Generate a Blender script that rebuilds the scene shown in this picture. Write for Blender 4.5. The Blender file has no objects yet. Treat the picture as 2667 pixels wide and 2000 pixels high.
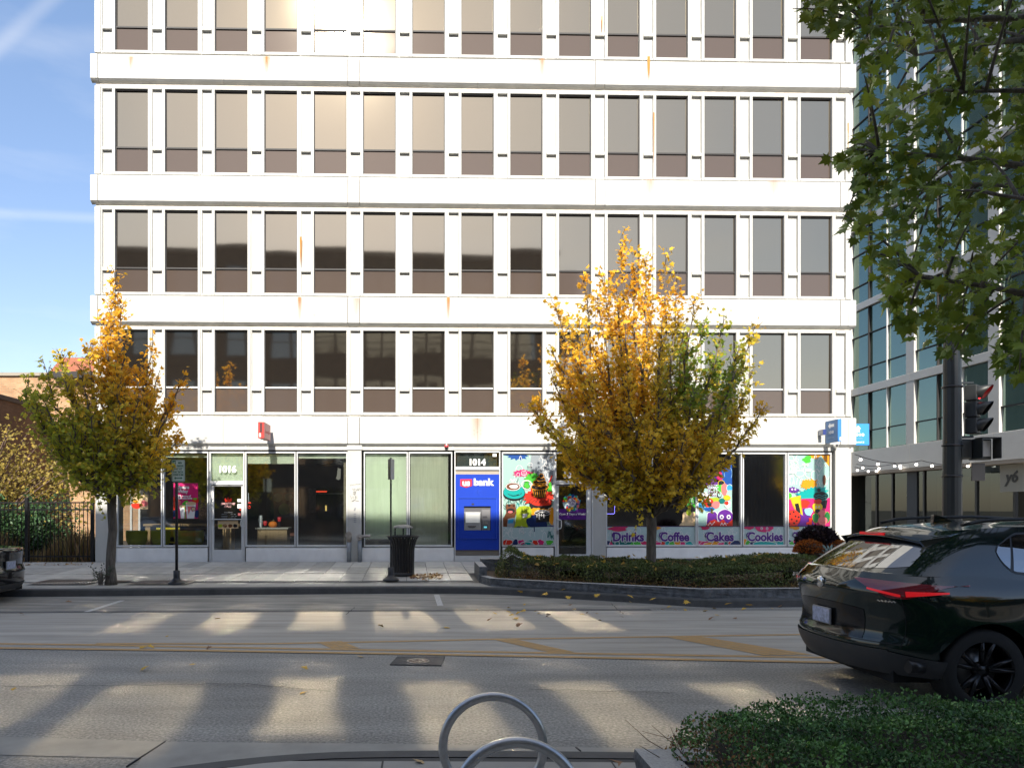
import bpy, bmesh, math, random
import numpy as np
from mathutils import Vector, Matrix, noise as mnoise
from mathutils.geometry import tessellate_polygon
rad = math.radians
scene = bpy.context.scene
COL = scene.collection
# ------------------------------------------------------------ camera
F = 1850.0; CX = 1108.0; CY = 1325.0; HC = 1.81      # focal length in photo pixels, axis, eye height
cam_d = bpy.data.cameras.new('camera'); cam = bpy.data.objects.new('camera', cam_d); COL.objects.link(cam)
cam.location = (0, 0, HC); cam.rotation_euler = (rad(90), 0, 0)
cam_d.sensor_width = 36; cam_d.sensor_fit = 'HORIZONTAL'; cam_d.lens = F/2667*36
cam_d.shift_x = (1333.5-CX)/2667; cam_d.shift_y = (CY-1000)/2667
cam_d.clip_start = .05; cam_d.clip_end = 3000
scene.camera = cam
# ------------------------------------------------------------ sky, sun, exposure
SUN_EL = math.atan(.675); SUN_AZ = rad(4.0)          # sun stands behind the camera, a little to the left
w = bpy.data.worlds.new('World'); scene.world = w; w.use_nodes = True
nt = w.node_tree; bg = nt.nodes['Background']
sky = nt.nodes.new('ShaderNodeTexSky'); sky.sky_type = 'NISHITA'; sky.sun_disc = False
sky.sun_elevation = SUN_EL; sky.sun_rotation = math.pi + SUN_AZ
sky.air_density = 1.15; sky.dust_density = .6; sky.ozone_density = 1.6; sky.altitude = 180
# thin cirrus veil over the whole sky
tc = nt.nodes.new('ShaderNodeTexCoord')
mp = nt.nodes.new('ShaderNodeMapping'); mp.inputs['Scale'].default_value = (1.2, 1.0, 5.0); mp.inputs['Rotation'].default_value = (0.25, 0.1, .4)
nz = nt.nodes.new('ShaderNodeTexNoise'); nz.inputs['Scale'].default_value = 2.4; nz.inputs['Detail'].default_value = 6; nz.inputs['Roughness'].default_value = .55
rmp = nt.nodes.new('ShaderNodeMapRange'); rmp.inputs[1].default_value = .5; rmp.inputs[2].default_value = .85; rmp.inputs[3].default_value = 0.0; rmp.inputs[4].default_value = .16
mixc = nt.nodes.new('ShaderNodeMix'); mixc.data_type = 'RGBA'; mixc.inputs[7].default_value = (6.4, 6.0, 5.3, 1)
nt.links.new(tc.outputs['Generated'], mp.inputs[0]); nt.links.new(mp.outputs[0], nz.inputs[0]); nt.links.new(nz.outputs[0], rmp.inputs[0])
# the veil is thicker towards the sun's side of the sky, as the windows mirror it
sepd = nt.nodes.new('ShaderNodeSeparateXYZ'); nt.links.new(tc.outputs['Generated'], sepd.inputs[0])
veil = nt.nodes.new('ShaderNodeMapRange'); veil.interpolation_type = 'SMOOTHSTEP'; veil.inputs[1].default_value = .70; veil.inputs[2].default_value = 1.0; veil.inputs[3].default_value = 0; veil.inputs[4].default_value = .30
sdn = nt.nodes.new('ShaderNodeVectorMath'); sdn.operation = 'DOT_PRODUCT'; sdn.inputs[1].default_value = (-math.sin(SUN_AZ)*math.cos(SUN_EL), -math.cos(SUN_AZ)*math.cos(SUN_EL), math.sin(SUN_EL)); nt.links.new(tc.outputs['Generated'], sdn.inputs[0]); nt.links.new(sdn.outputs['Value'], veil.inputs[0])
last = nt.nodes.new('ShaderNodeMath'); last.operation = 'ADD'; nt.links.new(rmp.outputs[0], last.inputs[0]); nt.links.new(veil.outputs[0], last.inputs[1])
def pdir(px, py): return Vector(((px-CX)/F, 1, (CY-py)/F)).normalized()
for (p_, q_, wd_, st_) in (((0,118),(140,-10),.012,.20), ((0,556),(246,568),.009,.13), ((0,120),(250,104),.02,.10)):     # old contrails
    nn_ = pdir(*p_).cross(pdir(*q_)).normalized(); dt = nt.nodes.new('ShaderNodeVectorMath'); dt.operation = 'DOT_PRODUCT'; dt.inputs[1].default_value = nn_; nt.links.new(tc.outputs['Generated'], dt.inputs[0])
    ab = nt.nodes.new('ShaderNodeMath'); ab.operation = 'ABSOLUTE'; nt.links.new(dt.outputs['Value'], ab.inputs[0])
    mr = nt.nodes.new('ShaderNodeMapRange'); mr.interpolation_type = 'SMOOTHSTEP'; mr.inputs[1].default_value = 0; mr.inputs[2].default_value = wd_; mr.inputs[3].default_value = st_; mr.inputs[4].default_value = 0; nt.links.new(ab.outputs[0], mr.inputs[0])
    fr_ = nt.nodes.new('ShaderNodeMapRange'); fr_.inputs[1].default_value = .6; fr_.inputs[2].default_value = .9; nt.links.new(sepd.outputs[1], fr_.inputs[0])
    mu = nt.nodes.new('ShaderNodeMath'); mu.operation = 'MULTIPLY'; nt.links.new(mr.outputs[0], mu.inputs[0]); nt.links.new(fr_.outputs[0], mu.inputs[1])
    ad_ = nt.nodes.new('ShaderNodeMath'); ad_.operation = 'ADD'; ad_.use_clamp = True; nt.links.new(last.outputs[0], ad_.inputs[0]); nt.links.new(mu.outputs[0], ad_.inputs[1]); last = ad_
fill_veil = nt.nodes.new('ShaderNodeMapRange'); fill_veil.inputs[1].default_value = .55; fill_veil.inputs[2].default_value = .95; fill_veil.inputs[3].default_value = 0; fill_veil.inputs[4].default_value = .2; nt.links.new(sepd.outputs[2], fill_veil.inputs[0])  # extra white veil overhead, added out of view to neutralise blue shade
ad_ = nt.nodes.new('ShaderNodeMath'); ad_.operation = 'ADD'; ad_.use_clamp = True; nt.links.new(last.outputs[0], ad_.inputs[0]); nt.links.new(fill_veil.outputs[0], ad_.inputs[1]); last = ad_
# deeper blue towards the horizon, as in the photograph
hz = nt.nodes.new('ShaderNodeMapRange'); hz.inputs[1].default_value = .0; hz.inputs[2].default_value = .6; nt.links.new(sepd.outputs[2], hz.inputs[0])
hc = nt.nodes.new('ShaderNodeMix'); hc.data_type = 'RGBA'; hc.inputs[6].default_value = (.66,.60,.66,1); hc.inputs[7].default_value = (.90,.88,.90,1); nt.links.new(hz.outputs[0], hc.inputs[0])
hm = nt.nodes.new('ShaderNodeMix'); hm.data_type = 'RGBA'; hm.blend_type = 'MULTIPLY'; hm.inputs[0].default_value = 1; nt.links.new(sky.outputs[0], hm.inputs[6]); nt.links.new(hc.outputs[2], hm.inputs[7])
nt.links.new(last.outputs[0], mixc.inputs[0]); nt.links.new(hm.outputs[2], mixc.inputs[6]); nt.links.new(mixc.outputs[2], bg.inputs[0])
bg.inputs[1].default_value = .15
sd = bpy.data.lights.new('sun', 'SUN'); sun = bpy.data.objects.new('sun', sd); COL.objects.link(sun)
sd.energy = 4.6; sd.angle = rad(.53); sd.color = (1, .93, .82)
# direction the light travels: +Y (towards the facade), down, a little to the right
_d = Vector((math.sin(SUN_AZ)*math.cos(SUN_EL), math.cos(SUN_AZ)*math.cos(SUN_EL), -math.sin(SUN_EL)))
sun.rotation_euler = _d.to_track_quat('-Z', 'Y').to_euler(); sun.location = (-2, -30, 30)
vs = scene.view_settings; scene.display_settings.display_device = 'sRGB'
vs.view_transform = 'Standard'; vs.look = 'None'; vs.gamma = 1; vs.exposure = .86
try: vs.use_curve_mapping = False
except Exception: pass
cy = scene.cycles
cy.caustics_reflective = True; cy.caustics_refractive = False; cy.blur_glossy = .1
cy.sample_clamp_indirect = 0; cy.max_bounces = 8; cy.glossy_bounces = 4; cy.diffuse_bounces = 3; cy.transparent_max_bounces = 12; cy.transmission_bounces = 4
cy.use_denoising = True; cy.use_adaptive_sampling = False
cy.use_guiding = True; cy.use_surface_guiding = True; cy.surface_guiding_probability = .65; cy.guiding_training_samples = 128
try: cy.denoiser = 'OPENIMAGEDENOISE'; cy.denoising_input_passes = 'RGB_ALBEDO_NORMAL'
except Exception: pass
# ------------------------------------------------------------ measuring helpers (photo pixel -> place in the world)
def G(px, py, z=0.0):
    d = F*(HC-z)/(py-CY); return ((px-CX)*d/F, d)
def XZ(px, py, d): return ((px-CX)*d/F, HC-(py-CY)*d/F)
TH = rad(1.25); D0 = 20.5                            # the facade's turn and distance
def FS(px):
    a = (px-CX)/F; return D0*a/(math.cos(TH)-a*math.sin(TH))
def FZ(px, py):
    a = (px-CX)/F; s = FS(px); t = D0+s*math.sin(TH); return HC-(py-CY)*t/F
def FW(s, y=0):                                      # facade-local (s, y into the house) -> world X, Y
    return (s*math.cos(TH)-y*math.sin(TH), D0+s*math.sin(TH)+y*math.cos(TH))
# ------------------------------------------------------------ colour and materials
def lin(c): return tuple((v/12.92 if v <= .04045 else ((v+.055)/1.055)**2.4) for v in c)
def rgb(r, g, b): return lin((r/255, g/255, b/255))
MATS = {}
def mat(name, col, rough=.6, metal=0, spec=.5, noise=0, nscale=8, bump=0, bscale=40, col2=None, stretch=None, coat=0, emit=None, transl=0, detail=6, bdist=.01, macro=None):
    """principled material with optional noise colour variation (object coordinates) and bump"""
    if name in MATS: return MATS[name]
    m = bpy.data.materials.new(name); m.use_nodes = True; n = m.node_tree; b = n.nodes['Principled BSDF']
    b.inputs['Roughness'].default_value = rough; b.inputs['Metallic'].default_value = metal
    b.inputs['Specular IOR Level'].default_value = spec; b.inputs['Coat Weight'].default_value = coat; b.inputs['Coat Roughness'].default_value = .03
    b.inputs['Base Color'].default_value = (*col, 1)
    if noise or bump:
        t = n.nodes.new('ShaderNodeTexCoord'); mp = n.nodes.new('ShaderNodeMapping')
        if stretch: mp.inputs['Scale'].default_value = stretch
        n.links.new(t.outputs['Object'], mp.inputs[0])
    if noise:
        z = n.nodes.new('ShaderNodeTexNoise'); z.inputs['Scale'].default_value = nscale; z.inputs['Detail'].default_value = detail; z.inputs['Roughness'].default_value = .6
        n.links.new(mp.outputs[0], z.inputs[0])
        r = n.nodes.new('ShaderNodeMapRange'); r.inputs[1].default_value = .3; r.inputs[2].default_value = .7
        n.links.new(z.outputs[0], r.inputs[0])
        x = n.nodes.new('ShaderNodeMix'); x.data_type = 'RGBA'
        c2 = col2 or tuple(v*(1-noise) for v in col); c1 = col if col2 else tuple(min(1, v*(1+noise*.5)) for v in col)
        x.inputs[6].default_value = (*c1, 1); x.inputs[7].default_value = (*c2, 1)
        n.links.new(r.outputs[0], x.inputs[0]); n.links.new(x.outputs[2], b.inputs['Base Color'])
    if macro:                                        # large worn or polished streaks over the fine grain
        mm = n.nodes.new('ShaderNodeMapping'); mm.inputs['Scale'].default_value = macro[1]; n.links.new(t.outputs['Object'], mm.inputs[0])
        zz = n.nodes.new('ShaderNodeTexNoise'); zz.inputs['Scale'].default_value = 1; zz.inputs['Detail'].default_value = 7; zz.inputs['Roughness'].default_value = .62; n.links.new(mm.outputs[0], zz.inputs[0])
        rr_ = n.nodes.new('ShaderNodeMapRange'); rr_.inputs[1].default_value = .33; rr_.inputs[2].default_value = .67; rr_.inputs[3].default_value = 1-macro[0]; rr_.inputs[4].default_value = 1.08; n.links.new(zz.outputs[0], rr_.inputs[0])
        xm = n.nodes.new('ShaderNodeMix'); xm.data_type = 'RGBA'; xm.blend_type = 'MULTIPLY'; xm.inputs[0].default_value = 1; n.links.new(x.outputs[2], xm.inputs[6]); n.links.new(rr_.outputs[0], xm.inputs[7]); n.links.new(xm.outputs[2], b.inputs['Base Color'])
    if bump:
        z2 = n.nodes.new('ShaderNodeTexNoise'); z2.inputs['Scale'].default_value = bscale; z2.inputs['Detail'].default_value = 4
        n.links.new(mp.outputs[0], z2.inputs[0])
        u = n.nodes.new('ShaderNodeBump'); u.inputs['Strength'].default_value = bump; u.inputs['Distance'].default_value = bdist
        n.links.new(z2.outputs[0], u.inputs['Height']); n.links.new(u.outputs[0], b.inputs['Normal'])
    if emit:
        b.inputs['Emission Color'].default_value = (*emit[0], 1); b.inputs['Emission Strength'].default_value = emit[1]
    MATS[name] = m; return m
def leaf_mat(name, rough=.5, transl=.35):
    """leaf material: its colour comes from the mesh's own 'tint' attribute (the leaf's real colour)"""
    if name in MATS: return MATS[name]
    m = bpy.data.materials.new(name); m.use_nodes = True; n = m.node_tree; b = n.nodes['Principled BSDF']
    a = n.nodes.new('ShaderNodeVertexColor'); a.layer_name = 'tint'
    b.inputs['Roughness'].default_value = rough; b.inputs['Specular IOR Level'].default_value = .35
    n.links.new(a.outputs[0], b.inputs['Base Color'])
    if transl:
        t = n.nodes.new('ShaderNodeBsdfTranslucent'); n.links.new(a.outputs[0], t.inputs[0])
        x = n.nodes.new('ShaderNodeMixShader'); x.inputs[0].default_value = transl
        n.links.new(b.outputs[0], x.inputs[1]); n.links.new(t.outputs[0], x.inputs[2])
        n.links.new(x.outputs[0], n.nodes['Material Output'].inputs[0])
    MATS[name] = m; return m
def glass_mat(name, tint=(.6,.62,.6), refl=(.9,.9,.9), f0=.12, rough=.02, wavy=0, wscale=1.2):
    """thin glazing: see-through share tinted, mirror share rising at grazing angles"""
    m = bpy.data.materials.new(name); m.use_nodes = True; n = m.node_tree
    for q in list(n.nodes):
        if q.type == 'BSDF_PRINCIPLED': n.nodes.remove(q)
    out = n.nodes['Material Output']
    tr = n.nodes.new('ShaderNodeBsdfTransparent'); tr.inputs[0].default_value = (*tint, 1)
    gl = n.nodes.new('ShaderNodeBsdfGlossy'); gl.inputs[0].default_value = (*refl, 1); gl.inputs['Roughness'].default_value = rough
    lw = n.nodes.new('ShaderNodeLayerWeight'); lw.inputs[0].default_value = .2
    r = n.nodes.new('ShaderNodeMapRange'); r.inputs[3].default_value = f0; r.inputs[4].default_value = .85
    x = n.nodes.new('ShaderNodeMixShader'); n.links.new(lw.outputs['Fresnel'], r.inputs[0]); r.inputs[1].default_value=.03
    n.links.new(r.outputs[0], x.inputs[0]); n.links.new(tr.outputs[0], x.inputs[1]); n.links.new(gl.outputs[0], x.inputs[2]); n.links.new(x.outputs[0], out.inputs[0])
    if wavy: _wave(n, gl, wavy, wscale)
    MATS[name] = m; return m
def _wave(n, node, amt, sc):
    t = n.nodes.new('ShaderNodeTexCoord'); z = n.nodes.new('ShaderNodeTexNoise'); z.inputs['Scale'].default_value = sc; z.inputs['Detail'].default_value = 1
    n.links.new(t.outputs['Object'], z.inputs[0]); u = n.nodes.new('ShaderNodeBump'); u.inputs['Strength'].default_value = 1; u.inputs['Distance'].default_value = amt
    n.links.new(z.outputs[0], u.inputs['Height']); n.links.new(u.outputs[0], node.inputs['Normal'])
def coated_mat(name, body, refl, share, rough=.03, wavy=0, wscale=1.0):
    """opaque reflective coated glass: dark body with a mirror share"""
    m = bpy.data.materials.new(name); m.use_nodes = True; n = m.node_tree
    b = n.nodes['Principled BSDF']; b.inputs['Base Color'].default_value = (*body, 1); b.inputs['Roughness'].default_value = .5; b.inputs['Specular IOR Level'].default_value = 0
    gl = n.nodes.new('ShaderNodeBsdfGlossy'); gl.inputs[0].default_value = (*refl, 1); gl.inputs['Roughness'].default_value = rough
    x = n.nodes.new('ShaderNodeMixShader'); x.inputs[0].default_value = share
    n.links.new(b.outputs[0], x.inputs[1]); n.links.new(gl.outputs[0], x.inputs[2]); n.links.new(x.outputs[0], n.nodes['Material Output'].inputs[0])
    if wavy: _wave(n, gl, wavy, wscale)
    MATS[name] = m; return m
# ------------------------------------------------------------ object helpers
def link(o, parent=None):
    COL.objects.link(o)
    if parent is not None: o.parent = parent
    return o
def tag(o, label=None, cat=None, group=None, kind=None):
    if label: o['label'] = label
    if cat: o['category'] = cat
    if group: o['group'] = group
    if kind: o['kind'] = kind
    return o
def empty(name, loc=(0,0,0), rz=0, label=None, cat=None, group=None):
    o = bpy.data.objects.new(name, None); link(o); o.location = loc; o.rotation_euler = (0,0,rz); o.empty_display_size = .2
    return tag(o, label, cat, group)
def copy_tree(o, parent=None):
    kids = list(o.children)
    c = o.copy(); COL.objects.link(c)
    if parent is not None: c.parent = parent
    for ch in kids: copy_tree(ch, c)
    return c
class MB:
    """collects shapes, then builds them as ONE mesh object"""
    def __init__(s): s.v = []; s.f = []; s.m = []; s.sm = []
    def add(s, vs, fs, mi=0, smooth=False):
        o = len(s.v); s.v += [tuple(p) for p in vs]
        for f in fs: s.f.append(tuple(i+o for i in f)); s.m.append(mi); s.sm.append(smooth)
    def box(s, x0, x1, y0, y1, z0, z1, mi=0, bev=0):
        if bev > 0:
            b = min(bev, (x1-x0)*.45, (y1-y0)*.45, (z1-z0)*.45)
            bm = bmesh.new(); bmesh.ops.create_cube(bm, size=1)
            for v in bm.verts: v.co = Vector(((x0+x1)/2+v.co.x*(x1-x0), (y0+y1)/2+v.co.y*(y1-y0), (z0+z1)/2+v.co.z*(z1-z0)))
            bmesh.ops.bevel(bm, geom=bm.edges[:], offset=b, segments=1, affect='EDGES')
            bm.verts.ensure_lookup_table(); bm.verts.index_update()
            s.add([v.co[:] for v in bm.verts], [[v.index for v in f.verts] for f in bm.faces], mi); bm.free(); return s
        s.add([(x0,y0,z0),(x1,y0,z0),(x1,y1,z0),(x0,y1,z0),(x0,y0,z1),(x1,y0,z1),(x1,y1,z1),(x0,y1,z1)],
              [(0,3,2,1),(4,5,6,7),(0,1,5,4),(1,2,6,5),(2,3,7,6),(3,0,4,7)], mi); return s
    def tube(s, pts, radii, n=8, mi=0, cap=True):
        pts = [Vector(p) for p in pts]
        if not hasattr(radii, '__len__'): radii = [radii]*len(pts)
        o = len(s.v); up = None
        for i, p in enumerate(pts):
            t = (pts[min(i+1, len(pts)-1)]-pts[max(i-1, 0)])
            t = t.normalized() if t.length > 1e-9 else Vector((0,0,1))
            if up is None: up = t.orthogonal().normalized()
            a = (up-t*up.dot(t)); a = a.normalized() if a.length > 1e-6 else t.orthogonal().normalized(); up = a; b = t.cross(a)
            for k in range(n):
                g = 2*math.pi*k/n; s.v.append(tuple(p+(a*math.cos(g)+b*math.sin(g))*radii[i]))
        for i in range(len(pts)-1):
            for k in range(n):
                s.f.append((o+i*n+k, o+i*n+(k+1)%n, o+(i+1)*n+(k+1)%n, o+(i+1)*n+k)); s.m.append(mi); s.sm.append(True)
        if cap:
            s.f.append(tuple(o+k for k in range(n))[::-1]); s.m.append(mi); s.sm.append(False)
            e = o+(len(pts)-1)*n; s.f.append(tuple(e+k for k in range(n))); s.m.append(mi); s.sm.append(False)
        return s
    def lathe(s, prof, c=(0,0,0), n=24, mi=0, axis='Z', smooth=True, wob=None):
        o = len(s.v)
        for i, (r, h) in enumerate(prof):
            for k in range(n):
                g = 2*math.pi*k/n; rr = r*(wob(g, h) if wob else 1); x, y = rr*math.cos(g), rr*math.sin(g)
                p = (x,y,h) if axis == 'Z' else ((x,h,y) if axis == 'Y' else (h,x,y))
                s.v.append((c[0]+p[0], c[1]+p[1], c[2]+p[2]))
        for i in range(len(prof)-1):
            for k in range(n):
                q = (o+i*n+k, o+i*n+(k+1)%n, o+(i+1)*n+(k+1)%n, o+(i+1)*n+k)
                s.f.append(q if axis != 'Y' else q[::-1]); s.m.append(mi); s.sm.append(smooth)
        return s
    def prism(s, poly, y0, y1, mi=0, plane='XZ'):
        """poly in the XZ (or XY, YZ) plane, extruded along the third axis from y0 to y1"""
        n = len(poly); P = {'XZ': lambda a,b,c:(a,c,b), 'XY': lambda a,b,c:(a,b,c), 'YZ': lambda a,b,c:(c,a,b)}[plane]
        vs = [P(a,b,y0) for a,b in poly]+[P(a,b,y1) for a,b in poly]
        fs = [tuple(range(n)), tuple(range(n, 2*n))[::-1]]+[(i, i+n, (i+1)%n+n, (i+1)%n) for i in range(n)]
        s.add(vs, fs, mi); return s
    def mesh(s, name, mats):
        me = bpy.data.meshes.new(name); me.from_pydata(s.v, [], s.f)
        for m in (mats if isinstance(mats, (list, tuple)) else [mats]): me.materials.append(m)
        me.polygons.foreach_set('material_index', s.m); me.polygons.foreach_set('use_smooth', s.sm); me.update(); return me
    def build(s, name, mats, parent=None, recalc=True):
        me = s.mesh(name, mats)
        if recalc:
            bm = bmesh.new(); bm.from_mesh(me); bmesh.ops.recalc_face_normals(bm, faces=bm.faces); bm.to_mesh(me); bm.free()
        return link(bpy.data.objects.new(name, me), parent)
def inst(name, me, loc=(0,0,0), parent=None, rot=(0,0,0), scale=(1,1,1)):
    o = bpy.data.objects.new(name, me); o.location = loc; o.rotation_euler = rot; o.scale = scale; return link(o, parent)
def slab(poly, z0, z1):
    """horizontal polygon (world XY) as a solid; z may be a function of (x, y)"""
    b = MB(); n = len(poly); zf = z1 if callable(z1) else (lambda x, y: z1)
    b.add([(x,y,z0) for x,y in poly]+[(x,y,zf(x,y)) for x,y in poly], [tuple(range(n))[::-1], tuple(range(n,2*n))]+[(i,(i+1)%n,(i+1)%n+n,i+n) for i in range(n)])
    return b
def text(name, body, size, m, parent, loc, rot=(rad(90),0,0), align='CENTER', bold=0.0, ext=.004, shear=0, sx=1.0, space=1.0):
    cu = bpy.data.curves.new(name, 'FONT'); cu.body = body; cu.size = size; cu.align_x = align; cu.align_y = 'CENTER'; cu.extrude = ext; cu.offset = bold; cu.shear = shear; cu.space_character = space; cu.resolution_u = 3
    t = bpy.data.objects.new('tmp', cu); COL.objects.link(t)
    me = bpy.data.meshes.new_from_object(t.evaluated_get(bpy.context.evaluated_depsgraph_get())); me.name = name
    bpy.data.objects.remove(t); me.materials.clear(); me.materials.append(m)
    o = bpy.data.objects.new(name, me); o.location = loc; o.rotation_euler = rot; o.scale = (sx,1,1); return link(o, parent)
# shared materials
M_white = mat('white_paint', (.50,.50,.475), .55, noise=.16, nscale=2.2, stretch=(1,1,.22), bump=.12, bscale=14)
M_white2 = mat('white_panel_paint', (.48,.48,.455), .5, noise=.12, nscale=2.5, stretch=(1,1,.3))
M_alu = mat('white_aluminium', (.60,.61,.61), .38, noise=.05, nscale=5)
M_dark = mat('dark_gasket', (.02,.018,.018), .6)
M_black = mat('black_paint', (.012,.012,.014), .35, noise=.4, nscale=20)
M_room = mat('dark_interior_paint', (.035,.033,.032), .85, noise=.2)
# ============================================================ GROUND, ROAD, PAVEMENTS
M_asph = mat('coarse_asphalt', (.44,.42,.375), .8, noise=.5, nscale=40, col2=(.13,.125,.112), bump=.9, bscale=60, bdist=.008, detail=10, macro=(.30,(.35,1.6,1)))
M_conc = mat('worn_lane_concrete', (.40,.37,.32), .75, noise=.16, nscale=1.3, stretch=(.25,2.2,1), bump=.25, bscale=60, bdist=.003, macro=(.28,(.5,5,1)))
M_park = mat('parking_lane_concrete', (.32,.30,.26), .8, noise=.3, nscale=2.2, stretch=(.35,1.6,1), bump=.4, bscale=45, bdist=.004, macro=(.4,(.8,4,1)))
M_seam = mat('tar_seam', (.12,.115,.11), .8, noise=.25, nscale=6)
M_gut = mat('gutter_concrete', (.31,.295,.26), .8, noise=.2, nscale=3, bump=.3, bscale=60, bdist=.003)
M_kerb = mat('shaded_kerb_concrete', (.085,.083,.08), .8, noise=.3, nscale=4, bump=.4, bscale=40, bdist=.004)  # shade of the kerb face is put into this dark colour
M_pav = mat('pavement_slab_stone', (.42,.395,.35), .75, noise=.22, nscale=2.3, bump=.2, bscale=50, bdist=.003)
M_pav2 = mat('pavement_concrete', (.36,.34,.30), .8, noise=.18, nscale=1.5, bump=.25, bscale=60, bdist=.003)
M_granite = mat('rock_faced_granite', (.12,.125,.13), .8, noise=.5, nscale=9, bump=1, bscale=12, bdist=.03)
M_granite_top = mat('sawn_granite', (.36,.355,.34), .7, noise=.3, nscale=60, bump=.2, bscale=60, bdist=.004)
M_soil = mat('planter_soil', (.10,.07,.045), .95, noise=.4, nscale=20, bump=.8, bscale=30, bdist=.02)
M_yel = mat('yellow_road_paint', (.50,.285,.09), .7, noise=.35, nscale=14, col2=(.36,.24,.12))
M_wht = mat('white_road_paint', (.50,.49,.46), .7, noise=.3, nscale=20)
ground = tag(MB().box(-400, 400, -60, 700, -.6, -.06).build('ground', mat('bare_earth', (.12,.1,.075), .95, noise=.3)), kind='structure')
road = tag(MB().box(-160, 160, 2.5, 16.4, -.058, 0).build('road', M_asph), kind='structure')
def sheet(name, pts, m, z=.004, parent=None):
    """thin surface sheet from photo points on the ground"""
    P = [G(*p) for p in pts]; b = MB(); b.add([(x,y,z) for x,y in P], [tuple(range(len(P)))]); return b.build(name, m, parent, recalc=False)
def xy_sheet(name, P, m, z=.004, parent=None):
    b = MB(); b.add([(x,y,z) for x,y in P], [tuple(range(len(P)))]); return b.build(name, m, parent, recalc=False)
def farx(p, q, X):                                   # extend the ground line p->q to world X
    t = (X-p[0])/(q[0]-p[0]); return (X, p[1]+(q[1]-p[1])*t)
kb = [G(*p) for p in [(50,1555),(520,1550),(1100,1545),(1300,1548),(1415,1556),(1630,1568),(1801,1580),(1870,1583),(2093,1580),(2667,1578)]]
kb = [(-150, kb[0][1]-.4), (-30, kb[0][1]-.05)]+kb+[(30, kb[-1][1]+.1), (150, kb[-1][1]+.4)]
m0, m1 = G(0,1688), G(1547,1713)                     # near yellow line
mL, mR = farx(m0, m1, -60), farx(m0, m1, 60)
s0, s1 = G(0,1597), G(1700,1590)
sl_, sr_ = (-60, s0[1]+.1), (60, s1[1]-.2)
xy_sheet('lane_surface', [mL, m0, m1, mR, sr_, s1, s0, sl_], M_conc, .004, road)
park = [p for p in kb if -61 < p[0] < 61]
inner = [(-60, kb[1][1])]+[p for p in kb[2:9]]+[(3.8, 12.75)]
xy_sheet('parking_lane_surface', [(-60, s0[1]+.28), (s0[0], s0[1]+.22), (s1[0], s1[1]+.22)]+[(6.8,12.75)]+[(p[0], p[1]-.0) for p in reversed(kb[1:10])], M_park, .004, road)
xy_sheet('tar_seam', [(-60, s0[1]+.08), (s0[0], s0[1]+.03), (s1[0], s1[1]+.03), (s1[0], s1[1]+.21), (s0[0], s0[1]+.21), (-60, s0[1]+.27)], M_seam, .005, road)
# near gutter and apron
gl = [G(0,1918), G(447,1932), G(1000,1937), G(1736,1950)]
gl = [(-9, gl[0][1]+.1)]+gl+[(30, gl[-1][1]-.6)]
gut = xy_sheet('gutter', gl+[(30, 4.3), (1.9, 5.0), (-.9, 5.0), (-2.0, 4.75), G(370,1975), G(0,1966), (-9, G(0,1966)[1])], M_gut, .004, road)
for a, b_ in (((430,1932),(330,1997)), ((1500,1947),(1512,1957))):
    p, q = G(*a), G(*b_); MB().tube([(p[0],p[1],.004),(q[0],q[1],.004)], .008, 4).build('expansion_joint', M_dark, road)
def strip(name, pts, wd, m, z=.008, parent=None):
    P = [Vector((*G(*p), z)) if len(p) == 2 and abs(p[0]) > 60 or p[1] > 200 else Vector((p[0], p[1], z)) for p in pts]; vs = []; fs = []
    for i, p in enumerate(P):
        t = (P[min(i+1,len(P)-1)]-P[max(i-1,0)]).normalized(); nrm = Vector((-t.y, t.x, 0))*wd/2; vs += [tuple(p+nrm), tuple(p-nrm)]
    for i in range(len(P)-1): fs.append((2*i, 2*i+1, 2*i+3, 2*i+2))
    b = MB(); b.add(vs, fs); return b.build(name, m, parent, recalc=False)
marks = empty('road_markings', (0,0,0)); marks['kind'] = 'structure'
def wstrip(name, P, wd, m, z=.008): return strip(name, [(p[0], p[1]) for p in P], wd, m, z, marks)
def wline(P, wd, m, name='yellow_line', z=.008):
    P = [Vector((p[0],p[1],z)) for p in P]; vs = []; fs = []
    for i, p in enumerate(P):
        t = (P[min(i+1,len(P)-1)]-P[max(i-1,0)]).normalized(); nrm = Vector((-t.y, t.x, 0))*wd/2; vs += [tuple(p+nrm), tuple(p-nrm)]
    for i in range(len(P)-1): fs.append((2*i, 2*i+1, 2*i+3, 2*i+2))
    b = MB(); b.add(vs, fs); return b.build(name, m, marks, recalc=False)
n1 = [G(*p) for p in [(0,1688),(547,1695),(1100,1704),(1547,1713)]]; n1 = [farx(n1[0],n1[1],-60)]+n1+[farx(n1[2],n1[3],60)]
n2 = [G(*p) for p in [(249,1680),(547,1686),(1100,1695.5),(1547,1703)]]; n2 = [(n2[0][0]-50, n2[0][1]+3.0)]+n2+[farx(n2[2],n2[3],60)]
n3 = [G(*p) for p in [(249,1677),(700,1677),(1000,1671.5),(1298,1665),(1696,1659),(2084,1653)]]; n3 = n3+[farx(n3[-2],n3[-1],60)]
wline(n1, .10, M_yel); wline(n2, .10, M_yel); wline(n3, .09, M_yel)
for q in ([(825,1672.6),(890,1670),(937,1689),(865,1691)], [(1288,1667),(1338,1664),(1497,1699),(1433,1700)], [(1736,1660),(1816,1657),(2120,1706),(1985,1707)]):
    P = [G(*p) for p in q]
    for k in range(4):                                # each stripe was laid as four brushed bands
        a, c = k/4+.012, (k+1)/4-.012
        L = lambda u, v, t: (u[0]+(v[0]-u[0])*t, u[1]+(v[1]-u[1])*t)
        xy_sheet('chevron_stripe', [L(P[0],P[1],a), L(P[0],P[1],c), L(P[3],P[2],c), L(P[3],P[2],a)], M_yel, .009, marks)
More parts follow.
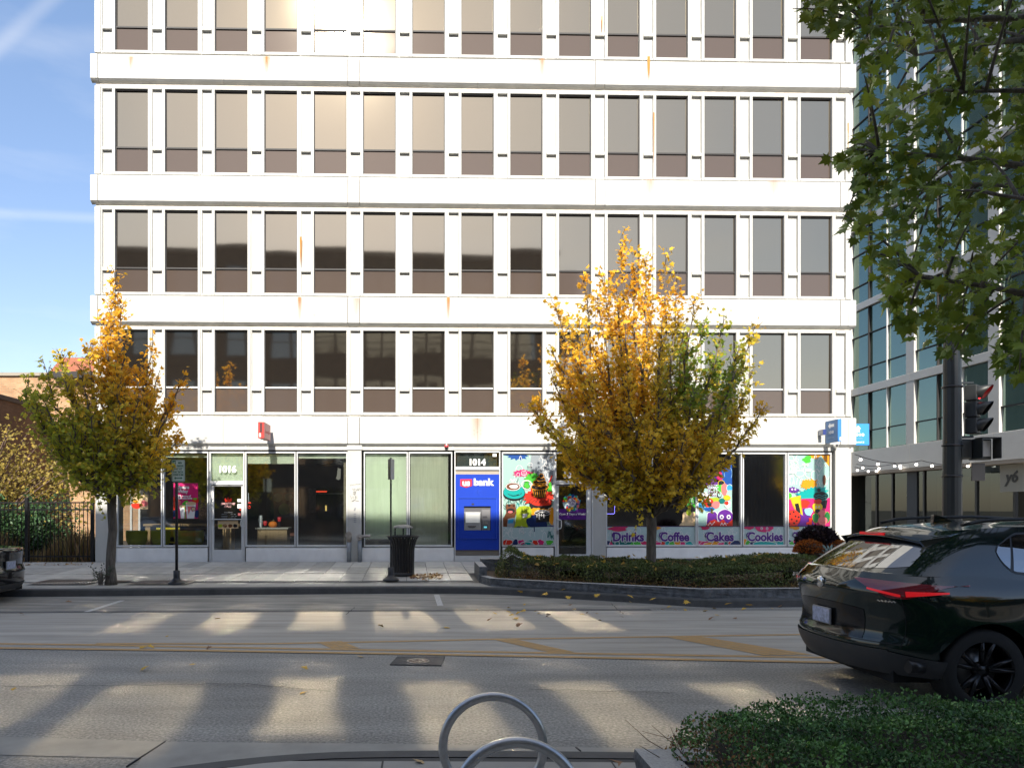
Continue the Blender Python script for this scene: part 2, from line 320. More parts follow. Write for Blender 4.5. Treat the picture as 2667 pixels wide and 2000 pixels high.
wline([G(319,1564), G(225,1594)], .11, M_wht, 'parking_line'); wline([G(1137,1549), G(1147,1578)], .11, M_wht, 'parking_line')
# cracks
M_crack = mat('crack_shadow_gap', (.02,.018,.016), .9)
rk = random.Random(3)
for k, (a, c) in enumerate([((1560,1574),(1700,1570)), ((1590,1572),(1622,1600)), ((1240,1575),(1500,1572)), ((900,1601),(925,1583)), ((0,1790),(640,1782)), ((640,1782),(860,1801)), ((1380,1796),(1760,1806)), ((330,1590),(265,1601))]):
    p, q = G(*a), G(*c); L = math.dist(p,q); n = max(3, int(L/.12)); w_ = .012
    pts = [(p[0]+(q[0]-p[0])*i/n+rk.uniform(-.02,.02), p[1]+(q[1]-p[1])*i/n+rk.uniform(-.035,.035)) for i in range(n+1)]
    o = wline(pts, w_, M_crack, 'crack', .0125); o.parent = road
# drain / utility cover with its cut-out patch
MH = empty('manhole_cover', (*G(1089,1724.5), 0), 0, 'round rusty utility cover in a square concrete patch in the near lane', 'manhole cover')
def rel(o, P): return [(x-o.location.x, y-o.location.y) for x, y in P]
P = rel(MH, [G(1035,1711), G(1159,1711), G(1149,1734.5), G(1015,1732)])
slab(P, -.01, .013).build('patch', mat('dark_patch_concrete', (.075,.072,.068), .85, noise=.4, nscale=16, bump=.6, bscale=40), MH)
fr = MB(); fr.lathe([(.135,.013),(.135,.021),(.115,.021),(.115,.014)], n=36); fr.build('cover_ring', mat('worn_iron', (.22,.2,.19), .45, metal=.7), MH)
ld = MB(); ld.lathe([(.0,.0205),(.09,.0205),(.112,.018)], n=36); ld.build('cover_lid', mat('rusty_iron', (.06,.03,.022), .6, noise=.5, nscale=14, metal=.3), MH)
for g in range(6):
    a = g*math.pi/3; MB().box(-.009,.009,-.025,.025,.0205,.025).build('raised_rib', MATS['worn_iron'], MH)
    MH.children[-1].location = (.06*math.cos(a), .06*math.sin(a), 0); MH.children[-1].rotation_euler = (0,0,a)
# ---- far pavement
def pz(x, y):                                        # pavement height falls gently from the houses to the kerb
    yk = 15.0; return .15+.15*max(0, min(1, (y-yk)/5.2))
KW = .16
def offset_line(P, d):
    out = []
    for i, p in enumerate(P):
        t = Vector((P[min(i+1,len(P)-1)][0]-P[max(i-1,0)][0], P[min(i+1,len(P)-1)][1]-P[max(i-1,0)][1])).normalized(); out.append((p[0]-t.y*d, p[1]+t.x*d))
    return out
# smooth the bulb-out line
def smooth(P, it=2):
    for _ in range(it):
        Q = [P[0]]
        for a, b_ in zip(P[:-1], P[1:]): Q += [(a[0]*.75+b_[0]*.25, a[1]*.75+b_[1]*.25), (a[0]*.25+b_[0]*.75, a[1]*.25+b_[1]*.75)]
        P = Q+[P[-1]]
    return P
kbs = smooth(kb); kin = offset_line(kbs, KW)
kerb = MB(); n = len(kbs)
prof_k = [(0,-.05),(.012,.12),(.03,.145),(KW,.152),(KW,-.05)]
V = []
lines = [offset_line(kbs, d) for d, _ in prof_k]
for j, (d, z) in enumerate(prof_k): V += [(x, y, z) for x, y in lines[j]]
FFs = []
for j in range(len(prof_k)-1):
    for i in range(n-1): FFs.append((j*n+i, j*n+i+1, (j+1)*n+i+1, (j+1)*n+i))
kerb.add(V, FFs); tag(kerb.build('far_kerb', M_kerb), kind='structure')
side = MB(); back = 33.5
for i in range(n-1):
    a, c = kin[i], kin[i+1]
    side.add([(a[0],a[1],.15),(c[0],c[1],.15),(c[0],15.9+c[0]*.0218*0,.152+.0),(a[0],15.9,.152)], [(0,1,2,3)])
far_walk = tag(side.build('pavement', M_pav2), kind='structure')
b = MB(); b.add([(-150,15.9,.152),(150,15.9,.152),(150,19.6,.262),(-150,19.6,.262)], [(0,1,2,3)]); b.add([(-150,19.6,.262),(150,19.6,.262),(150,22,.27),(-150,22,.27)], [(0,1,2,3)]); b.add([(12.8,22,.27),(150,22,.27),(150,60,.3),(12.8,60,.3)], [(0,1,2,3)]); b.add([(-150,22,.27),(-9.5,22,.27),(-9.5,70,.3),(-150,70,.3)], [(0,1,2,3)])
o = b.build('pavement_base', mat('joint_mortar', (.08,.075,.068), .9), far_walk)
# stone slabs: rows of long flags
tw, tl = .508, 1.42
me_t = [MB().box(-tw/2+.006, tw/2-.006, -tl/2+.006, tl/2-.006, -.04, .018, bev=.004).mesh('paving_slab', m_) for m_ in
        (M_pav, mat('pavement_slab_dark', (.36,.34,.30), .8, noise=.25, nscale=3, bump=.2, bscale=50, bdist=.003), mat('pavement_slab_light', (.48,.455,.40), .8, noise=.2, nscale=2, bump=.2, bscale=50, bdist=.003))]
rp = random.Random(8)
tilt = math.atan(.15/5.2)
for r in range(3):
    for k in range(-6, 54):
        s = -11.7+(k+.5)*tw
        yl = -.06-(r+.5)*tl
        if s > 14.6: continue
        X, Y = FW(s, yl)
        if r == 2 and 1.2 < X < 8.9: continue
        zz = .262-.03*(19.6-Y) if Y < 19.6 else .262+.003*(Y-19.6)
        inst('paving_slab', me_t[rp.choice((0,0,1,2))], (X, Y, zz+rp.uniform(-.002,.002)), far_walk, rot=(tilt*.9, rp.uniform(-.003,.003), TH))
# ---- near pavement
nk = [(-6.5,1.0),(-4.2,2.9),(-2.75,4.0),(-1.9,4.5),(-.97,4.86),(-.1,4.93),(1.64,4.88),(6,4.75),(30,4.4)]
nks = smooth(nk, 2)
NB = MB(); V = []; n2_ = len(nks)
for d, z in [(.0,-.05),(-.01,.12),(-.03,.15),(-.16,.152)]: V += [(x,y,z) for x,y in offset_line(nks, d)]
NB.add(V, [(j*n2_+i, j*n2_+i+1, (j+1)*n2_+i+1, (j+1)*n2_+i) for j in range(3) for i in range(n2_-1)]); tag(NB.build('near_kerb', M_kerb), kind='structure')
nin = offset_line(nks, -.16); nb = MB()
nb.add([(x,y,.146) for x,y in nin]+[(30,-4.2,.146),(-6.5,-4.2,.146)], [tuple(range(len(nin)+2))])
near_walk = tag(nb.build('near_pavement', mat('joint_mortar', (.08,.075,.068))), kind='structure')
me_n = [MB().box(.008, 1.5-.008, .008, 1.4-.008, -.04, .008, bev=.004).mesh('paving_slab', m_) for m_ in (M_pav2, mat('near_slab_grey', (.33,.31,.275), .8, noise=.2, nscale=1.2, bump=.25, bscale=60, bdist=.003))]
def inside(p, poly):
    c = False; j = len(poly)-1
    for i in range(len(poly)):
        if (poly[i][1] > p[1]) != (poly[j][1] > p[1]) and p[0] < (poly[j][0]-poly[i][0])*(p[1]-poly[i][1])/(poly[j][1]-poly[i][1])+poly[i][0]: c = not c
        j = i
    return c
import mathutils
def clip(poly, a, b_, c):                            # keep a*x+b*y<=c
    out = []
    for i in range(len(poly)):
        p, q = poly[i], poly[(i+1)%len(poly)]; fp, fq = a*p[0]+b_*p[1]-c, a*q[0]+b_*q[1]-c
        if fp <= 0: out.append(p)
        if fp*fq < 0: t = fp/(fp-fq); out.append((p[0]+(q[0]-p[0])*t, p[1]+(q[1]-p[1])*t))
    return out
for i in range(-5, 8):
    for j in range(-1, 4):
        x0, y0 = -.28+i*1.5, .66+j*1.4-.1; poly = [(x0+.007,y0+.007),(x0+1.493,y0+.007),(x0+1.493,y0+1.393),(x0+.007,y0+1.393)]
        for a, c in zip(nk[:-1], nk[1:]):            # trim to the kerb's inner line
            if a[0] > 8: continue
            dx, dy = c[0]-a[0], c[1]-a[1]; L = math.hypot(dx,dy); nx_, ny_ = -dy/L, dx/L
            poly = clip(poly, nx_, ny_, nx_*a[0]+ny_*a[1]-.17)
            if len(poly) < 3: break
        if len(poly) >= 3: slab(poly, .11, .153+rp.uniform(-.0015,.0015)).build('paving_slab', M_pav2 if (i+j) % 2 else MATS['near_slab_grey'], near_walk)
FB = empty('brick_row', (42,-34,0), 0, 'long low brick row far behind the camera, mirrored in the right windows', 'building'); MB().box(-30, 60, -10, 0, 0, 8.5).build('wall', mat('far_brick', (.09,.075,.065), .9, noise=.3, nscale=1), FB)
# ============================================================ THE OTHER SIDE OF THE STREET (behind the camera: it shades the road and shows in the windows)
OPX = 9.6
OB = empty('apartment_building', (0,-4.2,0), 0, 'dark brick apartment building opposite, behind the camera, with rows of sash windows', 'building')
M_obr = mat('dark_brick_wall', (.085,.072,.062), .9, noise=.35, nscale=2)
MB().box(-60, OPX, -16, 0, 0, 17.9).box(-60.1, OPX+.15, -16, .15, 17.9, 18.25).build('wall', M_obr, OB)
me_of = MB().box(-.08, 1.08, .002, .06, -.08, 0).box(-.08,1.08,.002,.06,1.9,1.98).box(-.08,0,.002,.06,0,1.9).box(1,1.08,.002,.06,0,1.9).box(0,1,.002,.04,.93,.98).mesh('window', mat('dark_window_frame', (.03,.03,.03), .5))
me_og = MB().box(0,1,-.02,.01,0,1.9).mesh('pane', coated_mat('sash_glass', (.05,.055,.06), (.8,.85,.9), .25, .02))
for fl in range(5):
    for k in range(-9, 4):
        for dx in (0, 1.15):
            f = inst('window', me_of, (k*2.9+dx, 0, 1.2+fl*3.45), OB); inst('pane', me_og, (0,0,0), f)
# ============================================================ THE WHITE OFFICE BUILDING
B = empty('office_building', (0, D0, 0), TH, 'white panelled office building with rows of bronze windows above street shops', 'building')
GZ = .30                                            # pavement level at the facade
S0, S1 = FS(247), FS(2215)                          # wall ends
sB0, sB1 = FS(239), FS(2224.5)                      # spandrel band ends
s_first = FS(300.5); s_last = FS(2084.5); PITCH = (s_last-s_first)/14; WG = PITCH*.655
px0 = 690
rows = [ (-76, 74, 137), (238, 387, 451.5), (551, 699.5, 763), (861, 1009, 1073) ]   # glass top, transom, glass bottom (photo, at px 690)
bands = [(154, 215), (466, 530), (777, 842), (1088, 1155)]
RZ = [tuple(FZ(px0, y) for y in r) for r in rows]; BZ = [tuple(FZ(px0, y) for y in b) for b in bands]
FL = (BZ[0][0]-BZ[3][0])/3
TOPZ = RZ[0][0] + .30
M_pane = coated_mat('bronze_coated_glass', (.030,.024,.020), (.54,.47,.345), .58, .04, wavy=.0028, wscale=.7)
M_span = coated_mat('brown_spandrel_glass', (.090,.068,.056), (.55,.50,.44), .12, .06, wavy=.0015, wscale=.7)
# window frame mesh (local: x 0..WG is the glass, z relative)
fw = .085
def frame_mesh(h):
    b = MB()
    b.box(-fw, -.004, -.03, .10, -fw, h+fw, bev=.006); b.box(WG+.004, WG+fw, -.03, .10, -fw, h+fw, bev=.006)
    b.box(-.002, WG+.002, -.03, .10, h+.004, h+fw, bev=.006); b.box(-.002, WG+.002, -.03, .10, -fw, -.004, bev=.006)
    # dark gasket inside the frame
    b.box(-.003, .014, .045, .095, -.003, h+.003, 1); b.box(WG-.014, WG+.003, .045, .095, -.003, h+.003, 1); b.box(.015, WG-.015, .02, .095, h-.028, h+.002, 1); b.box(.015, WG-.015, .045, .095, -.003, .012, 1)
    return b
def pane_mesh(h, bulge):
    # one pane, very slightly bowed like real large sheets
    b = MB(); nx, nz = 8, 10; vs = []; fs = []
    for j in range(nz+1):
        for i in range(nx+1):
            u, v = i/nx, j/nz; vs.append((u*WG, .07+bulge*(1-(2*u-1)**2)*(.3+.7*(1-(2*v-1)**2)), v*h))
    for j in range(nz):
        for i in range(nx): a = j*(nx+1)+i; fs.append((a, a+1, a+nx+2, a+nx+1))
    b.add(vs, fs, 0, True); return b
rngw = random.Random(4)
for r, (zt, zm, zb) in enumerate(RZ):
    H = zt-zb; me_f = frame_mesh(H).mesh('window_frame', [M_white, M_dark])
    me_bar = MB().box(.014, WG-.014, .035, .10, -.022, .022).mesh('transom', M_alu if r == 3 else M_dark)
    me_up = [pane_mesh(zt-zm-.02, k).mesh('pane', M_pane) for k in (.0010, .0018, -.0006, .0014)]
    me_lo = pane_mesh(zm-zb-.02, .0012).mesh('spandrel_pane', M_span)
    for i in range(15):
        s = s_first+i*PITCH
        f = inst('window', me_f, (s, 0, zb), B)
        inst('transom', me_bar, (0, 0, zm-zb), f)
        inst('pane', me_up[(i*3+r*2+i//3) % 4], (0, 0, zm-zb+.01), f, rot=(rad(rngw.uniform(-.26,.26)), 0, rad(rngw.uniform(-.2,.2))))
        inst('spandrel_pane', me_lo, (0, 0, .01), f)
    # piers between windows: recessed panel, ledges at top, transom height and foot
    pw = PITCH-WG-2*fw-.006
    zf0, zf1 = zb-fw, zt+fw
    me_p = MB().box(.0, pw, .055, .13, 0, zf1-zf0).box(-.001, .03, .0, .054, .0, zf1-zf0).mesh('pier_panel', M_white2)
    me_l = MB().box(.033, pw-.002, -.032, .053, 0, .095, bev=.008).mesh('pier_ledge', M_white)
    me_l2 = MB().box(.033, pw-.002, -.02, .053, 0, .05, bev=.008).mesh('pier_ledge', M_white)
    me_lt = MB().box(.033, pw-.002, -.032, .053, 0, .085, bev=.008).mesh('pier_ledge', M_white)
    for i in range(-1, 15):
        s = s_first+i*PITCH+WG+fw+.003
        p = inst('pier_panel', me_p, (s, 0, zf0), B)
        inst('pier_ledge', me_lt, (0, 0, zf1-zf0-.086), p); inst('pier_ledge', me_l, (0, 0, zm-zf0-.10), p); inst('pier_ledge', me_l2, (0, 0, .001), p)
    # corner strips
    sl = s_first-PITCH+WG+fw; sr = s_first+15*PITCH-fw
    MB().box(S0, sl-.002, -.035, .4, zf0, zf1, bev=.01).build('corner_panel', M_white, B)
    MB().box(sr+.002-.0, S1, -.035, .4, zf0, zf1, bev=.01).build('corner_panel', M_white, B)
# spandrel bands: panels with fine joints, chamfered edges, recessed shadow groove above and below
seams = [sB0, FS(259), FS(906), FS(937), FS(1548), FS(1573), FS(2183), FS(2203), sB1]
for r, (z1, z0) in enumerate(BZ):
    for k in range(len(seams)-1):
        a, c = seams[k]+.007, seams[k+1]-.007
        y0 = -.115 if k % 2 == 0 else -.108
        prof = [(.02, z0-.075), (y0+.055, z0-.045), (y0, z0), (y0, z1), (y0+.03, z1+.03), (.02, z1+.036)]
        b = MB(); n = len(prof)
        # split the long runs into sheets with faint joints
        nsub = max(1, round((c-a)/3.5)); st = (c-a)/nsub
        for q in range(nsub):
            x0, x1 = a+q*st+(.0035 if q else 0), a+(q+1)*st-(.0035 if q < nsub-1 else 0)
            b = MB(); b.prism([(p[0], p[1]) for p in prof], x0, x1, plane='YZ'); b.build('spandrel_panel', M_white, B)
    # groove strip behind, its tan colour lightened to offset the shadow
    g0 = (RZ[r][2]-fw); g1 = (RZ[r+1][0]+fw) if r < 3 else z0-.12
    MB().box(S0+.02, S1-.02, .022, .13, z1+.0, g0+.0).build('groove_strip', mat('lightened_groove_tan', (.66,.61,.53), .8, noise=.2, nscale=6), B)
    if r < 3: MB().box(S0+.02, S1-.02, .022, .13, g1, z0-.0).build('groove_strip', MATS['lightened_groove_tan'], B)
# core of the upper storeys and everything above the picture
zs = FZ(px0, 1157)
core = MB().box(S0+.03, S1-.03, .14, 16, zs, TOPZ+.2).box(S0, S1, -.1, 16, TOPZ+.2, TOPZ+1.1)
core.box(S0+.03, S1-.03, .15, 16, TOPZ+1.1, TOPZ+2*FL)
core.build('upper_wall', M_white, B)
# ============================================================ SHOP FRONTS
def z_(py, px=1100): return FZ(px, py)
HEAD = z_(1178); ZG0 = z_(1419); ZSILL = z_(1425)
M_fr = M_alu
M_shop = glass_mat('shop_glass', (.74,.77,.75), (.92,.94,.92), .38, .05, wavy=.0015, wscale=.8)
M_blind = mat('pale_green_blind', (.80,.90,.74), .8, noise=.08, nscale=3, stretch=(8,1,.3))
M_blind2 = mat('grey_green_blind', (.62,.66,.54), .8, noise=.12, nscale=3, stretch=(6,1,.5))
# fascia above the glass, with a dark shadow joint
MB().box(S0+.02, S1-.14, -.0, .14, z_(1159.5), z_(1172)).build('shop_fascia', M_white2, B)
MB().box(S0+.04, S1-.16, .06, .14, z_(1157)-.03, z_(1157)+.05).build('shadow_joint', M_dark, B)
for px in (545, 640, 771, 1063, 1179, 1306, 1445, 1577):
    s = FS(px); MB().box(s-.02, s+.02, -.006, .0, z_(1171.5), z_(1160)).build('fascia_clip', M_alu, B)
# corner piers and inner piers, base walls
def pier(x0, x1, ytop, name='pier', yb=-.03, m=M_white2): return MB().box(FS(x0)+.002, FS(x1)-.002, yb, .5, .0, z_(ytop), bev=.008).build(name, m, B)
pier(249, 303, 1173.2); pier(905, 942, 1173.2); pier(1541.5, 1579, 1179, yb=-.005); pier(2172, 2214, 1167, yb=-.07)
MB().box(FS(905)-.01, FS(942)+.01, -.06, .0, z_(1172), z_(1160)).build('pier_cap', M_white, B)
M_base = mat('lifted_plinth_white', (.80,.80,.79), .6, noise=.10, nscale=2.5, stretch=(1,1,.6))  # whiter than the walls: light put into the colour to offset its shade
for x0, x1 in ((304,541),(641,904),(943,1182),(1309,1441)):
    MB().box(FS(x0), FS(x1), -.03, .35, .0, ZSILL-.012, bev=.006).build('base_wall', M_base, B)
MB().box(FS(1580), FS(2171), -.03, .35, .0, ZSILL-.012, bev=.006).build('base_wall', M_base, B)
MB().box(FS(1860), FS(2172), -.045, -.03, .0, z_(1449,2000)).build('plinth_footing', M_base, B)
# glazing frames: (glass x0, x1, top, bottom)
def shop_window(x0, x1, y0=1181, y1=1419, panes=None, glass=None, fr=.032):
    a, c, zt, zb = FS(x0), FS(x1), z_(y0), z_(y1)
    b = MB(); b.box(a-fr, a, -.02, .10, zb-.05, zt+.045, bev=.004); b.box(c, c+fr, -.02, .10, zb-.05, zt+.045, bev=.004)
    b.box(a+.001, c-.001, -.02, .10, zt, zt+.045, bev=.004); b.box(a+.001, c-.001, -.025, .10, zb-.05, zb, bev=.004)
    b.box(a+.001, c-.001, .03, .09, zt-.018, zt-.001, 1)
    f = b.build('shop_window', [M_fr, M_dark], B)
    g = MB(); g.add([(a,.05,zb),(c,.05,zb),(c,.05,zt),(a,.05,zt)], [(0,1,2,3)]); g.build('pane', glass or M_shop, f, recalc=False)
    return f, a, c, zb, zt
def blind(f, a, c, z0, z1, m=M_blind, y=.11):
    b = MB(); b.box(a+.012, c-.012, y, y+.006, z0, z1); b.tube([(a+.012,y+.003,z0),(c-.012,y+.003,z0)], .012, 6); return b.build('roller_blind', m, f)
W = {}
W[1] = shop_window(306, 419.5); W[2] = shop_window(427.5, 540); W[3] = shop_window(642, 767); W[4] = shop_window(775.5, 902)
W[5] = shop_window(950.5, 1059); W[6] = shop_window(1067, 1175); W[7] = shop_window(1310, 1442)
W[8] = shop_window(1581, 1692); W[9] = shop_window(1700, 1811.5); W[10] = shop_window(1818.5, 1929); W[11] = shop_window(1937, 2045); W[12] = shop_window(2053.5, 2162)
blind(W[1][0], W[1][1], W[1][2], z_(1191), z_(1182)); blind(W[2][0], W[2][1], W[2][2], z_(1191), z_(1182)); blind(W[3][0], W[3][1], W[3][2], z_(1207), z_(1182)); blind(W[4][0], W[4][1], W[4][2], z_(1193), z_(1182))
blind(W[5][0], W[5][1], W[5][2], z_(1403), z_(1182), M_blind); blind(W[6][0], W[6][1]+.01, W[6][2]-.07, z_(1419), z_(1182), M_blind2)
# doors
def door(x0, x1, number_y, gl, gy, dark, label_mat=None, rail=None, handle_left=True):
    a, c = FS(x0), FS(x1)                             # opening
    zt, zm, zd, zb = z_(1181), z_(number_y), z_(number_y+10), .27
    b = MB(); b.box(a-.035, a, -.02, .1, zb, zt+.045, bev=.004); b.box(c, c+.035, -.02, .1, zb, zt+.045, bev=.004)
    b.box(a+.001, c-.001, -.02, .1, zt, zt+.045, bev=.004); b.box(a+.001, c-.001, -.02, .1, zd, zm, bev=.004); b.box(a, c, -.03, .2, zb-.02, zb+.03)
    fr = b.build('door_frame', M_fr, B)
    g = MB(); g.add([(a,.05,zm),(c,.05,zm),(c,.05,zt),(a,.05,zt)], [(0,1,2,3)]); g.build('transom_pane', M_shop, fr, recalc=False)
    g0, g1, gz0, gz1 = FS(gl[0]), FS(gl[1]), z_(gy[1]), z_(gy[0])
    d = MB(); d.box(a+.012, g0, .005, .06, zb+.035, zd-.03, bev=.004); d.box(g1, c-.012, .005, .06, zb+.035, zd-.03, bev=.004)
    d.box(g0+.001, g1-.001, .005, .06, gz1, zd-.03, bev=.004); d.box(g0+.001, g1-.001, .005, .06, zb+.035, gz0, bev=.004)
    if rail: d.box(a+.012, c-.012, -.045, -.02, z_(rail)-.012, z_(rail)+.014, bev=.004)
    D = d.build('shop_door', M_fr, B)
    p = MB(); p.add([(g0,.048,gz0),(g1,.048,gz0),(g1,.048,gz1),(g0,.048,gz1)], [(0,1,2,3)]); p.build('door_pane', M_shop, D, recalc=False)
    return D, fr, a, c, g0, g1
D1 = door(549, 634, 1253, (556.5, 628.5), (1266.5, 1431), None, rail=1352)
D2 = door(1448.5, 1541, 1251, (1455.5, 1528), (1264.5, 1444), None)
blind(D1[1], D1[2], D1[3], z_(1253), z_(1181.5), M_blind)
hd = MB(); s_ = FS(632); hd.tube([(s_-.03,.0,z_(1354)),(s_-.03,-.06,z_(1355)),(s_-.045,-.07,z_(1364)),(s_-.03,-.06,z_(1371)),(s_-.03,0,z_(1372))], .011, 8); hd.build('door_handle', M_alu, D1[0])
hd = MB(); s_ = FS(1452); hd.tube([(s_,.0,z_(1353)),(s_,-.06,z_(1353)),(s_+.085,-.07,z_(1354)),(s_+.10,-.07,z_(1358)),(s_+.10,-.07,z_(1370)),(s_+.08,-.07,z_(1376)),(s_,-.06,z_(1377)),(s_,0,z_(1377))], .014, 8); hd.build('door_handle', M_alu, D2[0])
MB().box(FS(1449), FS(1455), -.035, .005, z_(1391), z_(1381), bev=.006).build('lock_box', mat('grey_metal', (.35,.35,.35), .4, metal=.6), D2[0])
# rooms behind the glass
RM = MB(); zc = HEAD+.12
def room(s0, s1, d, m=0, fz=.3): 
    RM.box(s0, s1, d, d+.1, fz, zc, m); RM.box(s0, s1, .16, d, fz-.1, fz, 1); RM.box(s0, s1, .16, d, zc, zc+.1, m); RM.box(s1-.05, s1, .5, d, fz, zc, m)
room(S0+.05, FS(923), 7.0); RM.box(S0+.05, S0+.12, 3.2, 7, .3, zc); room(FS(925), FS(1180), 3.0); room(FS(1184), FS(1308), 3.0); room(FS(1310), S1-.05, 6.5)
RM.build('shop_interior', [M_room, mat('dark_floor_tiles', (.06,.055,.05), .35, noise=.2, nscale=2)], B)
zc_b = zc+.1
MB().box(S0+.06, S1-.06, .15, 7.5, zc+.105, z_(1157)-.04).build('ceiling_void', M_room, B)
# side glazing on the left end
for y in (.55, 1.5, 2.5, 3.2): MB().box(S0+.03, S0+.09, y-.03, y+.03, .3, zc).build('mullion', M_fr, B)
M_spot = mat('lit_ceiling_spot', (1,1,1), emit=((1,.95,.85), 6))
sp = MB()
for s, y in ((-4.6,2.2),(-4.0,3.4),(-3.4,2.5),(-3.0,4),(-2.7,1.8),(-2.3,3.0),(-5.4,3.0),(8.6,2.4),(9.4,3.6),(10.2,2.8),(9.0,4.6),(8.2,3.4)): sp.lathe([(0,0),(.035,0)], (s,y,zc-.01), 10)
sp.build('ceiling_spots', M_spot, B, recalc=False)
# curtain/wall sheets inside shop 4 and the sweets shop
MB().box(FS(893), FS(900), .25, .9, .3, zc).build('curtain', mat('beige_curtain', (.42,.38,.28), .9, noise=.2), B)
c = MB(); 
for i in range(14): s = FS(1950)+i*.16; c.tube([(s,3.0,.3),(s,3.0,zc)], .075, 8)
c.build('dark_drape', mat('dark_grey_drape', (.05,.05,.055), .9), B)
# numbers over the doors
M_num = mat('white_lettering', (.85,.85,.84), .5)
text('house_number', '1016', .26, M_num, D1[1], (FS(591), .028, z_(1223)), bold=.012, ext=.008)
text('house_number', '1012', .25, M_num, D2[1], (FS(1489), .028, z_(1237)), bold=.012, ext=.008)
# ============================================================ CASH MACHINE (bay 1014)
A = empty('cash_machine', (0, D0, 0), TH, 'blue bank cash machine panel set in the doorway marked 1014', 'cash machine')
a, c = FS(1183.5), FS(1303)
b = MB(); b.box(a-.0, a+.03, -.02, .1, .27, z_(1178)+.04, bev=.004); b.box(c-.03, c, -.02, .1, .27, z_(1178)+.04, bev=.004); b.box(a+.031, c-.031, -.02, .1, z_(1178), z_(1178)+.04, bev=.004); b.box(a+.031, c-.031, -.02, .1, z_(1223.5), z_(1215), bev=.004); b.box(a, c, -.03, .2, .25, z_(1447))
DF = b.build('door_frame', M_fr, B)
g = MB(); g.add([(a+.03,.05,z_(1215)),(c-.03,.05,z_(1215)),(c-.03,.05,z_(1178)),(a+.03,.05,z_(1178))], [(0,1,2,3)]); g.build('transom_pane', M_shop, DF, recalc=False)
MB().box(a+.08,c-.08,.12,.13,z_(1214),z_(1180)).build('backing_panel', mat('slate_backing', (.07,.10,.10), .7), DF)
text('house_number', '1014', .25, M_num, DF, (FS(1242.5), .028, z_(1204)), bold=.012, ext=.008)
MB().box(FS(1283.5), FS(1293.5), .03, .04, z_(1188.5), z_(1180.5)).build('paper_sticker', M_num, DF)
M_blue = mat('bank_blue_panel', (.012,.05,.42), .32, spec=.4)
M_taupe = mat('taupe_panel', (.17,.15,.125), .6)
a0, a1 = FS(1186), FS(1300)
MB().box(a0, a1, .03, .09, z_(1235)+.002, z_(1224)).build('head_panel', mat('tan_panel', (.36,.31,.25), .6), A); MB().box(a0, a1, .03, .09, z_(1446.5), z_(1432)-.002).build('foot_panel', M_taupe, A)
h0, h1, hz0, hz1 = FS(1208.5), FS(1278), z_(1381), z_(1318)
f = MB(); zt, zb = z_(1235), z_(1432)
f.box(a0, h0, .0, .08, zb, zt); f.box(h1, a1, .0, .08, zb, zt); f.box(h0, h1, .0, .08, hz1, zt); f.box(h0, h1, .0, .08, zb, hz0)
f.build('blue_panel', M_blue, A)
# raised frame lines round the machine
r0, r1, rz0, rz1 = FS(1192.5), FS(1294), z_(1403), z_(1296)
f = MB(); w_ = .012
f.box(r0, r1, -.022, -.001, rz1-w_, rz1); f.box(r0, r1, -.022, -.001, rz0, rz0+w_); f.box(r0, r0+w_, -.022, -.001, rz0+w_, rz1-w_); f.box(r1-w_, r1, -.022, -.001, rz0+w_, rz1-w_)
f.build('raised_frame', mat('bank_blue_trim', (.03,.09,.5), .3), A)
M_ag, M_adk = mat('atm_grey', (.30,.31,.32), .45), mat('atm_dark', (.09,.09,.10), .5)
MB().box(h0, h1, .07, .12, hz0, hz1).build('recess', M_adk, A)
sx0, sx1 = FS(1209), FS(1253)
MB().box(sx0, sx1, .0, .069, hz0+.002, z_(1333), bev=.01).build('console', M_ag, A)
MB().box(FS(1213), FS(1250), -.012, -.001, z_(1361), z_(1334), bev=.004).build('screen', mat('pale_screen', (.6,.6,.57), .3, emit=((.8,.82,.8), .12)), A)
for px in (1210.4, 1252.2): MB().box(FS(px)-.006, FS(px)+.006, -.012, -.001, z_(1360), z_(1336)).build('button_strip', M_adk, A)
sl = MB(); sl.prism([(FS(1218), z_(1371)), (FS(1222), z_(1374)), (FS(1235), z_(1374)), (FS(1240), z_(1371)), (FS(1240), z_(1369)), (FS(1218), z_(1369))], -.014, -.001); sl.build('cash_slot', M_adk, A)
MB().box(FS(1254.5), FS(1277), .01, .069, hz0+.002, z_(1327), bev=.006).build('side_console', mat('atm_mid_grey', (.17,.17,.18), .5), A)
kp = MB()
for i in range(3):
    for j in range(4): kp.box(FS(1259+i*4), FS(1261.6+i*4), .0, .009, z_(1358+j*2.2), z_(1356.4+j*2.2))
kp.build('keypad', mat('key_metal', (.5,.5,.5), .35, metal=.7), A)
MB().box(FS(1257), FS(1269), -.004, .009, z_(1348), z_(1343.5), bev=.003).build('card_reader', M_adk, A); MB().box(FS(1257.5), FS(1271), -.01, .009, z_(1374), z_(1366), bev=.004).build('receipt_slot', M_adk, A)
MB().box(FS(1260), FS(1268), -.016, -.011, z_(1374.6), z_(1370.5)).build('lit_card_guide', mat('cyan_glow', (.1,.55,.65), .4, emit=((.2,.8,.95), .35)), A)
MB().box(FS(1228), FS(1234.5), -.006, -.001, z_(1315), z_(1310.5)).build('camera_window', M_dark, A)
shd = MB(); x0, x1, y0, y1 = FS(1198.5), FS(1229.5), z_(1247.5), z_(1270)
shd.prism([(x0,y0),(x1,y0),(x1,z_(1265)),((x0+x1)/2,y1),(x0,z_(1265))], -.008, -.001); shd.build('shield', mat('bank_red', (.62,.02,.05), .4), A)
text('bank_lettering', 'us', .25, M_num, A, ((x0+x1)/2, -.014, z_(1257.5)), bold=.010); text('bank_lettering', 'bank', .27, M_num, A, (FS(1258.5), -.006, z_(1256)), bold=.012, sx=1.08)
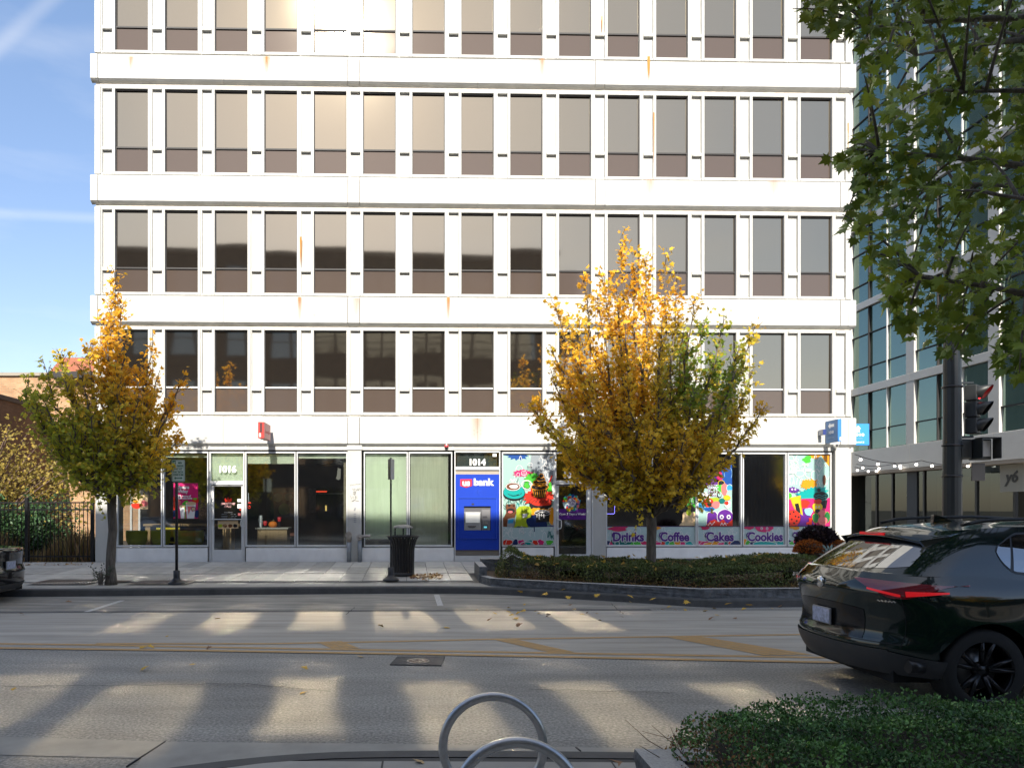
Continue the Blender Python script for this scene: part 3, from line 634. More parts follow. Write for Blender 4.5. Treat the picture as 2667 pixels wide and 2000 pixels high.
# alarm bell, standpipes, camera, mounting scar
R_ = empty('fire_alarm_strobe', (*FW(FS(1162.5), -.03), z_(1160)), TH, 'red fire alarm strobe on the fascia above the pale blinds', 'alarm')
MB().box(-.055,.055,-.05,.03,-.055,.075,bev=.01).build('housing', mat('alarm_red', (.5,.02,.03), .4), R_); MB().box(-.02,.02,-.062,-.051,-.01,.045,bev=.004).build('strobe_lens', M_num, R_); MB().lathe([(.0,-.085),(.045,-.085),(.055,-.06),(.05,-.056)], (0,-.01,0), 16).build('horn', M_black, R_)
M_pipe = mat('galvanised_pipe', (.27,.29,.31), .5, metal=.4, noise=.2)
P1 = empty('standpipe', (*FW(FS(910), -.16), .27), TH, 'grey steel standpipe with a capped brass elbow, left of the graffiti pier', 'standpipe', None)
MB().tube([(0,0,0),(0,0,.66)], .062, 16).build('pipe', M_pipe, P1)
e = MB(); e.tube([(0,0,.60),(0,0,.72),(0,-.03,.78),(0,-.09,.80)], [.075,.085,.085,.08], 16); e.tube([(0,-.09,.80),(0,-.13,.80)], .095, 16); e.build('brass_elbow', mat('weathered_brass', (.42,.38,.34), .45, metal=.6, noise=.3), P1)
P2 = empty('standpipe', (*FW(FS(938), -.16), .27), TH, 'grey steel standpipe with hand wheel and side outlet, right of the graffiti pier', 'standpipe', None)
MB().tube([(0,0,0),(0,0,.64)], .062, 16).build('pipe', M_pipe, P2)
e = MB(); ring = [(.072*math.cos(k*math.pi/8), -.12, .74+.072*math.sin(k*math.pi/8)) for k in range(17)]; e.tube(ring, .012, 6, cap=False)
for k in range(3): g = k*math.pi/3; e.tube([(-.07*math.cos(g),-.12,.74-.07*math.sin(g)),(.07*math.cos(g),-.12,.74+.07*math.sin(g))], .009, 6)
e.tube([(0,0,.74),(0,-.12,.74)], .02, 8); e.tube([(0,0,.6),(0,0,.78)], .05, 12); e.build('hand_wheel', MATS['weathered_brass'], P2)
MB().tube([(.0,0,.75),(.24,0,.76),(.30,0,.75)], [.045,.045,.06], 12).build('side_outlet', MATS['weathered_brass'], P2)
CM = empty('security_camera', (*FW(FS(2168.5), -.16), z_(1161.5, 2168)), TH, 'white dome security camera at the right corner of the fascia', 'camera')
b = MB(); b.lathe([(0,-.05),(.05,-.045),(.075,-.01),(.078,.03),(.05,.12),(.0,.13)], n=20, axis='Y'); b.build('housing', M_white2, CM); MB().lathe([(0,-.066),(.025,-.062),(.042,-.045)], n=16, axis='Y').build('lens', M_black, CM)
b = MB()
for dx, dz in ((-.1,.05),(.09,.05),(-.1,-.06),(.09,-.05),(0,0)): b.box(dx-.018,dx+.018,-.1165,-.1145,dz-.02,dz+.02)
o = b.build('mounting_scar', mat('scar_stain', (.45,.42,.37), .8), B); o.location = (FS(1243),0,z_(1126))
# graffiti on the pier
M_ink = mat('black_marker', (.04,.04,.045), .7)
def scribble(pts, r=.005, y=-.034):
    bb = MB(); bb.tube([(FS(x), y, z_(yy)) for x, yy in pts], r, 5); return bb
gr = MB()
for s in ([(912,1262),(914,1266),(916,1261),(919,1264),(922,1261),(925,1263),(928,1260),(932,1262),(941,1259)], [(918.5,1272),(920,1277)], [(923,1272),(921.5,1276),(924,1278),(926,1274),(923,1272)], [(928,1279),(931,1271),(933,1278)], [(929,1275.5),(932.5,1275.5)], [(934,1278),(935,1271),(936.5,1275),(938,1270),(939,1277)],
          [(920,1282),(928,1281)], [(919,1286),(928,1285)], [(922,1279),(923,1290)], [(926,1279),(925,1290)], [(913,1291),(916,1300),(919,1293),(921,1299),(922,1292)], [(925,1299),(926,1291),(930,1293),(926,1295),(931,1297),(925,1299)], [(916,1306),(922,1302),(928,1304),(935,1305)], [(919,1306),(925,1301)]):
    g = scribble(s); gr.v += []; off = len(gr.v); gr.v += g.v; gr.f += [tuple(i+off for i in f) for f in g.f]; gr.m += g.m; gr.sm += g.sm
gr.build('graffiti', M_ink, B)
g = MB(); g.prism([(FS(921), z_(1329)),(FS(925), z_(1331)),(FS(928), z_(1322)),(FS(923.5), z_(1322))], -.0335, -.032)
for k in range(5): g.box(FS(921.5), FS(928), -.0335, -.032, z_(1339+k*5.2), z_(1336.5+k*5.2))
g.build('stencil', mat('faded_ink', (.25,.26,.28), .8), B)
# rust streaks
def rust(px, y0, y1, wpx, strong, yl):
    m = bpy.data.materials.new('rust_streak'); m.use_nodes = True; n = m.node_tree; bs = n.nodes['Principled BSDF']; bs.inputs['Base Color'].default_value = (.46,.20,.035,1); bs.inputs['Roughness'].default_value = .85
    t = n.nodes.new('ShaderNodeTexCoord'); mp = n.nodes.new('ShaderNodeMapping'); mp.inputs['Scale'].default_value = (40,1,2.5); z = n.nodes.new('ShaderNodeTexNoise'); z.inputs['Scale'].default_value = 1.0
    n.links.new(t.outputs['Object'], mp.inputs[0]); n.links.new(mp.outputs[0], z.inputs[0])
    sx_ = n.nodes.new('ShaderNodeSeparateXYZ'); n.links.new(t.outputs['Generated'], sx_.inputs[0])
    e1 = n.nodes.new('ShaderNodeMath'); e1.operation = 'PINGPONG'; e1.inputs[1].default_value = .5; n.links.new(sx_.outputs[0], e1.inputs[0])
    e2 = n.nodes.new('ShaderNodeMath'); e2.operation = 'MULTIPLY'; n.links.new(e1.outputs[0], e2.inputs[0]); n.links.new(sx_.outputs[2], e2.inputs[1])
    e3 = n.nodes.new('ShaderNodeMath'); e3.operation = 'MULTIPLY'; n.links.new(e2.outputs[0], e3.inputs[0]); n.links.new(z.outputs[0], e3.inputs[1])
    e4 = n.nodes.new('ShaderNodeMath'); e4.operation = 'MULTIPLY'; e4.use_clamp = True; e4.inputs[1].default_value = strong*10; n.links.new(e3.outputs[0], e4.inputs[0]); n.links.new(e4.outputs[0], bs.inputs['Alpha'])
    a, c = FS(px-wpx/2), FS(px+wpx/2); q = MB(); q.add([(a,yl,FZ(px,y1)),(c,yl,FZ(px,y1)),(c,yl,FZ(px,y0)),(a,yl,FZ(px,y0))], [(0,1,2,3)]); q.build('rust_stain', m, B, recalc=False)
for a in ((1686,154,222,9,1.0,-.118),(697,154,214,26,.28,-.118),(345,154,205,20,.2,-.118),(784,618,698,6,1.0,-.034),(782,777,840,14,.3,-.118),(1167,777,838,12,.4,-.118),(1702,295,450,5,.55,-.034),(1567,45,100,4,.9,-.034),(1410,160,214,22,.22,-.118),(2207,322,440,5,.45,-.04),(1690,470,528,40,.14,-.118),(930,780,835,30,.12,-.118),(1240,1090,1150,40,.14,-.118),(2010,470,525,40,.12,-.118)): rust(*a)
# ============================================================ GLASS BUILDING ON THE RIGHT (its long side runs away from the street)
GX = 20.0
GB = empty('glass_building', (GX, 33.3, .28), 0, 'green glass building with pale metal bands beyond the white offices', 'building')
def gz(py): return HC+(CY-py)*(28.75/F)-.28
M_gg = coated_mat('green_curtain_glass', (.045,.09,.072), (.50,.66,.60), .30, .01, wavy=.003, wscale=.8)
M_sil = mat('silver_cladding', (.60,.59,.56), .45, metal=.15, noise=.06, nscale=1, stretch=(1,1,3))
M_sil2 = mat('bright_mullion', (.68,.68,.66), .4, metal=.2)
levels = [gz(1154), gz(966), gz(718), gz(718)+3.75, gz(718)+7.5, gz(718)+11.25]      # tops of the metal bands
bh = [gz(1154)-gz(1217), .33, .30, .30, .30, .30]
y_lo, y_hi = -12.4, 4.5                                # local y: 0 is the far edge seen, negative comes nearer
me_pane = {}
def gpane(h, wd=1.33):
    k = (round(h,2), round(wd,2))
    if k not in me_pane: me_pane[k] = MB().box(.06,.09,.03,wd-.03,.03,h-.03).mesh('glass_panel', M_gg)
    return me_pane[k]
cols_y = [-.35+ -4.3*k+0.6 for k in range(-1, 4)]      # wide pilasters every 4.3 m
for i, (zt, h) in enumerate(zip(levels, bh)):
    for k in range(len(cols_y)-1): MB().box(-.06, .14, cols_y[k+1]+.004, cols_y[k]-.004, zt-h, zt, bev=.01).build('metal_band', M_sil, GB)
    z0 = zt+.002; z1 = (levels[i+1]-bh[i+1]-.002) if i < 5 else zt+3.3
    for k, yc in enumerate(cols_y):
        MB().box(-.05, .12, yc-.25, yc+.25, z0, z1, bev=.01).build('pilaster', M_sil, GB)
        if k == len(cols_y)-1: continue
        y1 = yc-.25; y0 = cols_y[k+1]+.25; n_ = 3; wd = (y1-y0)/n_
        hh = z1-z0; splits = [0, .34*hh, 1*hh] if i == 0 else [0, .24*hh, .66*hh, hh]
        for q in range(n_):
            if q: MB().box(-.03, .1, y0+q*wd-.022, y0+q*wd+.022, z0, z1).build('mullion', M_sil2 if q == 1 else M_dark, GB)
            for a, c in zip(splits[:-1], splits[1:]):
                inst('glass_panel', gpane(c-a, wd), (0, y0+q*wd, z0+a), GB, rot=(rad(rngw.uniform(-.1,.1)), 0, rad(rngw.uniform(-.25,.25))))
        MB().box(.0, .08, y0, y1, z0+splits[1]-.02, z0+splits[1]+.02).build('transom', M_dark, GB)
        if len(splits) > 3: MB().box(.0, .08, y0, y1, z0+splits[2]-.02, z0+splits[2]+.02).build('transom', M_dark, GB)
MB().box(.1, 14, -8.8, 6, levels[0]-bh[0], levels[5]+3.5).box(.1,14,-8.8,6,levels[5]+3.5,levels[5]+3.9).build('wall', mat('dark_core', (.05,.06,.06), .8), GB)
MB().box(-.04, 3.5, cols_y[-1], cols_y[0], levels[0]-bh[0]-.12, levels[0]-bh[0]-.002).build('soffit', mat('warm_soffit', (.50,.42,.33), .7), GB)
MB().box(-.3, -.02, .15, 2.2, 0, levels[5]+3.4).build('end_wall', mat('end_cladding', (.42,.42,.41), .5), GB)
# ground-floor glazing, set back
zg = levels[0]-bh[0]-.13
M_gf = glass_mat('dark_shop_glazing', (.50,.52,.50), (.8,.9,.88), .10, .012)
gx = .35
ys = [0.1, -1.3, -2.4, -4.35, -5.7, -7.1, -8.8]
for a, c in zip(ys[:-1], ys[1:]):
    q = MB(); q.add([(gx,a,0),(gx,c,0),(gx,c,zg),(gx,a,zg)], [(0,1,2,3)]); q.build('ground_floor_pane', M_gf, GB, recalc=False)
    MB().box(gx-.05, gx+.06, c-.045, c+.045, 0, zg).build('ground_floor_mullion', M_black, GB)
MB().box(gx-.05, gx+.8, -3.95, -3.35, 0, zg).build('dark_column', mat('dark_blue_cladding', (.03,.035,.045), .5), GB)
I = MB(); I.box(gx, 8, -8.9, 1, -.02, .0, 1); I.box(6.5, 6.6, -8.9, 1, 0, zg+.1); I.box(gx+.1, 8, .9, 1, 0, zg); I.box(gx, 8, -8.9, 1, zg, zg+.06, 2); I.box(2.2,2.4,-8.9,-5.4,0,zg,3); I.box(gx+.3, 3.2, -.9, -.75, 0, zg, 3)
I.build('interior', [mat('olive_grey_wall', (.16,.16,.13), .9), mat('grey_floor', (.14,.14,.13), .6), mat('pale_ceiling', (.22,.22,.2), .9), mat('grey_partition', (.2,.19,.17), .9)], GB)
M_pale = mat('pale_furniture', (.42,.40,.35), .6)
def coat_rack(loc, label, h=1.75):
    r = empty('coat_rack', loc, 0, label, 'coat rack'); b = MB(); b.tube([(0,0,0),(0,0,h)], .025, 8); b.build('pole', M_pale, r)
    for z, L in ((h-.15,.17),(h-.5,.14),(h-1.15,.16)):
        for k in range(4):
            g = k*math.pi/2+.4; MB().tube([(0,0,z-.12),(L*.6*math.cos(g),L*.6*math.sin(g),z-.08),(L*math.cos(g),L*math.sin(g),z+.08)], .011, 6).build('hook', M_pale, r)
    return r
coat_rack((GX+1.3, 31.0, .3), 'white coat rack standing nearest the glass beside the dark column', 1.9); coat_rack((GX+3.2, 31.2, .3), 'smaller looking white coat rack further inside, nearer the dark column', 1.7)
t = empty('pendant_lamp', (GX+2.2, 34.2-1.9, .28+zg), 0, 'cream dome pendant lamp hanging inside the glazed ground floor', 'lamp')
MB().tube([(0,0,0),(0,0,-.55)], .012, 6).build('cord', M_black, t); MB().lathe([(.03,-.5),(.05,-.68),(.12,-.74),(.27,-.86),(.30,-.98),(.28,-.98)], n=24).build('lamp_shade', M_pale, t)
t = empty('cabinet', (GX+1.6, 29.6, .3), 0, 'low pale cabinet inside, right of the coat racks', 'cabinet'); MB().box(-.25,.25,-.6,.6,0,1.1,bev=.01).build('body', M_pale, t); MB().box(-.28,.28,-.63,.63,1.1,1.13).build('top', M_pale, t)
for k, (x, y, lb) in enumerate(((1.2,33.0,'low white bench inside the left glazing, nearest the street'), (1.5,32.2,'low white bench inside, second from the left edge'))):
    t = empty('bench', (GX+x, y, .3), 0, lb, 'bench', 'low white benches inside'); MB().box(-.3,.3,-.55,.55,.25,.42,bev=.02).build('seat', M_pale, t)
    for dx in (-.22,.22):
        for dy in (-.45,.45): MB().box(dx-.02,dx+.02,dy-.02,dy+.02,0,.25).build('leg', M_dark, t)
t = empty('sofa', (GX+1.5, 26.6, .3), 0, 'pale curved armchair inside the glazing right of the signal pole', 'armchair'); MB().box(-.4,.4,-.55,.55,.12,.42,bev=.05).build('seat', M_pale, t); MB().box(.2,.4,-.55,.55,.42,.78,bev=.05).build('backrest', M_pale, t); MB().box(-.4,.2,.38,.55,.42,.6,bev=.04).build('armrest', M_pale, t); MB().box(-.4,.2,-.55,-.38,.42,.6,bev=.04).build('armrest', M_pale, t)
t = empty('round_table', (GX+1.0, 27.6, .3), 0, 'small white round table inside right of the signal pole', 'table'); MB().lathe([(0,.74),(.34,.74),(.34,.71),(.04,.70),(.03,.05),(.2,.0)], n=20).build('tabletop', M_pale, t)
# logo panel by the shop door
t = empty('logo_sign', (GX-.0+.28, 24.55, .3), rad(-90), 'square cream panel with a black hand-drawn letter logo over the shop door', 'sign'); MB().box(-.5,.5,-.02,.03,2.1,3.05).build('panel', mat('cream_panel', (.42,.40,.33), .6), t)
text('logo', 'y6', .55, M_black, t, (0,-.03,2.6), bold=.015, shear=.2)
# string lights over the patio
def strings(pts, nb, label, sag=.25):
    r = empty('string_lights', pts[0], 0, label, 'string lights', 'festoon lights over the patio'); b = MB(); o = Vector(pts[0]); P = [Vector(p)-o for p in pts]; L = []
    for a, c in zip(P[:-1], P[1:]):
        for k in range(12): t = k/12; L.append(a.lerp(c, t)-Vector((0,0,sag*4*t*(1-t))))
    L.append(P[-1]); b.tube(L, .012, 5); b.build('cable', M_black, r)
    me = MB().lathe([(0,-.155),(.035,-.15),(.052,-.12),(.045,-.085),(.02,-.06)], n=10).mesh('bulb', mat('lit_bulb', (1,1,1), emit=((1,.93,.82), 1.6)))
    mf = MB().tube([(0,0,-.06),(0,0,.0)], .018, 6).mesh('socket', M_black)
    for k in range(nb): p = L[int((k+.5)/nb*(len(L)-1))]; bb = inst('bulb', me, p, r); inst('socket', mf, (0,0,0), bb)
Zs = lambda py, Y: HC+(CY-py)*Y/F
Xs = lambda px, Y: (px-CX)*Y/F
strings([(Xs(2226,24),24,Zs(1183,24)), (Xs(2400,25.5),25.5,Zs(1199,25.5)), (Xs(2560,26.2),26.2,Zs(1196,26.2)), (Xs(2645,26.0),26.0,Zs(1187,26))], 11, 'nearest string of lit bulbs sagging across the patio, highest in view', .18)
strings([(Xs(2230,29),29,Zs(1208,29)), (Xs(2330,29.5),29.5,Zs(1207,29.5)), (Xs(2375,30),30,Zs(1207,30))], 5, 'short string of lit bulbs just below the nearest one', .1)
strings([(Xs(2226,31),31,Zs(1217,31)), (Xs(2310,31.5),31.5,Zs(1216,31.5)), (Xs(2372,32),32,Zs(1213,32))], 7, 'lowest and farthest string of lit bulbs against the dark glazing', .08)
# dark downpipe-like screen at the white building's corner
t = empty('screen_post', (*FW(FS(2219), 1.2), .3), TH, 'dark grey upright screen post behind the white corner pier', 'post'); MB().box(-.02,.16,-.02,.4,0,3.0,bev=.01).build('post', mat('charcoal_metal', (.05,.05,.06), .5), t)
# ============================================================ LEFT: BRICK BUILDINGS, LOT BEHIND THE FENCE
def brick_mat(name, c1, c2, mortar, sc=1.0):
    m = bpy.data.materials.new(name); m.use_nodes = True; n = m.node_tree; b = n.nodes['Principled BSDF']; b.inputs['Roughness'].default_value = .9
    t = n.nodes.new('ShaderNodeTexCoord'); sp = n.nodes.new('ShaderNodeSeparateXYZ'); cb = n.nodes.new('ShaderNodeCombineXYZ'); ad = n.nodes.new('ShaderNodeMath'); ad.operation = 'ADD'
    n.links.new(t.outputs['Object'], sp.inputs[0]); n.links.new(sp.outputs[0], ad.inputs[0]); n.links.new(sp.outputs[1], ad.inputs[1]); n.links.new(ad.outputs[0], cb.inputs[0]); n.links.new(sp.outputs[2], cb.inputs[1])
    k = n.nodes.new('ShaderNodeTexBrick'); k.inputs['Scale'].default_value = sc; k.inputs['Color1'].default_value = (*c1,1); k.inputs['Color2'].default_value = (*c2,1); k.inputs['Mortar'].default_value = (*mortar,1)
    k.inputs['Mortar Size'].default_value = .009; k.inputs['Brick Width'].default_value = .23; k.inputs['Row Height'].default_value = .085; k.inputs['Bias'].default_value = -.1
    z = n.nodes.new('ShaderNodeTexNoise'); z.inputs['Scale'].default_value = 1.3; z.inputs['Detail'].default_value = 5; x = n.nodes.new('ShaderNodeMix'); x.data_type = 'RGBA'; x.blend_type = 'MULTIPLY'; x.inputs[0].default_value = .7
    r = n.nodes.new('ShaderNodeMapRange'); r.inputs[1].default_value = .3; r.inputs[2].default_value = .7; r.inputs[3].default_value = .55; r.inputs[4].default_value = 1.15; n.links.new(t.outputs['Object'], z.inputs[0]); n.links.new(z.outputs[0], r.inputs[0])
    n.links.new(cb.outputs[0], k.inputs[0]); n.links.new(k.outputs[0], x.inputs[6]); n.links.new(r.outputs[0], x.inputs[7]); n.links.new(x.outputs[2], b.inputs['Base Color'])
    u = n.nodes.new('ShaderNodeBump'); u.inputs['Strength'].default_value = .6; u.inputs['Distance'].default_value = .01; u.invert = True; n.links.new(k.outputs[1], u.inputs['Height']); n.links.new(u.outputs[0], b.inputs['Normal'])
    MATS[name] = m; return m
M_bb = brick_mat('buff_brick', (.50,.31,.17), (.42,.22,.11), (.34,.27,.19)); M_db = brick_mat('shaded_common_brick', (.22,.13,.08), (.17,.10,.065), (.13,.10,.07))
BR = empty('brick_building', (-17, 33.5, .3), 0, 'buff brick building with a rust red roof behind the left tree', 'building')
zt = Xs and (HC+(CY-955)*32/F)-.3
MB().box(-12, 6.2, 0, 10, 0, zt-.15).build('wall', M_bb, BR); MB().box(-12, 6.2, -.08, .0, 4.15, 4.35).build('string_course', mat('stone_course', (.36,.3,.22), .8), BR)
MB().box(-12, -.48, -.12, .2, zt-.148, zt+.0, bev=.01).build('parapet_cap', mat('stone_cap', (.3,.27,.22), .8), BR)
rf = MB(); rf.prism([(-.45, zt-.02), (4.2, zt-.02), (4.2, zt+.62), (.1, zt+.62)], -.5, 3, plane='XZ'); rf.build('mansard_roof', mat('rust_red_roof', (.36,.12,.065), .7, noise=.2, nscale=5), BR); MB().box(-.45,4.2,-.55,3,zt-.32,zt-.025).build('eaves', M_dark, BR)
gr_ = MB(); gr_.add([(-12,.3,zt),(-.9,.3,zt),(-2.2,4,zt+.8),(-12,4,zt+.8)], [(0,1,2,3)]); gr_.build('grey_roof', mat('grey_shingle_roof', (.25,.26,.28), .8, noise=.3, nscale=10), BR)
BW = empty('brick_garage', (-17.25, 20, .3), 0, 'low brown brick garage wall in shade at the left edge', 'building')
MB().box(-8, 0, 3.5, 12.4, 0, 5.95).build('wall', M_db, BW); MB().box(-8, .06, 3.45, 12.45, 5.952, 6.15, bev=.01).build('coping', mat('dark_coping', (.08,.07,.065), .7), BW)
MB().box(-16.9,-16.5,32.6,33.2,.3,.4)
# iron fence
FN = empty('iron_fence', (-19.5, 20.25, .27), rad(.6), 'black iron picket fence between the lot and the pavement', 'fence')
x_end = Xs(246, 20.3)+19.5-.08
for z in (1.72, 1.52, .18): MB().box(0, x_end, -.015, .015, z-.02, z+.02).build('rail', M_black, FN)
me_pk = MB().box(-.009,.009,-.009,.009,.06,1.74).mesh('picket', M_black); me_ps = MB().box(-.045,.045,-.045,.045,0,1.86,bev=.008).mesh('fence_post', M_black)
n_p = int(x_end/.118)
for k in range(n_p): inst('picket', me_pk, (x_end-.14-k*.118, 0, 0), FN)
for k in range(6): inst('fence_post', me_ps, (x_end-k*1.87, 0, 0), FN)
# ============================================================ STREET FURNITURE
M_sw = mat('reflective_white_sign', (.62,.72,.68), .4); M_sg = mat('sign_green', (.0,.13,.075), .45); M_galv = mat('galvanised_sign_back', (.35,.36,.36), .4, metal=.6)
def sign_base(root):
    b = MB(); b.lathe([(.19,0),(.19,.015),(.17,.04),(.12,.07),(.085,.10),(.07,.14),(.07,.29),(.055,.30),(.0,.30)], n=24); b.build('base', M_black, root)
d = 15.6; x, y = Xs(460, d), d; zb = .165
S = empty('parking_sign', (x, y, zb), 0, 'fifteen minute parking sign on a black pole beside the left tree', 'road sign')
sign_base(S); ztop = Zs(1196, d)-zb; MB().tube([(0,0,.2),(0,0,ztop)], .032, 12).build('pole', M_black, S)
w_, h_ = .285, Zs(1198,d)-Zs(1254.5,d); zc_ = Zs(1226,d)-zb; cx_ = Xs(466,d)-x
def rrect(w, h, r, n=5, cx=0, cz=0):
    P = []
    for (sx, sz, a0) in ((1,1,0),(-1,1,90),(-1,-1,180),(1,-1,270)):
        for k in range(n+1): a = rad(a0+90*k/n); P.append((cx+sx*(w/2-r)+r*math.cos(a), cz+sz*(h/2-r)+r*math.sin(a)))
    return P
pl = MB(); pl.prism(rrect(w_, h_, .03, cx=cx_, cz=zc_), -.040, -.036); pl.build('sign_plate', M_sw, S)
bd = MB(); O_, I_ = rrect(w_-.02, h_-.02, .024, cx=cx_, cz=zc_), rrect(w_-.034, h_-.034, .018, cx=cx_, cz=zc_); n = len(O_)
bd.add([(a,-.0415,c) for a,c in O_]+[(a,-.0415,c) for a,c in I_], [(i,(i+1)%n,(i+1)%n+n,i+n) for i in range(n)]); bd.build('sign_border', M_sg, S, recalc=False)
MB().box(cx_-w_/2+.02, cx_-.055, -.043, -.0405, zc_+.075, zc_+h_/2-.02).build('green_field', M_sg, S)
text('lettering', '15', .13, M_sw, S, (cx_-.092,-.0445,zc_+.145), ext=.001, sx=.55, bold=.003)
for s_, sz_, px_, pz_, sx_ in (('MIN',.06,.04,.17,.8),('PARKING',.055,.04,.105,.62),('PAY AT',.062,0,.035,.85),('PAY BOX',.062,0,-.03,.85),('ZONE 35 840',.062,0,-.09,.62)):
    text('lettering', s_, sz_, M_sg, S, (cx_+px_,-.0425,zc_+pz_), ext=.001, sx=sx_, bold=.002)
MB().box(cx_-.12, cx_+.12, -.0425, -.0405, zc_+.068, zc_+.072).build('divider', M_sg, S)
ar = MB(); za = zc_-.16; ar.prism([(cx_-.09,za),(cx_-.055,za+.028),(cx_-.055,za+.008),(cx_+.055,za+.008),(cx_+.055,za+.028),(cx_+.09,za),(cx_+.055,za-.028),(cx_+.055,za-.008),(cx_-.055,za-.008),(cx_-.055,za-.028)], -.0425,-.0405); ar.build('double_arrow', M_sg, S)
# edge-on sign by the bin
d = 16.2; S2 = empty('parking_sign_edge_on', (Xs(1018,d), d, .185), 0, 'two parking plates seen edge on, on a perforated post by the litter bin', 'road sign')
sign_base(S2); zt = Zs(1192,d)-.185; MB().box(-.02,.02,-.02,.02,.2,zt).build('post', M_black, S2)
holes = MB(); 
for k in range(70): holes.box(-.007,.007,-.0215,-.0205,.4+k*.0305,.4+k*.0305+.012)
holes.build('post_holes', mat('grey_hole_rim', (.2,.2,.2), .5), S2)
for sx, rz in ((-1, 14), (1, -14)):
    q = MB(); q.prism([(a,c) for a,c in rrect(.30,.47,.03)], -.002, .002); o = q.build('sign_plate', [M_galv if sx > 0 else M_black], S2); o.location = (sx*.035, 0, zt-.26); o.rotation_euler = (0,0,rad(90+rz))
# litter bin
d = 17.1; T = empty('litter_bin', (Xs(1049.5,d), d, .215), 0, 'black slatted steel litter bin with a dished rain lid', 'litter bin')
R = lambda z: .27+.012*z+ .11*max(0,(z-.55)/.40)**2.2
st = MB(); st.lathe([(.265,0),(.275,.02),(.275,.07),(.262,.075)], n=32); st.lathe([(R(.93)-.01,.92),(R(.93)+.02,.93),(R(.93)+.02,.955),(R(.93)-.015,.955),(R(.93)-.015,.92)], n=40); st.build('hoop', M_black, T)['kind'] = 'stuff'
slm = MB()
for z0 in range(1): pass
pts = [(0, -R(z)-.0, z) for z in np.linspace(.05,.93,12)]
for i in range(11):
    a, c = pts[i], pts[i+1]; slm.add([(-.026,a[1],a[2]),(.026,a[1],a[2]),(.026,c[1],c[2]),(-.026,c[1],c[2]),(-.026,a[1]+.012,a[2]),(.026,a[1]+.012,a[2]),(.026,c[1]+.012,c[2]),(-.026,c[1]+.012,c[2])], [(0,1,2,3),(7,6,5,4),(0,3,7,4),(1,5,6,2)], 0, True)
me_s = slm.mesh('slat', M_black)
for k in range(26): inst('slat', me_s, (0,0,0), T, rot=(0,0,2*math.pi*k/26))
MB().lathe([(0,.04),(.235,.04),(.25,.5),(.30,.86)], n=24).build('liner', mat('bin_liner', (.01,.01,.011), .6), T)
for k in range(3): g = rad(90+120*k); MB().tube([(.22*math.cos(g),.22*math.sin(g),.90),(.21*math.cos(g),.21*math.sin(g),1.14)], .016, 8).build('lid_post', M_black, T)
MB().lathe([(.24,1.135),(.245,1.15),(.19,1.19),(.1,1.215),(0,1.22)], n=28).build('lid', mat('scuffed_lid', (.33,.31,.28), .5, noise=.6, nscale=9), T)
# bike racks: two hoops
M_ss = mat('brushed_steel', (.50,.50,.50), .33, metal=.85, noise=.15, nscale=30)
for (px, dd, lb) in ((1284.5, 4.03, 'far steel ring bicycle rack on the near pavement, whole circle nearly in view'), (1347, 3.24, 'near steel ring bicycle rack cut off by the bottom edge')):
    r = empty('bicycle_rack', (Xs(px,dd), dd, .152), 0, lb, 'bicycle rack', 'ring bicycle racks'); b = MB(); b.tube([(.285*math.cos(2*math.pi*k/72),0,.31+.285*math.sin(2*math.pi*k/72)) for k in range(73)], .0255, 16, cap=False); b.build('ring', M_ss, r)
    MB().lathe([(.08,0),(.08,.008),(.03,.012),(.03,.03)], n=20).build('foot_plate', M_ss, r)
# traffic signal pole
d = 15.0; TP = empty('traffic_signal', (Xs(2480,d), d, .15), 0, 'dark traffic signal pole with a red light and pedestrian signal', 'traffic signal')
M_pole = mat('dark_green_pole', (.018,.022,.024), .4, noise=.3, nscale=3)
b = MB(); prof = []
for z in np.linspace(0, 7.0, 30): prof.append((.185 if z < 1.0 else .178-.004*(z-1), z))
b.lathe(prof, n=16, smooth=False); b.build('pole', M_pole, TP); MB().lathe([(.30,0),(.30,.12),(.24,.2),(.22,.6),(.19,.75)], n=16, smooth=False).build('base', M_pole, TP)
for z in (Zs(1240,d)-.15, Zs(1160,d)-.15, Zs(1008,d)-.15): MB().lathe([(.182,z-.02),(.19,z-.02),(.19,z+.02),(.182,z+.02)], n=16).build('strap', M_black, TP)
hx = Xs(2527,d)-Xs(2480,d)+.05; H0 = Zs(1133,d)-.15
SH = empty('signal_head', (0,0,0)); SH.parent = TP; SH.location = (hx, -.05, H0); SH.rotation_euler = (0,0,rad(38))
M_sh = mat('signal_housing', (.02,.022,.022), .45)
for k in range(3):
    z0 = .02+k*.345
    MB().box(-.15,.15,-.08,.14,z0,z0+.335,bev=.02).build('signal_section', M_sh, SH)
    v = MB(); n = 18; P0 = []; P1 = []
    for i in range(n+1): a = rad(-55+290*i/n); P0.append((.145*math.cos(a), -.08, z0+.167+.145*math.sin(a))); P1.append((.145*math.cos(a), -.08-.24*(.62+.38*math.sin(a)), z0+.167+.145*math.sin(a)))
    v.add(P0+P1+[(p[0]*.93,p[1],z0+.167+(p[2]-z0-.167)*.93) for p in P0]+[(p[0]*.93,p[1],z0+.167+(p[2]-z0-.167)*.93) for p in P1], [(i,i+1,n+2+i,n+1+i) for i in range(n)]+[(2*n+2+i, 2*n+3+i, 3*n+4+i, 3*n+3+i) for i in range(n)]+[(n+1+i,n+2+i,3*n+4+i,3*n+3+i) for i in range(n)], 0, True)
    v.build('visor', M_sh, SH, recalc=False)
    col = ((.02,.03,.025),(.05,.04,.02),(.5,.01,.01))[k]
    MB().lathe([(0,-.105),(.08,-.10),(.135,-.082)], (0,0,z0+.167), 20, axis='Y').build('lens', mat(('green_lens','amber_lens','red_lens')[k], col, .25, emit=((1,.02,.03), 1.6) if k == 2 else None), SH)
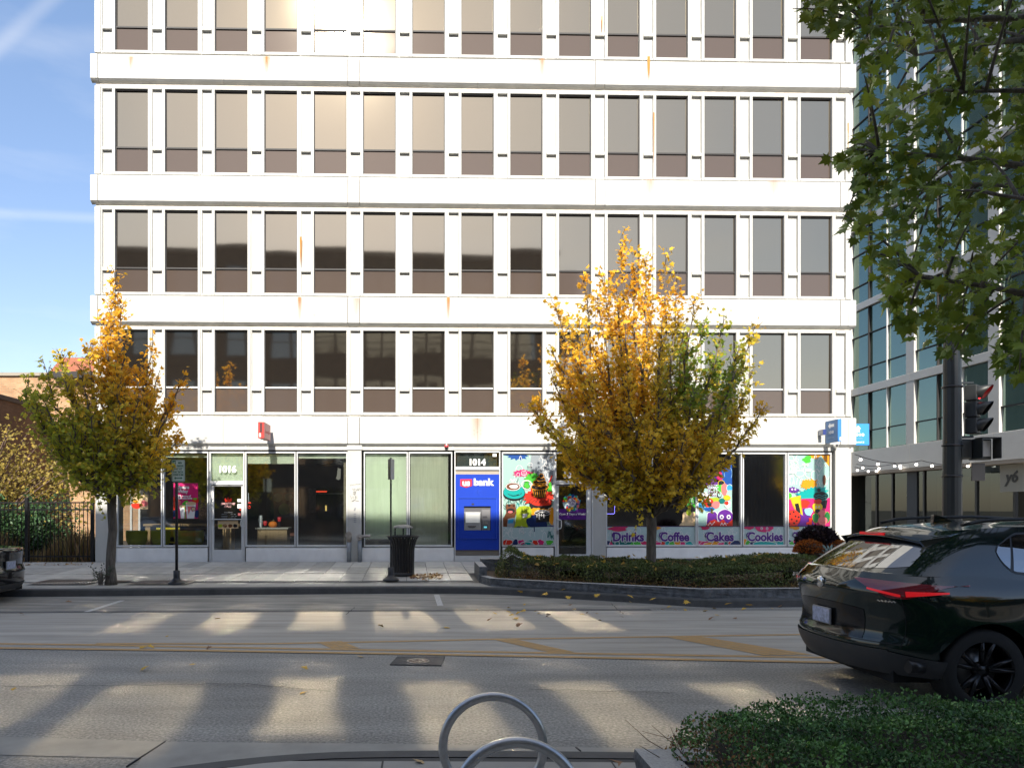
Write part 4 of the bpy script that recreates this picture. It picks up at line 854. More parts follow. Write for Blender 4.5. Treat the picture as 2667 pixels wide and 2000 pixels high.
br = MB(); br.box(0.12, hx, -.03, .03, H0-.06, H0-.02); br.box(.12, hx, -.03, .03, H0+1.08, H0+1.12); br.build('bracket', M_pole, TP)
PH = empty('pedestrian_signal', (0,0,0)); PH.parent = TP; PH.location = (hx+.0, -.06, Zs(1196,d)-.15)
MB().box(-.33,-.05,-.02,.28,-.0,.42,bev=.03).box(-.06,.30,-.08,.12,-.02,.42,bev=.02).build('housing', M_sh, PH)
vs_ = MB(); vs_.box(-.06,.32,-.30,-.08,.42,.435); vs_.box(-.075,-.06,-.30,-.08,.0,.42); vs_.box(.31,.325,-.30,-.08,.0,.42); vs_.build('visor', M_sh, PH)
MB().box(.0,.26,-.09,-.081,.05,.38).build('lens', mat('unlit_white_lens', (.34,.34,.34), .35), PH); MB().box(.02,.05,-.094,-.0905,.2,.30).build('glow_spot', mat('amber_glow', (.4,.2,.1), .4, emit=((1,.45,.2), .5)), PH)
MB().box(-.02, .27, -.0, .02, Zs(1252,d)-.15, Zs(1206,d)-.15, bev=.008).build('notice_plate', mat('faded_plate', (.09,.08,.07), .5), TP).location = (hx-.0,0,0)
# projecting signs on the white building
def bracket_sign(name, label, px_near, Yn, ytop, ybot, thick, depth, m_edge, m_face):
    X = Xs(px_near, Yn); z1, z0 = Zs(ytop, Yn), Zs(ybot, Yn)
    r = empty(name, (X, Yn, z0), 0, label, 'sign'); h = z1-z0
    MB().box(-thick/2, thick/2, 0, .02, 0, h).build('edge_band', m_edge, r); MB().box(-thick/2, thick/2, .0205, depth, 0, h).build('sign_box', m_face, r)
    MB().box(-.025,.025, depth, depth+.55, h*.5-.04, h*.5+.04).build('wall_bracket', M_dark, r)
    return r, h
r, h = bracket_sign('projecting_sign', 'small red and pink box sign projecting above the shop marked 1016', 680, 19.25, 1099, 1140.5, .165, .80, mat('sign_red', (.62,.03,.025), .45), mat('sign_pink_face', (.62,.30,.26), .5))
MB().box(-.03,.025,-.006,-.001,h*.36,h-.02).build('dark_band', mat('dark_maroon', (.04,.005,.01), .5), r); MB().box(-.055,-.005,-.006,-.001,.03,.13).build('label_plate', M_num, r)
text('lettering', 'Smoothie', .15, mat('faded_red', (.5,.06,.06), .6), r, (.0835,.42,h*.45), rot=(rad(90),0,rad(90)), ext=.001)
M_sb = mat('sign_blue', (.035,.20,.56), .45); M_sb2 = mat('sign_blue_face', (.09,.19,.38), .5)
r, h = bracket_sign('direction_sign', 'blue box sign with a left arrow projecting at the right corner of the facade', 2187, 20.0, 1091, 1149, .10, .62, M_sb, M_sb2)
ar = MB(); pz = h*.76
for P in ([(-.03,.0),(.07,.085),(.07,.04),(.26,.04),(.26,-.04),(.07,-.04),(.07,-.085)],): ar.prism([(.55-(a+.1)*1.0, pz+c) for a,c in P], -.053, -.051, plane='YZ')
ar.build('left_arrow', M_num, r); text('lettering', '1010', .13, M_num, r, (-.0525,.34,h*.45), rot=(rad(90),0,rad(-90)), ext=.001); text('lettering', 'ENTRANCE', .06, mat('pale_blue_letters', (.25,.35,.5), .5), r, (-.0525,.33,h*.2), rot=(rad(90),0,rad(-90)), ext=.001)
MB().box(.0,.045,-.006,-.001,.02,.12).build('label_plate', M_num, r)
r, h = bracket_sign('bracket_plate', 'small dark blue bracket sign just left of the blue box sign', 2148, 20.35, 1118, 1132, .09, .25, mat('navy_sign', (.02,.04,.18), .5), mat('steel_plate', (.3,.31,.34), .5))
d = 22.6; x0, x1, z1, z0 = Xs(2193,d), Xs(2262,d), Zs(1104,d), Zs(1159.5,d)
r = empty('entrance_sign', ((x0+x1)/2, d, z0), 0, 'bright blue entrance sign with an up arrow, half hidden behind the white corner', 'sign'); hw = (x1-x0)/2; h = z1-z0
MB().box(-hw,hw,-.04,.04,0,h,bev=.006).build('sign_box', mat('bright_sign_blue', (.035,.26,.80), .45), r); MB().box(-hw-.7,-hw+.1,-.02,.02,h*.7,h*.76).build('wall_bracket', M_dark, r)
q = lambda px: Xs(px,d)-(x0+x1)/2; v = lambda py: Zs(py,d)-z0; xc = q(2233)
ar = MB(); ar.prism([(xc,v(1109)),(q(2240),v(1117)),(q(2237),v(1117)),(q(2237),v(1126.5)),(q(2229),v(1126.5)),(q(2229),v(1117)),(q(2226),v(1117))], -.044, -.041); ar.build('up_arrow', M_num, r)
text('lettering', '1010', .135, M_num, r, (q(2234),-.042,v(1133)), ext=.001, sx=1.35, bold=.002); text('lettering', 'LAKE STREET', .05, mat('pale_blue_letters', (.25,.35,.5), .5), r, (q(2231),-.042,v(1142.5)), ext=.001, sx=1.2); text('lettering', 'ENTRANCE', .07, M_num, r, (q(2231),-.042,v(1152)), ext=.001, sx=1.2, bold=.001)
# ---- granite planter bed on the bulb-out
PB = empty('planter_bed', (0,0,.15), 0, 'long granite kerbed planting bed under the right street tree', 'planter')
fr_ = [G(1251,1518,.15), G(1277,1526,.15), G(1533,1541,.15), G(1831,1558,.15), G(2110,1556,.15)]
def stone_run(P, h, wd, seg, parent, m=M_granite, z0=0):
    for idx, (a, c) in enumerate(zip(P[:-1], P[1:])):
        h += .003 if idx else 0
        L = math.dist(a,c); n = max(1, round(L/seg)); ux, uy = (c[0]-a[0])/L, (c[1]-a[1])/L; nx_, ny_ = -uy*wd, ux*wd
        for k in range(n):
            t0, t1 = k/n*L+.003, (k+1)/n*L-.003
            b = MB(); p = [(a[0]+ux*t, a[1]+uy*t) for t in (t0,t1)]
            # rough face subdivided
            bm = bmesh.new(); bmesh.ops.create_cube(bm, size=1); bmesh.ops.subdivide_edges(bm, edges=bm.edges[:], cuts=3, use_grid_fill=True)
            for v_ in bm.verts:
                u_, w__, zz = v_.co.x+.5, v_.co.y+.5, v_.co.z+.5
                X = a[0]+ux*(t0+u_*(t1-t0))+nx_*w__; Y = a[1]+uy*(t0+u_*(t1-t0))+ny_*w__; Z = zz*h
                if w__ < .02 and zz < .95 and zz > .05: dn = mnoise.noise(Vector((X*5,Y*5,Z*9)))*.03; X -= -uy*dn; Y -= ux*dn
                v_.co = (X,Y,Z+z0)
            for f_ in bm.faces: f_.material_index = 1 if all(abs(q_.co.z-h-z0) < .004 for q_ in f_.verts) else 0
            bmesh.ops.recalc_face_normals(bm, faces=bm.faces)
            me = bpy.data.meshes.new('granite_block'); bm.to_mesh(me); bm.free(); me.materials.append(m); me.materials.append(M_granite_top); inst('granite_block', me, (0,0,0), parent)
stone_run(fr_, .165, .17, 1.9, PB)
bk = [G(1246,1498,.17), (3.9,17.75), (8.6,17.9), (9.0,17.2)]
stone_run([(1.38,17.6),(8.6,17.75)], .42, .30, 1.8, PB, M_granite); stone_run([(1.38,15.95),(1.38,17.58)], .36, .17, .9, PB)
soil = MB(); soil.add([(fr_[0][0]+.15,fr_[0][1]+.1,.1)]+[(x,y+.1,.1) for x,y in fr_[1:]]+[(9,17.6,.13),(1.5,17.6,.13)], [tuple(range(7))]); soil.build('soil', M_soil, PB)
# near planter: granite corner
PN = empty('planter_kerb', (0,0,.15), 0, 'granite corner of the near planting bed at the lower right', 'planter')
gp = [G(1643,1984,.15), (1.62,4.42)]
stone_run([(1.30,4.42),(1.30,3.0)], .17, .22, 1.2, PN); stone_run([(7.5,4.42),(1.525,4.42)], .172, .22, 1.25, PN)
soil = MB(); soil.add([(1.45,3.0,.15),(7.5,3.0,.15),(7.5,4.3,.15),(1.45,4.3,.15)], [(0,1,2,3)]); soil.build('soil', M_soil, PN)
# tree grates round the left tree
M_rust = mat('rusty_cast_iron', (.34,.29,.24), .7, noise=.3, nscale=12)
TG = empty('tree_grate', (Xs(288,15.7), 16.0, .178), 0, 'rusty cast iron tree grate with curved slots round the left tree', 'tree grate')
for sx in (-1,1):
    b = MB(); P = [(sx*.0+sx*.42,-.55),(sx*1.75,-.55),(sx*1.75,.75),(sx*.42,.75)]; b.add([(x,y,.0) for x,y in P], [(0,1,2,3)]); b.build('grate_plate', M_rust, TG)
    rb = MB()
    for r_ in np.arange(.55, 1.75, .055):
        pts = [(sx*(r_*math.cos(a)), .1+r_*math.sin(a), .004) for a in np.linspace(-.75,.75,12)]; pts = [p for p in pts if -.5 < p[1] < .7 and .44 < abs(p[0]) < 1.72]
        if len(pts) > 2: rb.tube(pts, .009, 4)
    rb.build('grate_ribs', mat('dark_slot', (.17,.14,.12), .8), TG)
b = MB(); b.lathe([(.0,.002),(.30,.002)], (0,.1,0), 24); b.build('tree_pit', M_soil, TG)
# urn planter with mums
d = 15.5; U = empty('flower_planter', (Xs(2146,d)+.14, d+.4, .09), 0, 'tall black tapered planter filled with rust orange mums and dark foliage', 'planter')
MB().lathe([(.15,0),(.17,.02),(.20,.35),(.30,.62),(.36,.70),(.37,.72),(.33,.72),(.30,.66),(0,.66)], n=28).build('pot', mat('black_resin', (.012,.012,.013), .5), U)
# ============================================================ CARS
def car(P, label, cat, loc, rz, name):
    """P: dict of body curves. local axes: x forward from the rear bumper, y sideways, z up"""
    R_ = empty(name, loc, rz, label, cat)
    L = P['L']; xw = P['wheels']; WR = P['wr']; NE = 2.5
    def O(c, w, xr, xf, Lr, Lf):
        if c <= 1: a = c*math.pi/2; k = 2/NE; return xr+Lr*(1-max(0,math.cos(a))**k), w*math.sin(a)**k
        if c <= 2: return xr+Lr+(xf-Lf-xr-Lr)*(c-1), w
        a = (3-c)*math.pi/2; k = 2/NE; return xf-Lf*(1-max(0,math.cos(a))**k), w*math.sin(a)**k
    I = lambda tab, v: float(np.interp(v, [t[0] for t in tab], [t[1] for t in tab]))
    def S(tab, v):                                    # smoothed interpolation
        return (I(tab, v-.04)+2*I(tab, v)+I(tab, v+.04))/4
    ztop = lambda x: S(P['ztop'], x)
    def body(c, z, off=0.0, side=1):
        xr, xf, w = S(P['xr'], z), L-S(P['xf'], z), S(P['w'], z)
        x, y = O(c, w+off, xr-off, xf+off, P['Lr'], P['Lf'])
        y *= 1-.05*max(0,(x-L*.62)/(L*.38))**2-.035*max(0,(L*.25-x)/(L*.25))**2
        for q in xw:
            y += (.022*math.exp(-((x-q)/.40)**2)*math.exp(-((z-.72)/.22)**2)) if .2 < c < 2.8 else 0
        return Vector((x, y*side, z))
    def arch(x):
        for q in xw:
            d = abs(x-q)
            if d < WR+.055: return WR+math.sqrt(max(0,(WR+.055)**2-d*d))*1.0
        return 0
    cs = list(np.linspace(0,1,18))+list(np.linspace(1,2,110))[1:]+list(np.linspace(2,3,16))[1:]
    NZ = 26; b = MB(); N = len(cs)
    for side in (1,-1):
        vs = []; 
        for c in cs:
            xm = body(c, .6).x; zb = max(P['zb'](xm), arch(xm) if .6 < c < 2.4 else 0); zt = ztop(xm)
            for j in range(NZ+1): t = j/NZ; vs.append(body(c, zb+(zt-zb)*t, 0, side))
        fs = []
        for i in range(N-1):
            for j in range(NZ): a = i*(NZ+1)+j; q = (a, a+NZ+1, a+NZ+2, a+1); fs.append(q if side < 0 else q[::-1])
        b.add(vs, fs, 0, True)
    # top deck
    def deck(crown, rows, m=0, M=8):
        vs = []; fs = []
        for p in rows:
            for k in range(-M, M+1): u = k/M; vs.append((p[0], p[1]*u, p[2]+crown(p[0])*(1-u*u)))
        W_ = 2*M+1
        for i in range(len(rows)-1):
            for k in range(W_-1): a = i*W_+k; fs.append((a, a+1, a+W_+1, a+W_))
        b.add(vs, fs, m, True)
    rows = []
    for c in cs:
        x = body(c,.6).x; p = body(c, ztop(x)); rows.append((p.x, p.y, p.z))
    deck(lambda x: .05 if x > L*.7 else .02, rows)
    # greenhouse
    G_ = P['gh']; zroof = lambda x: S(P['zroof'], x)
    def gh(c, t, off=0.0, side=1):
        h = t; e = t**1.0
        w = G_['wb']+(G_['wt']-G_['wb'])*e+.025*math.sin(math.pi*t)+off; xr = G_['xrb']+(G_['xrt']-G_['xrb'])*e-.02*math.sin(math.pi*t)-off; xf = G_['xfb']+(G_['xft']-G_['xfb'])*e+.03*math.sin(math.pi*t)+off
        x, y = O(c, w, xr, xf, G_['Lr'], G_['Lf']); y *= 1-.06*max(0,(x-L*.5)/(L*.35))**2
        xb, _ = O(c, G_['wb'], G_['xrb'], G_['xfb'], G_['Lr'], G_['Lf']); zb = ztop(xb)-.012; xt, _ = O(c, G_['wt'], G_['xrt'], G_['xft'], G_['Lr'], G_['Lf']); zt = zroof(xt)
        return Vector((x, y*side, zb+(zt-zb)*h))
    NT = 12
    for side in (1,-1):
        vs = [gh(c, j/NT, 0, side) for c in cs for j in range(NT+1)]; fs = []
        for i in range(N-1):
            for j in range(NT): a = i*(NT+1)+j; q = (a, a+NT+1, a+NT+2, a+1); fs.append(q if side < 0 else q[::-1])
        b.add(vs, fs, 0, True)
    rows = [tuple(gh(c, 1)) for c in cs]; deck(lambda x: .045, rows)
    B_ = b.build('body', P['paint'], R_, recalc=False)
    # patch helper: a strip lying on a surface between two c values, with lower and upper curves
    def patch(nm, fn, c0, c1, lo, hi, m, side=1, off=.006, n=24, k=8, parent=None, flip=False):
        q = MB(); vs = []; fs = []
        for i in range(n+1):
            u = i/n; c = c0+(c1-c0)*u
            for j in range(k+1): t = lo(u)+(hi(u)-lo(u))*j/k; vs.append(fn(c, t, off, side))
        for i in range(n):
            for j in range(k): a = i*(k+1)+j; f = (a, a+k+1, a+k+2, a+1); fs.append(f if (side < 0) else f[::-1])
        q.add(vs, fs, 0, True); return q.build(nm, m, parent or R_, recalc=False)
    def patch2(nm, fn, c1, lo, hi, m, off=.006, n=24, k=8):   # across the centre line
        q = MB(); vs = []; fs = []
        for i in range(-n, n+1):
            c = c1(abs(i)/n) if callable(c1) else c1*abs(i)/n; u = abs(i)/n
            for j in range(k+1): t = lo(u)+(hi(u)-lo(u))*j/k; vs.append(fn(c, t, off, 1 if i >= 0 else -1))
        for i in range(2*n):
            for j in range(k): a = i*(k+1)+j; fs.append((a, a+k+1, a+k+2, a+1))
        q.add(vs, fs, 0, True); return q.build(nm, m, R_, recalc=False)
    M_cg = MATS.get('car_glass') or coated_mat('car_glass', (.008,.009,.011), (.9,.92,.95), .30, .01)
    M_tr = mat('black_trim', (.012,.012,.013), .35); M_clad = mat('grey_cladding', (.035,.036,.038), .5)
    if P['kind'] == 'suv':
        patch2('rear_window', gh, .62, lambda u: .10+.10*u*u, lambda u: .93-.10*u**3, M_cg, off=.004)
        for sd in (-1, 1):
            patch('side_trim', gh, 1.145, 1.93, lambda u: .12+.42*max(0,1-u/.16)**1.6, lambda u: .90-.28*max(0,1-u/.22)**2, M_tr, sd, .003, n=40)
            for (a, c_, nm) in ((1.155,1.235,'quarter_window'),(1.25,1.52,'rear_side_window'),(1.545,1.83,'front_side_window')):
                def lo(u, a=a, c_=c_): g = ((a+(c_-a)*u)-1.145)/.785; return .165+.40*max(0,1-g/.155)**1.6
                def hi(u, a=a, c_=c_): g = ((a+(c_-a)*u)-1.145)/.785; return .86-.27*max(0,1-g/.22)**2
                patch(nm, gh, a, c_, lo, hi, M_cg, sd, .007, n=20)
            patch('tail_lamp', body, .27, 1.06, lambda u: 1.155-.155*min(1,u/.38)+.135*max(0,(u-.55)/.45)**1.0*1.0, lambda u: 1.165+.005*math.sin(u*3)-.045*u, P['lamp_dark'], sd, .008, n=30)
            patch('lamp_light', body, .40, .66, lambda u: 1.068-.050*min(1,u/.9), lambda u: 1.085-.045*u, P['lamp_lit'], sd, .012, n=12, k=3)
            patch('lamp_light', body, .70, 1.0, lambda u: 1.020+.035*u, lambda u: 1.07-.0*u, P['lamp_lit'], sd, .012, n=12, k=3)
            patch('lower_cladding', body, .55, .999, lambda u: .30, lambda u: .52-.07*u, M_clad, sd, .012, n=14)
        patch2('bumper_cladding', body, .56, lambda u: .30+.0*u, lambda u: .53, M_clad, off=.013)
        patch2('plate_recess', body, .34, lambda u: .60, lambda u: .90-.03*u*u, mat('gloss_black', (.01,.01,.011), .12), off=.005)
        # spoiler
        sp = MB(); n = 12; vs = []; fs = []
        for i in range(-n, n+1):
            u = i/n; y = .60*u; xr_ = .50+.10*u*u; zz = zroof(.75)+.045*(1-u*u)-.03
            for (x, z) in ((.98, zz+.03), (xr_, zz-.035-.02*u*u), (xr_+.015, zz-.065-.02*u*u), (.98, zz-.05)): vs.append((x, y, z))
        for i in range(2*n):
            for j in range(4): a = i*4+j; c_ = i*4+(j+1)%4; fs.append((a, c_, c_+4, a+4))
        fs += [(0,3,2,1), tuple(2*n*4+q for q in (0,1,2,3))]; sp.add(vs, fs, 0, True); sp.build('spoiler', P['paint'], R_)
        for sd in (-1,1): MB().prism([(.56,zroof(.75)-.075),(.98,zroof(.75)-.02),(.80,zroof(.75)-.20),(.70,zroof(.75)-.24)], sd*.585, sd*.61).build('spoiler_fin', P['paint'], R_)
        MB().box(.505,.52,-.19,.19,zroof(.75)-.062+.02,zroof(.75)-.036+.02).build('third_brake_light', P['lamp_lit'], R_)
        for sd in (-1,1):
            rr = MB(); pts = [(x, sd*(.575+.0*x), zroof(x)+.045+.025*min(1,max(0,(x-1.0)/.15))*min(1,max(0,(2.75-x)/.2))) for x in np.linspace(.98,2.75,22)]; rr.tube(pts, .017, 8); rr.build('roof_rail', M_tr, R_)
            e = MB(); p = body(.72,.42,.02,sd); e.tube([(p.x+.1,p.y,.40),(p.x-.03,p.y,.40)], .055, 18); e.tube([(p.x+.1,p.y,.40),(p.x-.032,p.y,.40)], .042, 18); e.build('exhaust_tip', [M_tr], R_)
        fn = MB(); fn.prism([(1.12,zroof(1.2)+.04),(1.34,zroof(1.2)+.045),(1.2,zroof(1.2)+.105),(1.13,zroof(1.2)+.12)], -.022, .022, plane='XZ'); fn.build('antenna_fin', P['paint'], R_)
        wp = MB(); wp.tube([(.10,.02,1.215),(.20,-.30,1.245),(.26,-.48,1.27)], .012, 6); wp.build('rear_wiper', M_tr, R_)
        p = body(0,1.06,.0); bd = MB(); bd.lathe([(0,-.012),(.05,-.012),(.058,-.004),(.058,.01)], (p.x-.004,0,1.075), 24, axis='X'); bd.build('badge', mat('chrome', (.7,.7,.7), .15, metal=1), R_)
    else:
        patch2('rear_window', gh, .72, lambda u: .06+.08*u*u, lambda u: .92-.1*u**3, M_cg, off=.004)
        for sd in (-1,1):
            patch('side_window', gh, 1.06, 1.85, lambda u: .10, lambda u: .86-.5*max(0,1-u/.2)**2, M_cg, sd, .005, n=30)
            patch('tail_lamp', body, .45, 1.04, lambda u: .80, lambda u: .93, P['lamp_dark'], sd, .008, n=20)
        patch2('lower_bumper', body, .9, lambda u: .24, lambda u: .36, M_clad, off=.012)
    # panel gaps
    M_gap = mat('panel_gap', (.002,.002,.002), .7)
    for sd in (-1, 1):
        for (c0, c1, z0, z1) in ((.655,.662,.56,1.0),(1.235,1.238,.40,1.08),(1.56,1.563,.36,1.06),(1.10,1.235,.398,.403)): patch('panel_gap', body, c0, c1, lambda u, z0=z0: z0, lambda u, z1=z1: z1, M_gap, sd, .003, n=2, k=14)
        patch('panel_gap', body, .0, .66, lambda u: .585, lambda u: .592, M_gap, sd, .004, n=20, k=1)
        if P['kind'] == 'suv': patch('door_handle', body, 1.27, 1.335, lambda u: .985, lambda u: 1.01, P['paint'], sd, .02, n=6, k=2); patch('script_badge', body, .47, .62, lambda u: .965+.006*math.sin(u*40), lambda u: .975+.006*math.sin(u*31), mat('chrome', (.7,.7,.7), .15, metal=1), sd, .006, n=24, k=1)
    # plate
    zp = P['plate_z']; p = body(0, zp, .01)
    MB().box(p.x-.030, p.x-.012, -.155, .155, zp-.08, zp+.08, bev=.005).build('plate_frame', mat('plate_frame_grey', (.25,.25,.26), .4), R_)
    MB().box(p.x-.034, p.x-.0305, -.145, .145, zp-.07, zp+.07).build('licence_plate', mat('licence_plate', (.42,.45,.58), .4, noise=.5, nscale=26), R_)
    # wheels
    M_ty, M_rm = mat('tyre_rubber', (.015,.015,.015), .8, bump=.3, bscale=80), mat('dark_alloy', (.03,.03,.032), .25, metal=.7)
    for xq in xw:
        for sd in (-1, 1):
            yw = P['track']*sd; w_ = empty('wheel', (0,0,0)); w_.parent = R_; w_.location = (xq, yw, WR); o = sd
            t = MB(); t.lathe([(WR*.70,.10),(WR*.74,.125),(WR*.93,.13),(WR*.985,.105),(WR,.06),(WR,-.06),(WR*.985,-.105),(WR*.93,-.13),(WR*.70,-.12)], n=48, axis='Y'); t.build('tyre', M_ty, w_)
            r = MB(); r.lathe([(WR*.72,sd*.115),(WR*.70,sd*.12),(WR*.67,sd*.09),(WR*.66,-sd*.1)], n=48, axis='Y'); r.lathe([(0,sd*.085),(WR*.17,sd*.08),(WR*.20,sd*.04)], n=24, axis='Y')
            for k in range(5):
                for dd in (-.11,.11):
                    a = 2*math.pi*k/5+dd+.2; a2 = 2*math.pi*k/5+dd*1.9+.2
                    r.tube([(WR*.15*math.cos(a),sd*.07,WR*.15*math.sin(a)),(WR*.69*math.cos(a2),sd*.105,WR*.69*math.sin(a2))], [.026,.02], 6)
            r.build('rim', M_rm, w_); MB().lathe([(0,0),(WR*.5,.0),(WR*.5,.02)], (0,0,0), 24, axis='Y').build('brake_disc', mat('brake_disc', (.2,.2,.2), .4, metal=.8), w_)
            # wheel housing
        q = MB(); rr = WR+.05; n = 16
        for sd in (-1,1):
            vs = []; 
            for i in range(n+1): a = math.pi*i/n; vs += [(xq+rr*math.cos(a), sd*(P['track']+.06), WR+rr*math.sin(a)), (xq+rr*math.cos(a), sd*.55, WR+rr*math.sin(a))]
            q.add(vs, [(2*i,2*i+1,2*i+3,2*i+2) for i in range(n)]+[tuple(2*i+1 for i in range(n+1))], 0, True)
        o = q.build('wheel_housing', mat('underbody_black', (.006,.006,.006), .9), R_, recalc=False); o['kind'] = 'stuff'
    MB().box(P['xr'][0][1]+.1, L-.3, -.72, .72, P['zb'](2.3)-.04, .5).build('underbody', MATS['underbody_black'], R_)
    return R_
def paint(name, col):
    m = mat(name, col, .12, spec=.3, coat=1.0); return m
EX = dict(lamp_dark=mat('dark_red_lens', (.20,.010,.016), .08, coat=1, spec=.6), lamp_lit=mat('lit_tail_light', (.6,.01,.01), .3, emit=((1,.02,.03), .18)))
suv = dict(kind='suv', L=4.69, wheels=(.93,3.75), wr=.372, track=.80, Lr=.62, Lf=.75, zb=lambda x: .27+.05*max(0,1-x/.6)+.03*max(0,(x-4)/.7),
    xr=[(.25,.14),(.34,.06),(.48,.0),(.58,-.01),(.64,.03),(.80,.035),(.95,.0),(1.05,-.02),(1.12,.0),(1.20,.06),(1.3,.12)], xf=[(.25,.12),(.4,.02),(.6,.0),(.8,.06),(.95,.2),(1.2,.5)],
    w=[(.25,.86),(.38,.915),(.55,.925),(.80,.94),(1.0,.945),(1.08,.93),(1.16,.89),(1.25,.84)], ztop=[(0,1.215),(.5,1.215),(1.0,1.20),(1.8,1.13),(3.2,1.08),(3.6,1.04),(4.2,.94),(4.69,.80)],
    gh=dict(wb=.86,wt=.60,xrb=.10,xrt=.66,xfb=3.55,xft=2.62,Lr=.55,Lf=.6), zroof=[(.5,1.555),(.8,1.595),(1.3,1.635),(2.0,1.65),(2.7,1.615),(3,1.58)], plate_z=.745, paint=paint('dark_green_car_paint', (.003,.013,.011)), **EX)
CARX = 4.0
car(suv, 'dark green crossover with glowing tail lights passing at the right of the road', 'car', (CARX, 7.17, 0.004), rad(.8), 'moving_car')
sedan = dict(suv, kind='sedan', L=4.7, Lr=.5, zb=lambda x: .22, ztop=[(0,1.03),(.9,1.06),(1.6,1.02),(3.3,.98),(4.2,.85),(4.7,.7)], xr=[(.22,.10),(.30,.03),(.45,.0),(.62,.0),(.68,.05),(.85,.05),(1.0,.03),(1.05,.08)],
    gh=dict(wb=.80,wt=.56,xrb=.75,xrt=1.45,xfb=3.5,xft=2.6,Lr=.4,Lf=.5), zroof=[(1.2,1.42),(2.0,1.46),(2.6,1.43),(3,1.4)], wr=.33, plate_z=.72, paint=paint('black_car_paint', (.006,.006,.007)))
car(sedan, 'black sedan parked at the far kerb, only its tail in view at the left edge', 'car', (Xs(56,13.2)-.5, 13.75, .004), math.pi+rad(.5), 'parked_car')
# ============================================================ FOLIAGE TOOLS
nrng = np.random.RandomState(5)
def maple(n_l=5):
    """lobed leaf outline in the XY plane, stalk at the origin, length about 1"""
    P = [(0,0),(.10,.16),(.46,.02),(.30,.22),(.58,.40),(.34,.42),(.36,.62),(.17,.60),(0,1.0),(-.17,.60),(-.36,.62),(-.34,.42),(-.58,.40),(-.30,.22),(-.46,.02),(-.10,.16)]
    v = [(0,.38,.05)]+[(x,y,-.10*abs(x)*1.2-.06*(y-.4)**2) for x,y in P]; f = [(0,i+1,(i+1)%len(P)+1) for i in range(len(P))]; return np.array(v), np.array(f)
def small_maple():
    P = [(0,0),(.42,.08),(.24,.28),(.48,.5),(.2,.56),(0,1.0),(-.2,.56),(-.48,.5),(-.24,.28),(-.42,.08)]
    v = [(0,.4,.06)]+[(x,y,-.15*abs(x)) for x,y in P]; f = [(0,i+1,(i+1)%len(P)+1) for i in range(len(P))]; return np.array(v), np.array(f)
def oval():
    return np.array([(0,0,0),(.28,.45,-.05),(0,1,.0),(-.28,.45,-.05)]), np.array([(0,1,2),(0,2,3)])
def leaf_cloud(name, tpl, pos, dirs, nrm, size, colr, m, parent, kind='stuff'):
    """every leaf a small folded polygon: pos (n,3), dirs = leaf axis, nrm = rough leaf normal"""
    V, Fc = tpl; n = len(pos); pos = np.asarray(pos, float); d = np.asarray(dirs, float); d /= np.linalg.norm(d,axis=1,keepdims=True)+1e-9
    u = np.asarray(nrm, float); u = u-d*(u*d).sum(1,keepdims=True); u /= np.linalg.norm(u,axis=1,keepdims=True)+1e-9; s = np.cross(d,u); size = np.asarray(size).reshape(-1,1,1)
    A = (V[None,:,0:1]*s[:,None,:]+V[None,:,1:2]*d[:,None,:]+V[None,:,2:3]*u[:,None,:])*size+pos[:,None,:]
    me = bpy.data.meshes.new(name); nv, nf = len(V), len(Fc); me.vertices.add(n*nv); me.vertices.foreach_set('co', A.reshape(-1).astype(np.float32))
    idx = (Fc[None]+np.arange(n)[:,None,None]*nv).reshape(-1).astype(np.int32); me.loops.add(len(idx)); me.loops.foreach_set('vertex_index', idx); me.polygons.add(n*nf); me.polygons.foreach_set('loop_start', np.arange(0,len(idx),3,dtype=np.int32)); me.polygons.foreach_set('loop_total', np.full(n*nf,3,dtype=np.int32))
    me.update(calc_edges=True); ca = me.color_attributes.new('tint','FLOAT_COLOR','POINT'); C4 = np.ones((n,nv,4),np.float32); C4[:,:,:3] = np.asarray(colr,float)[:,None,:]; ca.data.foreach_set('color', C4.reshape(-1))
    me.materials.append(m); me.polygons.foreach_set('use_smooth', np.ones(n*nf,dtype=bool)); o = bpy.data.objects.new(name, me); link(o, parent)
    if kind: o['kind'] = kind
    return o
def leaf_objects(tpl, pos, dirs, nrm, size, colr, m, parent, sel):
    """single leaves as parts, sharing a handful of meshes by colour"""
    V, Fc = tpl; cols_ = np.asarray(colr)[sel]; K = 14; q = np.argsort(cols_[:,0]*2+cols_[:,1]); groups = np.array_split(q, K)
    for g in groups:
        if not len(g): continue
        c = cols_[g].mean(0); me = bpy.data.meshes.new('leaf'); me.from_pydata([tuple(v) for v in V], [], [tuple(map(int,f)) for f in Fc]); ca = me.color_attributes.new('tint','FLOAT_COLOR','POINT'); ca.data.foreach_set('color', np.tile(np.array([*c,1],np.float32), len(V))); me.materials.append(m)
        for k in g:
            i = sel[k]; d = Vector(dirs[i]).normalized(); u = Vector(nrm[i]); u = (u-d*u.dot(d)).normalized(); s = d.cross(u); M = Matrix((s,d,u)).transposed().to_4x4(); M = Matrix.Translation(Vector(pos[i]))@M@Matrix.Scale(float(size[i]),4)
            o = bpy.data.objects.new('leaf', me); link(o, parent); o.matrix_local = M
def rv(n, s=1): return nrng.normal(size=(n,3))*s
M_bark = mat('grey_bark', (.16,.135,.11), .9, noise=.5, nscale=7, stretch=(3,3,.5), bump=.9, bscale=18, bdist=.02)
M_leafY = leaf_mat('autumn_leaf', .55, .5); M_leafG = leaf_mat('green_leaf', .38, .25); M_hedge = leaf_mat('hedge_leaf', .5, .15)
def bez(p0, p1, p2, n): return [p0*(1-t)**2+p1*2*t*(1-t)+p2*t*t for t in np.linspace(0,1,n)]
